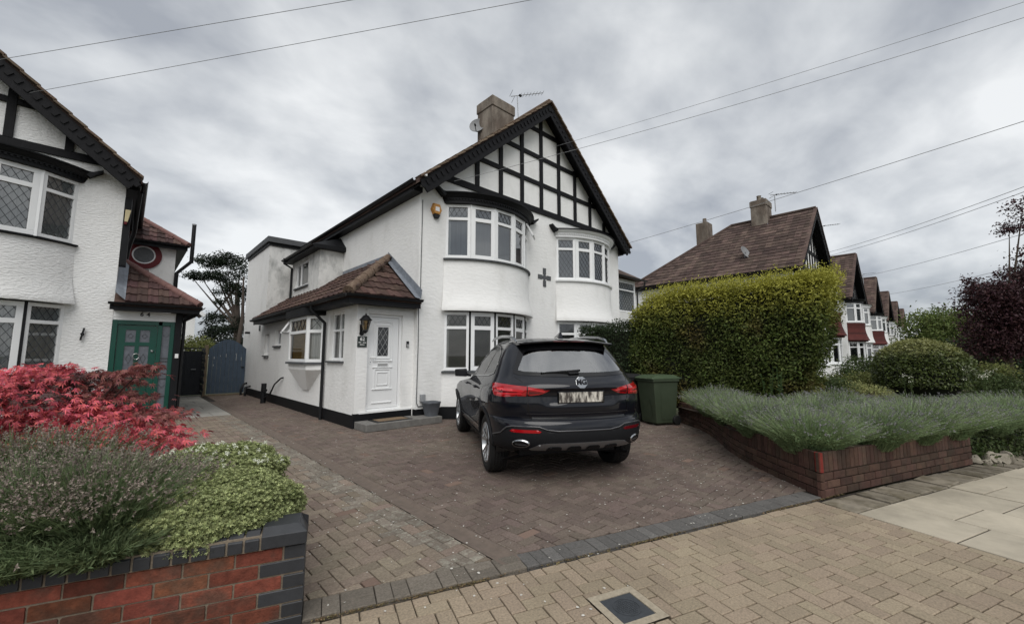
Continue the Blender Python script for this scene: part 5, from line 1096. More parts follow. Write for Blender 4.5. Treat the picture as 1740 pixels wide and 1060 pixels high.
    weld(ring_strip([(-.275,.885),(.275,.885),(.275,1.016),(-.275,1.016)], [(-.26,.895),(.26,.895),(.26,1.006),(-.26,1.006)], lambda y, z, off: Vector((cr(.93)+.02-off, y, z)), .006, .010), 'plate_frame', BAND, pl)
    lip = weld(patch([(-.44,1.032),(.44,1.032),(.42,1.05),(-.42,1.05)], on_rear, .010, .05, .03), 'handle_lip', PAINT, C_)
    bc = on_rear(0, 1.105, .004); bn = Vector((-.93,0,.36)).normalized(); up = Vector((.36,0,.93)).normalized(); oc = [(.072*cos(pi/8+pi/4*k), .072*sin(pi/8+pi/4*k)) for k in range(8)]
    g = MB(); g.prism(oc, lambda u,v,d: bc+Vector((0,-1,0))*u+up*v+bn*d, -.01, .012); bd = g.build('badge', CHR, C_, bevel=.004)
    text_on(bd, 'MG', .082, bc+bn*.0135+up*.001, (0,-1,0), up, BAND, 'badge_letters', bold=.004, ext=.002); p_ = on_rear(-.60, .90, .006); text_on(C_, 'HS', .042, p_, Vector((.35,-.94,0)), (0,0,1), CHR, 'trim_letters', bold=.001)
    # wiper
    wp = weld(patch([(-.02,1.205),(.10,1.20),(.12,1.225),(.0,1.235)], on_rear, .03, .05, .02), 'wiper_base', PLAST, C_); g = MB(); g.tube([on_rear(-.03,1.235,.035), on_rear(.12,1.228,.03), on_rear(.36,1.215,.014)], [.015,.012,.008], 6); g.build('wiper_arm', PLAST, wp, smooth=60); g = MB(); g.bar(on_rear(.02,1.21,.012), on_rear(.42,1.208,.012), .015, .018); g.build('wiper_blade', BAND, wp)
    # flank: doors, handles, cladding, mirrors
    for s in (1,-1):
        fs = lambda x, z, off, s=s: on_side(x, z, s, off)
        for pts in ([(.36,1.13),(.42,.95),(.48,.72),(.46,.45)], [(1.12,1.12),(1.14,.8),(1.10,.40)], [(2.12,1.0),(2.16,.75),(2.10,.40)], [(.46,.42),(1.1,.40),(2.1,.40)]): ribbon(pts, .004, fs).build('door_seam', SEAM, C_)
        for x in (.55, 1.38):
            P = [fs(x+d, .985+.01*d, o_) for d, o_ in ((-.1,.004),(-.08,.035),(.08,.035),(.1,.004))]; g = MB(); g.tube(P, .013, 6); g.build('door_handle', CHR if 0 else PAINT, C_, smooth=60)
        sill = [(.36,.22),(2.36,.22),(2.36,.36),(.36,.36)]; weld(patch(sill, fs, .012, .08, .03), 'sill_cladding', PLAST, C_); ribbon([(.5,.47),(2.2,.45)], .012, fs, .010).build('sill_trim', CHR, C_)
        for wx in (0, 2.72):
            g = MB(); ths = [pi*(-.12+1.24*k/30) for k in range(31)]
            for t0, t1 in zip(ths[:-1], ths[1:]):
                pt = lambda t, r, o_: fs(wx+r*cos(t), max(.205, .35+r*sin(t)), o_)
                for (ra, oa), (rb, ob) in (((.375,-.06),(.378,.014)), ((.378,.014),(.43,.018)), ((.43,.018),(.438,.002))): g.add([pt(t0,ra,oa), pt(t1,ra,oa), pt(t1,rb,ob), pt(t0,rb,ob)], [(0,1,2,3)])
            weld(g, 'arch_cladding', PLAST, C_, 40)
            # wheel
            y0 = s*.80; wm = MB(); hw = .115
            wm.lathe([(.235,-hw*.85),(.30,-hw),(.335,-hw*.86),(WR,-hw*.55),(WR+.001,0),(WR,hw*.55),(.335,hw*.86),(.30,hw),(.245,hw*.93),(.235,hw*.85)], (wx,y0,WR), (0,s,0), 40, caps=False); w_ = wm.build('wheel', TYRE, C_, smooth=40)
            gm = MB()
            for q in (-.055,-.02,.02,.055): gm.lathe([(WR+.0015,q-.004),(WR+.0015,q+.004)], (wx,y0,WR), (0,s,0), 40, caps=False)
            gm.build('tread_grooves', BAND, w_)
            r_ = MB(); r_.lathe([(.24,hw*.9),(.232,hw*.98),(.222,hw*.95),(.21,hw*.55),(.20,-.02)], (wx,y0,WR), (0,s,0), 40, caps=False); r_.build('rim', RIM, w_, smooth=50)
            d_ = MB(); d_.lathe([(.205,.0),(.02,.02)], (wx,y0,WR), (0,s,0), 30, caps=False); d_.build('brake_disc', RIMD, w_)
            for k in range(5):
                for j in (-1,1):
                    a0 = 2*pi*k/5+.3+j*.10; a1 = 2*pi*k/5+.3+j*.22; c0 = Vector((wx,y0,WR)); r0 = lambda a, r, d: c0+Vector((r*cos(a), s*d, r*sin(a)))
                    sp = MB(); sp.bar(r0(a0,.045,hw*.62), r0(a1,.225,hw*.86), .026, .03, (0,1,0)); sp.build('spoke', RIM, w_, bevel=.005)
            h_ = MB(); h_.lathe([(.05,hw*.5),(.052,hw*.72),(.03,hw*.78),(.001,hw*.78)], (wx,y0,WR), (0,s,0), 16, caps=False); h_.build('hub', RIMD, w_, smooth=40)
            a_ = MB(); a_.grid(lambda u, v: Vector((wx+.392*cos(pi*(-.03+1.06*u)), s*(.50+.36*v), .35+.392*sin(pi*(-.03+1.06*u)))), 20, 2); a_.build('wheel_housing', BAND, C_)
        g = MB(); c = Vector((1.66, s*1.0, 1.13)); g.add([c+Vector((dx, dy*s, dz)) for dx, dy, dz in ((-.06,-.10,-.07),(-.06,.11,-.06),(-.06,.12,.06),(-.06,-.09,.07),(.10,-.09,-.05),(.09,.07,-.045),(.09,.08,.04),(.10,-.08,.05))], [(0,3,2,1),(4,5,6,7),(0,1,5,4),(1,2,6,5),(2,3,7,6),(3,0,4,7)]); mr = g.build('door_mirror', PAINT, C_, bevel=.025, seg=3); g = MB(); g.bar(Vector((1.67,s*.84,1.08)), Vector((1.67,s*.95,1.10)), .08, .04); g.build('mirror_arm', PLAST, mr); g = MB(); g.box(1.594, s*.915, 1.075, 1.599, s*1.105, 1.18); g.build('mirror_glass', BAND, mr, bevel=.01)
    return C_
car = build_car((4.264*1.0, 3.675*1.0, ZD), math.atan2(.8757,.4826), 1.04)

# ------------------------------------------------------------------ garden walls
BRICK = M('red_brick', (.150,.047,.027), .9, .4, 26, .005, 90, rnd=.35, hue=.012, c2=(.072,.042,.030), c2scale=7, c2amt=.75); BLUEB = M('blue_engineering_brick', (.027,.029,.033), .5, .2, 20, .001, 120, rnd=.22, spec=.4); MORTAR = M('mortar', (.20,.165,.125), .95, .25, 40, .004, 150)
PBRICK = M('weathered_brown_brick', (.078,.043,.032), .95, .3, 18, .003, 90, rnd=.3, hue=.01, c2=(.058,.042,.031), c2scale=3, c2amt=.8); PBRED = M('bright_red_brick', (.17,.026,.02), .9, .2, 18, .003, 90); PMORT = M('brown_mortar', (.115,.09,.066), .95, .25, 40, .004, 150)
lw = thing('garden_wall', 'low red brick wall with dark blue brick coping, front left', 'wall', pav(-.9, .1))
def brick_at(parent, mat, s0, s1, v0, v1, z0, z1, cache={}):
    k = (mat.name, round(s1-s0,3), round(v1-v0,3), round(z1-z0,3))
    if k not in cache:
        g = MB(); a, b, c = (s1-s0)/2, (v1-v0)/2, (z1-z0)/2; r = .004
        for sz in (1,):
            lv = [(-c, 0), (c-r, 0), (c, r)]; vs = []
            for z, i in lv: vs += [(x*(a-i), y*(b-i), z) for x, y in ((-1,-1),(1,-1),(1,1),(-1,1))]
            g.add(vs, [(i*4+j, i*4+(j+1)%4, i*4+4+(j+1)%4, i*4+4+j) for i in range(2) for j in range(4)]+[(8,9,10,11),(3,2,1,0)])
        cache[k] = g.mesh('brick', mat)
    off = Vector(OFF[parent.name]); o = link_obj('brick', cache[k], parent, Vector(pav((s0+s1)/2,(v0+v1)/2+random.gauss(0,.0015),(z0+z1)/2))-off, (random.gauss(0,.004), random.gauss(0,.004), PA+random.gauss(0,.004))); return o
random.seed(21)
g = MB(); g.obox(pav(-1.2,.108,.21), Vector((*PU,0))*1.194, Vector((*PV,0))*.101, Vector((0,0,.215))); g.build('mortar_core', MORTAR, lw)
for r in range(6):
    zb = .425-.075*(r+1)+.01; first = .1025 if r % 2 == 0 else .215; s = 0.; brick_at(lw, BLUEB, -first, 0, 0, .215, zb, zb+.065); s = -first-.01
    while s > -2.3: brick_at(lw, BRICK, s-.215, s, 0, .215, zb, zb+.065); s -= .225
def coping(parent, s0, s1, z0, z1, end=False):
    g = MB(); off = Vector(OFF[parent.name]); prof = [(-.02,z0),(.235,z0),(.235,z1-.035),(.19,z1),(.03,z1),(-.02,z1-.035)]; e = .045 if end else 0
    vs = [Vector(pav(s0, v, z)) for v, z in prof]+[Vector(pav(s1-(e if z > z1-.01 else 0), v, z)) for v, z in prof]; g.add(vs, [tuple(range(6))[::-1], tuple(range(6,12))]+[(i,(i+1)%6,6+(i+1)%6,6+i) for i in range(6)]); return g.build('coping_brick', BLUEB, parent, bevel=.003)
coping(lw, -.215, .006, .435, .535, True); s = -.225
while s > -2.3: coping(lw, s-.066, s, .435, .525); s -= .077
g = MB(); g.obox(pav(-1.26,.108,.468), Vector((*PU,0))*1.06, Vector((*PV,0))*.118, Vector((0,0,.038))); g.build('coping_mortar', MORTAR, lw)
bed = structure(MB().add([pav(-3.2,.2,.42), pav(-.02,.2,.42), (.55,3.6,.40), (.15,4.6,.36), (-.5,6.2,.3), (-3,7,.3), pav(-5,1.5,.42)], [tuple(range(7))]).build('planting_bed', SOIL))
# planter wall to the right, curving back towards the hedge
pw = thing('planter_wall', 'curved low brown brick planter wall under the lavender on the right', 'wall', (5.36,.98,0))
def polyline(P, step):
    P = [Vector((*p,0)) for p in P]; c = [0]
    for a, b in zip(P[:-1], P[1:]): c.append(c[-1]+(b-a).length)
    return P, c
def along(P, c, d):
    d = max(0, min(d, c[-1]-1e-6)); i = next(k for k in range(len(c)-1) if c[k+1] > d); t = (d-c[i])/(c[i+1]-c[i]); return P[i].lerp(P[i+1], t), (P[i+1]-P[i]).normalized()
def spline(P, n=8):
    out = []; P = [Vector((*p,0)) for p in P]
    for i in range(len(P)-1):
        p0, p1, p2, p3 = P[max(i-1,0)], P[i], P[i+1], P[min(i+2,len(P)-1)]
        for k in range(n):
            t = k/n; out.append(.5*((2*p1)+(p2-p0)*t+(2*p0-5*p1+4*p2-p3)*t*t+(3*p1-p0-3*p2+p3)*t**3))
    return [(p.x,p.y) for p in out]+[(P[-1].x,P[-1].y)]
curve = spline([(9.0,4.15),(8.35,3.40),(7.60,2.85),(6.62,2.22),(5.90,1.58),(5.36,.98)])
front = [(5.36,.98),(8.50,-.16)]
def brick_run(path, flip, end_red):
    P, c = polyline(path, .1); L_ = c[-1]; n0 = len(path); side = -1
    core = MB(); 
    for a, b in zip(P[:-3] if len(path) > 2 else P[:-1], P[1:]):
        t = (b-a).normalized(); n = Vector((t.y,-t.x,0)); core.obox((a+b)/2-n*.075+Vector((0,0,.225)), (b-a)*(.5 if (b-P[-1]).length > .01 and len(path) > 2 else .47), n*.05, Vector((0,0,.222)))
    core.build('mortar_core', PMORT, pw); shared = {}
    def put(d0, d1, z0, z1, mat):
        k = (mat.name, round(d1-d0,3), round(z1-z0,3))
        if k not in shared:
            g = MB(); a, b, h = (d1-d0)/2, .02, (z1-z0)/2; r = .004
            vs = [(-a,b,-h),(a,b,-h),(a,b,h),(-a,b,h),(-a,-b+r,-h),(a,-b+r,-h),(a,-b+r,h),(-a,-b+r,h),(-a+r,-b,-h+r),(a-r,-b,-h+r),(a-r,-b,h-r),(-a+r,-b,h-r)]
            g.add(vs, [(0,3,2,1),(4,5,9,8),(5,6,10,9),(6,7,11,10),(7,4,8,11),(8,9,10,11),(3,7,6,2),(0,4,7,3),(1,2,6,5)]); shared[k] = g.mesh('brick', mat)
        p, t = along(P, c, (d0+d1)/2); n = Vector((t.y,-t.x,0)); link_obj('brick', shared[k], pw, p-n*.02+Vector((0,0,(z0+z1)/2))-Vector(OFF[pw.name]), (random.gauss(0,.004), 0, math.atan2(t.y,t.x)+random.gauss(0,.006)))
    for r in range(3):
        nb = round(L_/.225); pt_ = L_/nb
        for q in range(nb+1):
            d = q*pt_-(pt_/2 if r % 2 else 0); a_, b_ = max(0, d+.005), min(L_, d+pt_-.005)
            if b_-a_ > .03: put(a_ if a_ > .01 else -.0, b_ if b_ < L_-.01 else L_, .01+.083*r, .01+.083*r+.073, PBRICK)
    nb = round(L_/.077); pt_ = L_/nb
    for q in range(nb): put(q*pt_+.004, (q+1)*pt_-.004, .262, .462, PBRED if (end_red and q == nb-1) else PBRICK)
brick_run(curve, 1, True); brick_run(front, 1, False)
soil2 = structure(MB().add([(5.5,1.08,.40),(8.5,-.05,.40),(13,-1.7,.3),(13,5,.3),(9.0,4.2,.36),(7.7,2.95,.40),(6.6,2.3,.4)], [tuple(range(7))]).build('raised_bed', SOIL))
# ------------------------------------------------------------------ bins
def wheelie(label, loc, rot, mat, mat2):
    b = local_thing('wheelie_bin', label, 'bin', loc, (0,0,rot), 1, 'wheelie bins by the hedge'); g = MB()
    ring = lambda hx, y0, y1, z: [(-hx,y0,z),(hx,y0,z),(hx,y1,z),(-hx,y1,z)]
    rows = [ring(.215,-.24,.22,.03), ring(.235,-.26,.235,.06), ring(.275,-.335,.30,.90), ring(.30,-.36,.32,.91), ring(.30,-.36,.32,.965)]
    g.add([p for r in rows for p in r], [(i*4+k, i*4+(k+1)%4, i*4+4+(k+1)%4, i*4+4+k) for i in range(4) for k in range(4)]+[(3,2,1,0),(16,17,18,19)]); g.build('body', mat, b, bevel=.022, seg=3)
    g = MB(); g.add([(-.305,-.385,.955),(.305,-.385,.955),(.305,.34,.955),(-.305,.34,.955),(-.305,-.385,.99),(.305,-.385,.99),(.305,.34,.995),(-.305,.34,.995),(-.23,-.24,1.045),(.23,-.24,1.045),(.23,.24,1.05),(-.23,.24,1.05)], [(0,3,2,1),(0,1,5,4),(1,2,6,5),(2,3,7,6),(3,0,4,7),(4,5,9,8),(5,6,10,9),(6,7,11,10),(7,4,8,11),(8,9,10,11)]); ld_ = g.build('lid', mat2, b, bevel=.015, seg=3)
    g = MB(); g.tube([(-.27,.35,.97),(-.27,.41,.98),(.27,.41,.98),(.27,.35,.97)], .016, 8); g.build('handle', mat, b, smooth=60); g = MB(); g.box(-.12,-.41,.965,.12,-.37,.985); g.build('lid_grip', mat2, ld_, bevel=.01)
    yf = lambda z: -.26-.075*(z-.06)/.84
    for z0, z1, w in ((.10,.52,.13),):
        g = MB(); g.add([(-w,yf(z0)-.008,z0),(w,yf(z0)-.008,z0),(w,yf(z1)-.008,z1-.05),(w-.05,yf(z1)-.008,z1),(-w+.05,yf(z1)-.008,z1),(-w,yf(z1)-.008,z1-.05)], [tuple(range(6))]); g.build('front_panel', mat, b)
    for s in (-1,1):
        g = MB(); xs = lambda z: s*(.235+.04*(z-.06)/.84)+s*.007; g.add([(xs(.12),-.14,.12),(xs(.12),.14,.12),(xs(.78),.16,.78),(xs(.82),.10,.82),(xs(.82),-.10,.82),(xs(.78),-.16,.78)], [tuple(range(6))]); g.build('side_panel', mat, b)
        g = MB(); g.lathe([(.03,-.03),(.09,-.03),(.1,-.02),(.1,.02),(.09,.03),(.03,.03)], (s*.255,.245,.10), (1,0,0), 20); g.build('wheel', TYRE, b, smooth=40)
    g = MB(); g.box(-.10,-.318,.70,-.055,-.312,.755); g.build('moulded_mark', mat2, b); return b
GBIN = M('green_bin_plastic', (.040,.054,.032), .55, .12, 6, .001, 200, spec=.35); KBIN = M('black_bin_plastic', (.012,.012,.013), .55, .15, 6, spec=.35)
GBIN2 = M('green_lid_plastic', (.052,.078,.042), .5, .1, 6, spec=.35)
wheelie('green wheelie bin standing by the hedge, right of the car', (8.47, 4.33, ZD), R(-113), GBIN, GBIN2); wheelie('black wheelie bin half hidden behind the car', (8.32, 5.05, ZD), R(-108), KBIN, KBIN)

# ------------------------------------------------------------------ foliage
def orient(D, Nn):
    D = D/np.linalg.norm(D, axis=1, keepdims=True); Nn = Nn-(Nn*D).sum(1, keepdims=True)*D; Nn = Nn/(np.linalg.norm(Nn, axis=1, keepdims=True)+1e-9); S = np.cross(D, Nn); return D, S, Nn
def leaf_mesh(name, P, D, Nn, size, shape, mat):
    """shape: (k,3) leaf outline in (along, side, normal), faces list of equal length"""
    vs, fs = shape; vs = np.array(vs, float); fs = np.array(fs, int); D, S, Nn = orient(D, Nn); size = np.asarray(size).reshape(-1,1,1)
    V = P[:,None,:] + size*(vs[None,:,0,None]*D[:,None,:] + vs[None,:,1,None]*S[:,None,:] + vs[None,:,2,None]*Nn[:,None,:]); k = len(vs)
    F = (np.arange(len(P))[:,None,None]*k + fs[None]).reshape(-1, fs.shape[1]); return np_mesh(name, V.reshape(-1,3), F, mat)
DIAMOND = ([(0,0,0),(.45,-.24,.05),(1,0,0),(.45,.24,.05)], [(0,1,2,3)])
LEAF2 = ([(0,0,0),(.4,-.26,.07),(1,0,-.05),(.4,.26,.07),(.45,0,0)], [(0,1,4,4),(1,2,4,4),(2,3,4,4),(3,0,4,4)])
NARROW = ([(0,0,0),(.4,-.09,.03),(1,0,-.06),(.4,.09,.03)], [(0,1,2,3)])
ROSETTE = ([], [])
for k in range(6):
    a = 2*pi*k/6; b = len(ROSETTE[0]); up_ = 1.5
    for r, w, h in ((.0,0,0),(.5,-.2,.35),(1,0,.45),(.5,.2,.35)): ROSETTE[0].append((h*up_*1.3, r*cos(a)-w*sin(a), r*sin(a)+w*cos(a)))
    ROSETTE[1].append((b,b+1,b+2,b+3))
PALM = ([], [])
for k, (a, l) in enumerate(((0,1),(.55,.92),(-.55,.92),(1.1,.7),(-1.1,.7),(1.75,.4),(-1.75,.4))):
    b = len(PALM[0])
    for r, w, z in ((0,0,0),(.42*l,-.085,.02),(l,0,-.14*l),(.42*l,.085,.02)): PALM[0].append((r*cos(a)-w*sin(a), r*sin(a)+w*cos(a), z))
    PALM[1].append((b,b+1,b+2,b+3))
def rand_dirs(n): v = RNG.normal(size=(n,3)); return v/np.linalg.norm(v, axis=1, keepdims=True)
def leaf_part(name, parent, me):
    off = Vector(OFF.get(parent.name, (0,0,0))); o = bpy.data.objects.new(name, me); COL.objects.link(o); o.parent = parent; o.location = -off; OFF[o.name] = (0,0,0); return o
def foliage_mat(name, base, tip=None, ztip=None, rnd=.4, hue=.02, brown=None, bscale=1., trans=.25, rough=.6, spec=.25, nscale=1.5):
    m = M(name, base, rough, .35, nscale, rnd=rnd, hue=hue, c2=brown, c2scale=bscale, c2amt=.8, c2lo=.55, c2hi=.68, trans=trans, spec=spec, detail=3)
    if tip:
        nt = m.node_tree; N = nt.nodes.new; L = nt.links.new; b = nt.nodes['Principled BSDF']; src = b.inputs['Base Color'].links[0].from_socket
        ge = N('ShaderNodeNewGeometry'); sp = N('ShaderNodeSeparateXYZ'); L(ge.outputs['Position'], sp.inputs[0]); no = N('ShaderNodeTexNoise'); no.inputs['Scale'].default_value = 2.2; no.inputs['Detail'].default_value = 4; L(ge.outputs['Position'], no.inputs[0])
        mm = N('ShaderNodeMath'); mm.operation = 'MULTIPLY_ADD'; mm.inputs[1].default_value = .9; L(no.outputs[0], mm.inputs[0]); L(sp.outputs[2], mm.inputs[2])
        rr = N('ShaderNodeMath'); rr.operation = 'MULTIPLY_ADD'; rr.inputs[1].default_value = .3; L(ge.outputs['Random Per Island'], rr.inputs[0]); L(mm.outputs[0], rr.inputs[2])
        mr = N('ShaderNodeMapRange'); mr.inputs[1].default_value = ztip[0]; mr.inputs[2].default_value = ztip[1]; L(rr.outputs[0], mr.inputs[0])
        mx = N('ShaderNodeMix'); mx.data_type = 'RGBA'; L(mr.outputs[0], mx.inputs[0]); L(src, mx.inputs[6]); mx.inputs[7].default_value = (*tip,1); L(mx.outputs[2], b.inputs['Base Color'])
        for n in nt.nodes:
            if n.type == 'BSDF_TRANSLUCENT': L(mx.outputs[2], n.inputs[0])
    return m
BARK = M('bark', (.085,.068,.052), .95, .35, 12, .01, 30, stretch=(1,1,.3)); PINEBARK = M('pine_bark', (.075,.06,.05), .95, .3, 6, .01, 20, stretch=(1,1,.3)); CORE = M('painted_core_shade', (.012,.014,.007), .95, .4, 8)  # CORE is a near-black filler: shade between leaves put into its colour
# tall hedge along the boundary
HEDGE = foliage_mat('hedge_leaf', (.075,.100,.024), (.36,.35,.06), (2.72,3.42), .45, .02, (.115,.085,.026), .9, nscale=1.2)
def hedge_pts(n, x0, x1, y0, y1, z0, z1, batter=.0, bulge=.1):
    """points on the visible shell of a clipped hedge with uneven faces"""
    P = []; Nn = []
    faces = [('x0', (y1-y0)*(z1-z0)), ('x1', .25*(y1-y0)*(z1-z0)), ('y0', (x1-x0)*(z1-z0)), ('y1', .5*(x1-x0)*(z1-z0)), ('top', 1.2*(x1-x0)*(y1-y0))]; tot = sum(a for _, a in faces)
    for f, a in faces:
        m = int(n*a/tot); u, v = RNG.random(m), RNG.random(m); x = x0+(x1-x0)*u; y = y0+(y1-y0)*v; z = z0+(z1-z0)*RNG.random(m)
        if f == 'x0': p = np.stack([np.full(m,x0), y, z],1); nn = (-1,0,.12)
        elif f == 'x1': p = np.stack([np.full(m,x1), y, z],1); nn = (1,0,.1)
        elif f == 'y0': p = np.stack([x, np.full(m,y0), z],1); nn = (0,-1,.1)
        elif f == 'y1': p = np.stack([x, np.full(m,y1), z],1); nn = (0,1,.1)
        else: p = np.stack([x, y, np.full(m,z1)],1); nn = (0,0,1)
        P.append(p); Nn.append(np.tile(np.array(nn, float), (m,1)))
    P = np.concatenate(P); Nn = np.concatenate(Nn)
    w = bulge*(np.sin(P[:,1]*2.3+P[:,2]*1.3)+np.sin(P[:,1]*5.1-P[:,2]*4.2+1)*.6+np.sin(P[:,2]*7.3+P[:,1]*8.8)*.35+np.sin(P[:,0]*6+P[:,1]*3.1)*.4)
    P = P + Nn*(w*.6 + RNG.normal(-.03,.055,len(P)))[:,None]
    P[:,1] -= batter*(P[:,2]-z0)*np.clip(1-(P[:,1]-y0)/(y1-y0),0,1)
    return P, Nn
hg = thing('hedge', 'tall clipped hedge with yellow-green tips behind the bins', 'hedge', (9.5, 3.3, 0))
P, Nn = hedge_pts(62000, 9.02, 10.0, 1.75, 5.25, .35, 2.88, .16)
edge = 1 - np.clip((P[:,1]-5.25+1.1)/1.1, 0, 1)*.14; P[:,2] = .35+(P[:,2]-.35)*edge
D = Nn*.55+rand_dirs(len(P))*.65+np.array([0,0,-.10]); leaf = leaf_mesh('foliage', P, D, Nn*.6+rand_dirs(len(P))*.5+np.array([0,0,.5]), RNG.uniform(.035,.080,len(P)), DIAMOND, HEDGE); leaf_part('foliage', hg, leaf)
n = 1500; x = RNG.uniform(9.0,9.95,n); y = RNG.uniform(1.2,5.0,n); P = np.stack([x,y,np.full(n,2.88)+RNG.normal(0,.06,n)-.1*np.clip(y-4.2,0,2)],1); Q = np.repeat(P,9,0)+RNG.normal(0,.03,(n*9,3))+np.tile(np.linspace(0,.17,9),n)[:,None]*np.repeat(rand_dirs(n)*.5+np.array([0,0,1]),9,0); leaf_part('top_shoots', hg, leaf_mesh('top_shoots', Q, rand_dirs(len(Q))+np.array([0,0,.5]), rand_dirs(len(Q)), RNG.uniform(.03,.055,len(Q)), DIAMOND, HEDGE))
g = MB(); g.add([(9.16,1.95,.3),(9.86,1.95,.3),(9.88,5.1,.3),(9.14,5.1,.3),(9.10,1.42,2.80),(9.90,1.42,2.80),(9.90,5.15,2.60),(9.10,5.15,2.60)], [(0,3,2,1),(4,5,6,7),(0,1,5,4),(1,2,6,5),(2,3,7,6),(3,0,4,7)]); g.build('shade_core', CORE, hg)  # solid filler against see-through; its dark colour stands for inner shade
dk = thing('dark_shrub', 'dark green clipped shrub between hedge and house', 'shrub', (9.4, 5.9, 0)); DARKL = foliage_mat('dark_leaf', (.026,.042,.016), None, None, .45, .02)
P, Nn = hedge_pts(13000, 8.85, 9.9, 5.2, 6.75, .1, 2.25, 0, .09); leaf_part('foliage', dk, leaf_mesh('foliage', P, Nn*.4+rand_dirs(len(P))*.7, Nn+rand_dirs(len(P))*.6, RNG.uniform(.04,.075,len(P)), DIAMOND, DARKL)); g = MB(); g.box(8.98,5.3,.1,9.8,6.6,2.08); g.build('shade_core', CORE, dk)
# lavender
def lavender(name, label, base, clumps, mats, group=None, leaf_per=9, flower=.8, lean=1.0):
    t = thing(name, label, 'lavender', base, group); SP = []; LP = []; LD = []; LS = []; FP = []; FD = []; FS = []
    for (cx, cy, cz, rx, h, n) in clumps:
        a = RNG.uniform(0,2*pi,n); r = np.sqrt(RNG.random(n)); bx = cx+r*np.cos(a)*rx*.45; by = cy+r*np.sin(a)*rx*.45; out = np.stack([np.cos(a)*r, np.sin(a)*r, np.zeros(n)],1); Ln = h*RNG.uniform(.75,1.12,n)*(1-.12*r)
        B = np.stack([bx,by,np.full(n,cz)],1); spread = out*(rx*.95*lean)*(h/.5)**0; jit = RNG.normal(0,.10,(n,3))*h; jit[:,2] = 0
        pts = []
        for tt in (0,.33,.67,1.0):
            pts.append(B + (spread*(tt**1.35)+jit*tt**1.5)*.85 + np.array([0,0,1])*(Ln*(tt-.22*r*tt*tt))[:,None])
        SP.append(np.stack(pts,1))
        for q in range(leaf_per):
            tt = RNG.uniform(.08,.72,n); i = np.minimum((tt*3).astype(int),2); f = tt*3-i; ar = np.arange(n); S_ = np.stack(pts,1); p = S_[ar,i]*(1-f)[:,None]+S_[ar,i+1]*f[:,None]; d = S_[ar,i+1]-S_[ar,i]; d /= np.linalg.norm(d,axis=1,keepdims=True)
            LP.append(p); LD.append(d*.9+rand_dirs(n)*.75); LS.append(RNG.uniform(.028,.055,n))
        k = RNG.random(n) < (flower if h > .3 else .01); m = k.sum(); tip = pts[3][k]; d = (pts[3]-pts[2])[k]; d /= np.linalg.norm(d,axis=1,keepdims=True)
        for q in range(9):
            FP.append(tip+d*(RNG.uniform(-.035,.012,m))[:,None]); FD.append(d*.7+rand_dirs(m)*.8); FS.append(RNG.uniform(.010,.019,m))
    S_ = np.concatenate(SP); n = len(S_); w = np.cross(S_[:,3]-S_[:,0], rand_dirs(n)); w /= np.linalg.norm(w,axis=1,keepdims=True); w = w[:,None,:]*np.array([.0016,.0015,.0013,.0010])[None,:,None]
    V = np.stack([S_-w, S_+w],2).reshape(n,8,3); F = (np.arange(n)[:,None,None]*8+np.array([[0,1,3,2],[2,3,5,4],[4,5,7,6]])[None]).reshape(-1,4)
    leaf_part('stems', t, np_mesh('stems', V.reshape(-1,3), F, mats[0])); LP = np.concatenate(LP); leaf_part('leaves', t, leaf_mesh('leaves', LP, np.concatenate(LD), rand_dirs(len(LP)), np.concatenate(LS), NARROW, mats[1]))
    FP = np.concatenate(FP); leaf_part('flower_spikes', t, leaf_mesh('flower_spikes', FP, np.concatenate(FD), rand_dirs(len(FP)), np.concatenate(FS), DIAMOND, mats[2])); return t
LAV_S = foliage_mat('lavender_stem', (.135,.18,.085), rnd=.3, trans=.1); LAV_L = foliage_mat('lavender_leaf', (.12,.16,.075), rnd=.35, hue=.015, trans=.15); LAV_F = foliage_mat('dry_lavender_flower', (.23,.19,.16), rnd=.45, hue=.03, trans=.1)
LAV_L2 = foliage_mat('grey_green_lavender_leaf', (.175,.245,.115), rnd=.4, hue=.012, trans=.2); LAV_S2 = foliage_mat('grey_green_lavender_stem', (.20,.26,.13), rnd=.3, trans=.1); LAV_F2 = foliage_mat('mauve_lavender_flower', (.21,.20,.215), rnd=.35, hue=.03, trans=.1)
c1, c2, c3 = at_d(170,955,2.2), at_d(55,985,2.13), at_d(20,900,2.6); c4 = at_d(120,870,2.8)
lavender('lavender_bush', 'dark green lavender with dry flower spikes over the red brick wall', tuple(c1), [(c1.x,c1.y,.44,.42,.50,1700),(c2.x,c2.y,.44,.44,.52,1700),(c3.x,c3.y,.46,.38,.56,900),(c4.x,c4.y,.45,.40,.55,900),(c4.x-.45,c4.y+.1,.45,.4,.58,700)]+[(*pav(s__,.10)[:2],.47,.30,.20,800) for s__ in (-.92,-1.2,-1.5)], (LAV_S,LAV_L,LAV_F), leaf_per=12, flower=.5)
cl = []
random.seed(4)
lavs = [((5.80,1.16),.50,.40,'lavender clump at the corner of the brown planter wall'), ((6.42,1.80),.50,.42,'lavender clump next to the planter corner, on the driveway side'), ((7.15,2.38),.50,.42,'lavender clump in the middle of the curved planter wall'), ((7.95,2.95),.48,.42,'lavender clump at the back of the planter by the hedge'), ((6.62,.74),.52,.40,'lavender clump over the front planter wall, nearest the corner'), ((7.45,.42),.52,.42,'lavender clump over the middle of the front planter wall'), ((8.2,.12),.50,.42,'lavender clump at the far end of the front planter wall'), ((7.4,1.45),.5,.42,'lavender clump in the middle of the raised bed'), ((8.4,1.25),.5,.44,'lavender clump in the raised bed before the hedge end')]
for (x, y), rx, h, lab in lavs: lavender('lavender_bush', lab, (x,y,.4), [(x,y,.37,rx*1.05,h*1.32,2300)], (LAV_S2,LAV_L2,LAV_F2), 'lavender in the raised bed', leaf_per=10, flower=.22)
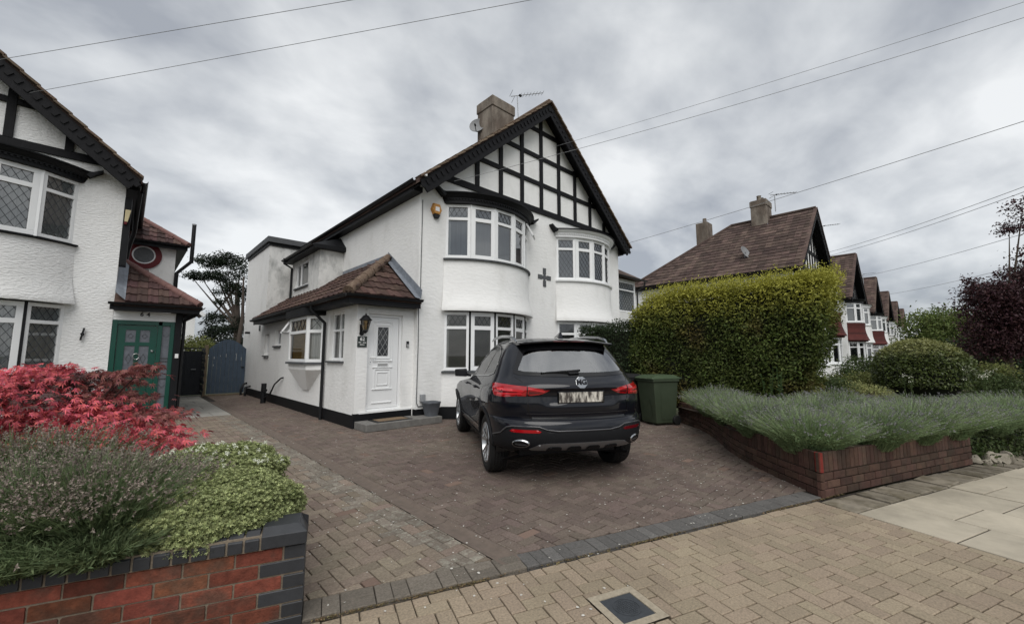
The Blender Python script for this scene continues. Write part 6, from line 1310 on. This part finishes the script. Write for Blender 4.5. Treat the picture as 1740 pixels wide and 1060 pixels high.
for (x, y), rx, h, lab in (((9.7,-.25),.6,.42,'lavender clump beyond the end of the planter wall'), ((10.9,-.55),.65,.45,'grey lavender clump at the right edge, farther along the pavement'), ((10.2,.5),.6,.42,'lavender clump behind the right end of the raised bed'), ((12.0,-.9),.7,.45,'farthest lavender clump at the right edge')): lavender('lavender_bush', lab, (x,y,.3), [(x,y,.28,rx*1.1,h*1.25,1700)], (LAV_S2,LAV_L2,LAV_F2), 'lavender in the raised bed', leaf_per=10, flower=.22)
# hebe mounds
HEBE = foliage_mat('hebe_leaf', (.33,.37,.17), rnd=.55, hue=.012, trans=.2, brown=(.19,.23,.09), bscale=14, nscale=30)
def mound(name, label, c, r, n, mat, flowers=0, cat='shrub'):
    t = thing(name, label, cat, (c[0],c[1],c[2]-r[2])); d = rand_dirs(n); d[:,2] = np.abs(d[:,2])*1.0-.25*(RNG.random(n) < .4); d[:,2] = np.maximum(d[:,2], -.18); d /= np.linalg.norm(d,axis=1,keepdims=True); lc = rand_dirs(90); lump = sum(np.exp(-((d-q)**2).sum(1)/.035) for q in lc); bump = .93+.075*np.minimum(lump,1.6)+RNG.normal(-.02,.035,n)
    P = np.array(c)+d*np.array(r)*bump[:,None]; Nn = d/np.array(r); Nn /= np.linalg.norm(Nn,axis=1,keepdims=True)
    leaf_part('foliage', t, leaf_mesh('foliage', P, Nn*.6+np.array([0,0,.5])+rand_dirs(n)*.45, rand_dirs(n), RNG.uniform(.009,.017,n), ROSETTE, mat)); g = MB(); g.grid(lambda u,v: Vector(c)+Vector((r[0]*.86*cos(2*pi*u)*sin(pi*v), r[1]*.86*sin(2*pi*u)*sin(pi*v), r[2]*.86*cos(pi*v))), 24, 14, True); g.build('shade_core', M(name+'_inner', (.022,.03,.010), .95, .4, 40), t)  # solid dark filler; shade in the gaps between rosettes is its colour
    if flowers:
        k = RNG.choice(np.where(d[:,2] > .15)[0], flowers); Q = np.repeat(P[k]+Nn[k]*.028, 22, 0)+RNG.normal(0,.006,(flowers*22,3)); leaf_part('flowers', t, leaf_mesh('flowers', Q, rand_dirs(len(Q)), rand_dirs(len(Q)), RNG.uniform(.009,.015,len(Q)), DIAMOND, M(name+'_white_petal', (.72,.74,.62), .8, .1, 20)))
    return t
cA, cB = at_d(374,878,2.45), at_d(362,812,3.05)
mound('hebe_bush', 'rounded light green hebe bush at the end of the red brick wall', tuple(cA), (.44,.38,.235), 17000, HEBE, 0); mound('flowering_hebe', 'light green hebe bush dotted with white flowers, behind the nearer one', tuple(cB), (.47,.42,.225), 13000, HEBE, 120)
# red japanese maple
ACER = foliage_mat('red_maple_leaf', (.54,.105,.125), rnd=.42, hue=.015, trans=.2, brown=(.14,.03,.028), bscale=1.8); ACERD = foliage_mat('purple_maple_leaf', (.085,.045,.043), rnd=.4, hue=.03, trans=.2); ACERP = foliage_mat('pinkish_maple_leaf', (.27,.105,.095), rnd=.4, hue=.02, trans=.3)
ac = thing('japanese_maple', 'spreading red Japanese maple in front of the left house', 'maple', tuple(at_d(40,830,3.5)))
pads = [(40,735,3.2,.75,.55,.16,900,0),(10,665,3.5,.65,.5,.16,800,0),(110,690,3.4,.5,.45,.14,520,0),(150,755,3.15,.55,.45,.13,620,0),(225,735,3.25,.42,.35,.10,420,0),(255,762,3.2,.26,.3,.07,260,0),(70,790,3.0,.6,.4,.12,600,0),(200,700,3.5,.42,.4,.06,330,0),(-30,710,3.2,.6,.5,.35,800,0),
        (120,652,3.7,.42,.35,.05,210,1),(60,675,3.3,.3,.3,.06,150,1),(160,637,3.6,.28,.2,.04,120,1),(70,630,3.7,.34,.3,.05,180,0),(215,632,3.5,.24,.12,.025,90,2),(250,621,3.5,.16,.08,.02,45,2),(205,648,3.6,.22,.14,.03,70,2),(215,672,3.6,.26,.18,.035,110,2),(180,668,3.6,.25,.2,.04,90,2),(245,700,3.5,.3,.2,.03,120,2),(110,625,3.7,.14,.1,.05,40,0),(90,640,3.5,.25,.2,.05,90,0),(265,708,3.4,.2,.15,.03,70,2)]
for kind, mat in ((0,ACER),(1,ACERD),(2,ACERP)):
    Ps = []; Ds = []
    for (px_, py_, d_, rx, ry, rz, n, k) in pads:
        if k != kind: continue
        n = int(n*1.25); c = np.array(at_d(px_,py_,d_)); q = RNG.normal(0,.5,(n,3)); Ps.append(c+q[:,:1]*rx*np.array(_rt)+q[:,1:2]*ry*np.array((_fw.x,_fw.y,0))+q[:,2:]*rz*np.array((0,0,1.))-np.array([0,0,1])*((q[:,:1]**2+q[:,1:2]**2)*.25*rz*2)); Ds.append(np.stack([q[:,0]*_rt.x,q[:,0]*_rt.y,np.full(n,-.55)],1)+rand_dirs(n)*.65)
    Ps = np.concatenate(Ps); Ds = np.concatenate(Ds); leaf_part('foliage', ac, leaf_mesh('foliage', Ps, Ds, rand_dirs(len(Ps))*.6+np.array([0,0,.9]), RNG.uniform(.038,.068,len(Ps)), PALM, mat))
g = MB(); b0 = at_d(30,860,3.45); 
for p_ in pads: 
    e = at_d(*p_[:3]); m_ = b0.lerp(e,.5)+Vector((0,0,.08)); g.tube([b0, m_, e], [.022,.012,.004], 5)
g.build('branches', M('maple_bark', (.045,.025,.022), .8, .3, 10), ac)
# ------------------------------------------------------------------ trees and shrubs farther off
def crown(t, name, blobs, n, size, mat, shape=DIAMOND, clump=.35, per=22, flat=1.0):
    Ps = []
    tot = sum(b[3]*b[4]*b[5] for b in blobs)
    for (x,y,z,rx,ry,rz) in blobs:
        m = max(6, int(n/per*(rx*ry*rz)/tot)); d = rand_dirs(m)*(RNG.random(m)**.4)[:,None]; c = np.array((x,y,z))+d*np.array((rx,ry,rz)); Ps.append(np.repeat(c,per,0)+RNG.normal(0,1,(m*per,3))*np.array([1,1,.6*flat])*clump*min(rx,ry,rz)**.5)
    Ps = np.concatenate(Ps); m = len(Ps); return leaf_part(name, t, leaf_mesh(name, Ps, rand_dirs(m)+np.array([0,0,-.2]), rand_dirs(m)+np.array([0,0,.7]), RNG.uniform(.7,1.3,m)*size, shape, mat))
def tree(name, label, cat, base, trunk, blobs, n, size, mat, bark=BARK, clump=.35, r0=.2, group=None, per=22):
    t = thing(name, label, cat, tuple(base), group); g = MB(); top = Vector(trunk); b = Vector(base); g.tube([b, b.lerp(top,.5)+Vector((r0*.5,0,0)), top], [r0,r0*.75,r0*.4], 9); g.build('trunk', bark, t, smooth=60)
    for (x,y,z,rx,ry,rz) in blobs:
        st_ = b.lerp(top, random.uniform(.5,1)); e = Vector((x,y,z)); g = MB(); g.tube([st_, st_.lerp(e,.5)+Vector((0,0,-.1*rx)), e], [r0*.35,r0*.2,r0*.06], 6); g.build('limb', bark, t)
    crown(t, 'crown', blobs, n, size, mat, clump=clump, per=per); return t
def blob(px_, py_, d, rx, rz, ry=None): p = at_d(px_, py_, d); s = d/690; return (p.x, p.y, p.z, rx*s, (ry or rx)*s, rz*s)
PINE = foliage_mat('pine_needle', (.016,.026,.014), rnd=.45, hue=.02, trans=.1); SHR = foliage_mat('shrub_leaf', (.052,.075,.024), rnd=.45, hue=.02); YGR = foliage_mat('yellow_green_leaf', (.13,.145,.045), rnd=.4, hue=.02); GTREE = foliage_mat('fresh_green_leaf', (.11,.145,.04), rnd=.4, hue=.02); PURP = foliage_mat('purple_beech_leaf', (.050,.022,.025), rnd=.5, hue=.03, trans=.15); DKG = foliage_mat('dark_conifer_leaf', (.026,.042,.016), rnd=.4); LAUREL = foliage_mat('laurel_leaf', (.068,.090,.024), (.22,.225,.08), (1.95,2.5), .5, .015, rough=.4, spec=.35); VAR = foliage_mat('variegated_leaf', (.24,.25,.10), rnd=.4, hue=.02)
d = 27.; pt = at_d(398,612,d)
tree('pine_tree', 'tall pine tree with bare forked trunk behind the blue gate', 'pine tree', at_z(398,660,0)*0+Vector((pt.x,pt.y,0)), at_d(403,480,d), [blob(360,445,d,28,9),blob(385,440,d,22,10),blob(408,455,d,14,22),blob(340,469,d,26,6),blob(325,470,d,12,4),blob(375,470,d,26,9),blob(395,490,d,16,14),blob(410,500,d,12,20),blob(372,496,d,14,5),blob(375,512,d,16,5),blob(368,540,d,22,9),blob(385,560,d,24,10),blob(408,550,d,12,16),blob(360,565,d,14,12),blob(400,585,d,20,10),blob(352,548,d,8,6)], 15000, .13, PINE, PINEBARK, clump=.24, r0=.26)
g = MB(); b_ = at_d(404,590,d-.5); g.tube([b_, at_d(412,540,d-.5), at_d(414,470,d-.5)], [.15,.11,.05], 8); g.build('second_trunk', PINEBARK, [o for o in bpy.data.objects if o.name == 'pine_tree'][0], smooth=60)
def shrub(name, label, blobs, n, size, mat, group=None, clump=.3):
    x, y = blobs[0][0], blobs[0][1]; t = thing(name, label, 'shrub', (x,y,0), group); crown(t, 'foliage', blobs, n, size, mat, clump=clump); g = MB()
    for b in blobs[:3]: g.tube([(x,y,0),(b[0],b[1],b[2])], [.05,.015], 6)
    g.build('stems', BARK, t); return t
shrub('garden_shrub', 'yellowish shrub showing above the dark slatted gate', [blob(325,585,22,34,12),blob(350,590,22,20,9),blob(305,590,22,16,10)], 3000, .12, YGR); shrub('garden_shrub', 'dark evergreen mass behind the blue gate', [blob(385,590,30,34,18),blob(360,575,30,18,20),blob(405,575,30,18,20)], 4000, .16, PINE)
# clipped round bush
def dome(name, label, c, r, n, size, mat, core=True, cat='shrub', group=None):
    t = thing(name, label, cat, (c[0],c[1],0), group); d = rand_dirs(n); d[:,2] = np.abs(d[:,2])*1.2-.5*(RNG.random(n) < .45); d /= np.linalg.norm(d,axis=1,keepdims=True); P = np.array(c)+d*np.array(r)*(1+RNG.normal(-.02,.035,n)+.03*np.sin(d[:,0]*9)*np.sin(d[:,2]*8))[:,None]
    leaf_part('foliage', t, leaf_mesh('foliage', P, d*.5+rand_dirs(n)*.7, d+rand_dirs(n)*.5+np.array([0,0,.4]), RNG.uniform(.7,1.3,n)*size, LEAF2 if size > .08 else DIAMOND, mat))
    if core: g = MB(); g.grid(lambda u,v: Vector(c)+Vector((r[0]*.9*cos(2*pi*u)*sin(pi*v), r[1]*.9*sin(2*pi*u)*sin(pi*v), r[2]*.9*cos(pi*v))), 24, 12, True); g.build('shade_core', CORE, t)
    return t
cd = at_d(1565,628,13.); dome('round_bush', 'large clipped round bush in the garden on the right', (cd.x,cd.y,.95), (1.16,1.16,1.0), 12000, .085, LAUREL)
shrub('garden_shrub', 'dark green shrub in front of the nearest bay of the far row', [blob(1470,625,19,32,18),blob(1440,640,19,22,16),blob(1500,615,19,16,12)], 5000, .10, SHR); shrub('garden_shrub', 'olive shrub left of the round bush', [blob(1475,648,15,30,14),blob(1445,655,15,20,10),blob(1420,650,15,22,12)], 4500, .08, YGR); shrub('garden_shrub', 'low dark shrub at the foot of the hedge end', [blob(1400,655,12,30,14),blob(1375,660,12,18,10)], 4000, .07, SHR); shrub('garden_shrub', 'pale variegated shrub beside the round bush', [blob(1455,660,12.5,26,7),blob(1490,664,12.5,16,6)], 2200, .06, VAR)
shrub('garden_shrub', 'bushy green shrub at the right edge of the gardens', [blob(1690,655,15,34,20),blob(1720,660,15,22,16),blob(1660,664,15,20,14)], 5000, .09, SHR); shrub('garden_shrub', 'yellow-tipped shrub at the right edge, behind the bushy green one', [blob(1690,632,16,26,14)], 2000, .09, YGR)
tree('ash_tree', 'broad fresh green tree beyond the far row of houses', 'tree', Vector((*at_d(1600,620,42).xy,0)), at_d(1600,585,42), [blob(1575,560,42,36,32),blob(1620,550,42,44,30),blob(1660,565,42,40,34),blob(1600,590,42,50,30),blob(1560,590,42,26,26),blob(1650,600,42,46,24)], 26000, .26, GTREE, clump=.42, r0=.3)
tree('dark_conifer', 'dark spreading conifer below the purple tree', 'tree', Vector((*at_d(1650,640,24).xy,0)), at_d(1650,600,24), [blob(1625,600,24,34,22),blob(1660,615,24,44,32),blob(1700,610,24,44,36),blob(1735,620,24,34,34),blob(1620,630,24,30,24),blob(1680,640,24,40,24)], 13000, .16, DKG, clump=.4, r0=.15)
tree('purple_tree', 'dark purple-leaved tree at the right edge', 'tree', Vector((*at_d(1715,650,20).xy,0)), at_d(1715,520,20), [blob(1690,500,20,36,26),blob(1720,520,20,44,36),blob(1700,560,20,42,32),blob(1670,490,20,24,16),blob(1660,525,20,24,26),blob(1680,590,20,34,26),blob(1648,555,20,14,14),blob(1735,470,20,30,20),blob(1735,380,20,24,14),blob(1715,388,20,16,6),blob(1738,350,20,16,12),blob(1650,480,20,14,8),blob(1730,580,20,40,30),blob(1745,430,20,18,16),blob(1760,540,20,40,60)], 30000, .14, PURP, clump=.34, r0=.18)
tree('street_tree', 'mid green tree behind the purple tree', 'tree', Vector((*at_d(1735,650,27).xy,0)), at_d(1735,540,27), [blob(1740,500,27,30,40),blob(1720,530,27,30,30),blob(1760,560,27,40,50)], 7000, .2, SHR, r0=.2)
dm_ = at_d(1490,600,34); shrub('garden_shrub', 'small dark conifer far down the row of houses', [blob(1527,590,60,10,22)], 1500, .3, DKG)
# white flowers, weeds and ground cover
def stalks(name, label, cat, c, n, h, spread, mat, fl=None, size=.05):
    t = thing(name, label, cat, tuple(c)); g = MB(); LP = []; FP = []
    for k in range(n):
        b = Vector(c)+Vector((random.gauss(0,spread),random.gauss(0,spread),0)); tp = b+Vector((random.gauss(0,.06),random.gauss(0,.06),h*random.uniform(.7,1.1))); g.tube([b,b.lerp(tp,.5)+Vector((.01,0,0)),tp], .005, 4)
        for q in range(16): LP.append(b.lerp(tp, random.uniform(.1,1)))
        if fl: FP += [tp+Vector((random.gauss(0,.025),random.gauss(0,.025),random.gauss(0,.02))) for _ in range(10)]
    stuff(g.build('stems', mat, t)); LP = np.array(LP); leaf_part('leaves', t, leaf_mesh('leaves', LP, rand_dirs(len(LP))+np.array([0,0,.3]), rand_dirs(len(LP)), RNG.uniform(.6,1.3,len(LP))*size, DIAMOND, mat))
    if fl: FP = np.array(FP); stuff(leaf_part('flowers', t, leaf_mesh('flowers', FP, rand_dirs(len(FP)), rand_dirs(len(FP)), RNG.uniform(.018,.034,len(FP)), DIAMOND, fl)))
    return t
PETAL = M('white_petal', (.72,.72,.60), .8, .08, 20); c = at_d(1672,690,10.5); stalks('white_flowers', 'clump of white flowers rising behind the lavender on the right', 'flowers', (c.x,c.y,.3), 16, .75, .16, SHR, PETAL); c = at_d(1548,690,10.5); stalks('white_flowers', 'few white blooms below the round bush', 'flowers', (c.x,c.y,.3), 5, .62, .12, SHR, PETAL)
c = at_x(1335,700,8.85); stalks('tall_weed', 'tall leafy weed stems in front of the hedge end', 'weed', (8.8,2.15,.38), 9, .85, .16, foliage_mat('weed_leaf', (.05,.085,.03), rnd=.3), None, .05)
gc = thing('ground_cover', 'leafy ground cover spilling over the end of the brick planter', 'ground cover', (9.2,-.45,0)); n = 2600; P = np.stack([RNG.uniform(8.55,11.5,n), np.zeros(n), RNG.random(n)**1.5*.34],1); P[:,1] = -.16-(P[:,0]-8.5)*.35+RNG.normal(.02,.12,n)+(P[:,2])*.5; leaf_part('foliage', gc, leaf_mesh('foliage', P, rand_dirs(n), rand_dirs(n)+np.array([0,-.3,.8]), RNG.uniform(.03,.07,n), DIAMOND, SHR)); stuff(gc)
random.seed(9)
for k in range(14):
    s_ = RNG.uniform(8.55,10.9); y_ = -.24-(s_-8.5)*.35+RNG.normal(0,.05); g = MB(); r_ = RNG.uniform(.05,.12); pts_ = [Vector(rand_dirs(1)[0])*r_ for _ in range(14)]; bm = bmesh.new(); [bm.verts.new(p) for p in pts_]; bmesh.ops.convex_hull(bm, input=bm.verts); me = bpy.data.meshes.new('rockery_stone'); bm.to_mesh(me); bm.free(); me.materials.append(MATS.get('rockery') or M('rockery', (.26,.235,.19), .95, .3, 9, .01, 40)); o = bpy.data.objects.new('rockery_stone', me); COL.objects.link(o); o.location = (s_,y_,r_*.5); tag(o, 'pale rockery stone edging the bed beyond the planter wall', 'stone', 'rockery stones at the end of the planter')
# ------------------------------------------------------------------ overhead wires, all running to a pole out of view on the right
WIRE = M('overhead_cable', (.26,.265,.27), .6, 0); PTOP = at_d(2900,-385,4.6)
def wire(label, a, b, sag, r=.0045):
    a, b = Vector(a), Vector(b); g = MB(); g.tube([a.lerp(b,t/24)-Vector((0,0,4*sag*(t/24)*(1-t/24))) for t in range(25)], r, 5); one(g, 'overhead_wire', WIRE, label, 'wire', 'overhead wires', tuple(a))
wire('upper overhead wire crossing the sky from the left house', at_y(-70,113,12.1), PTOP+Vector((0,0,.15)), .05); wire('lower overhead wire ending at the left house gable', at_y(50,158,12.05), PTOP, .05)
wire('lower of the two wires meeting the half-timbered gable', at_y(772,308,7.7), PTOP+Vector((0,.05,-.25)), .22); wire('upper of the two wires meeting the half-timbered gable', at_y(940,250,7.66), PTOP+Vector((0,.05,-.05)), .12)
wire('single wire passing behind the half-timbered gable to the right', at_d(1040,421,22), at_d(2300,25,7.5), .12, .010); wire('upper of two thin wires above the far row of houses', at_d(1395,432,30), at_d(2300,100,8), .3, .012); wire('lower of two thin wires above the far row of houses', at_d(1400,437,30), at_d(2300,112,8), .3, .012); wire('faint wire above the third far gable', at_d(1464,470,40), at_d(2300,220,9), .3, .013); wire('lowest faint wire above the fourth far gable', at_d(1510,500,50), at_d(2300,300,10), .3, .014)
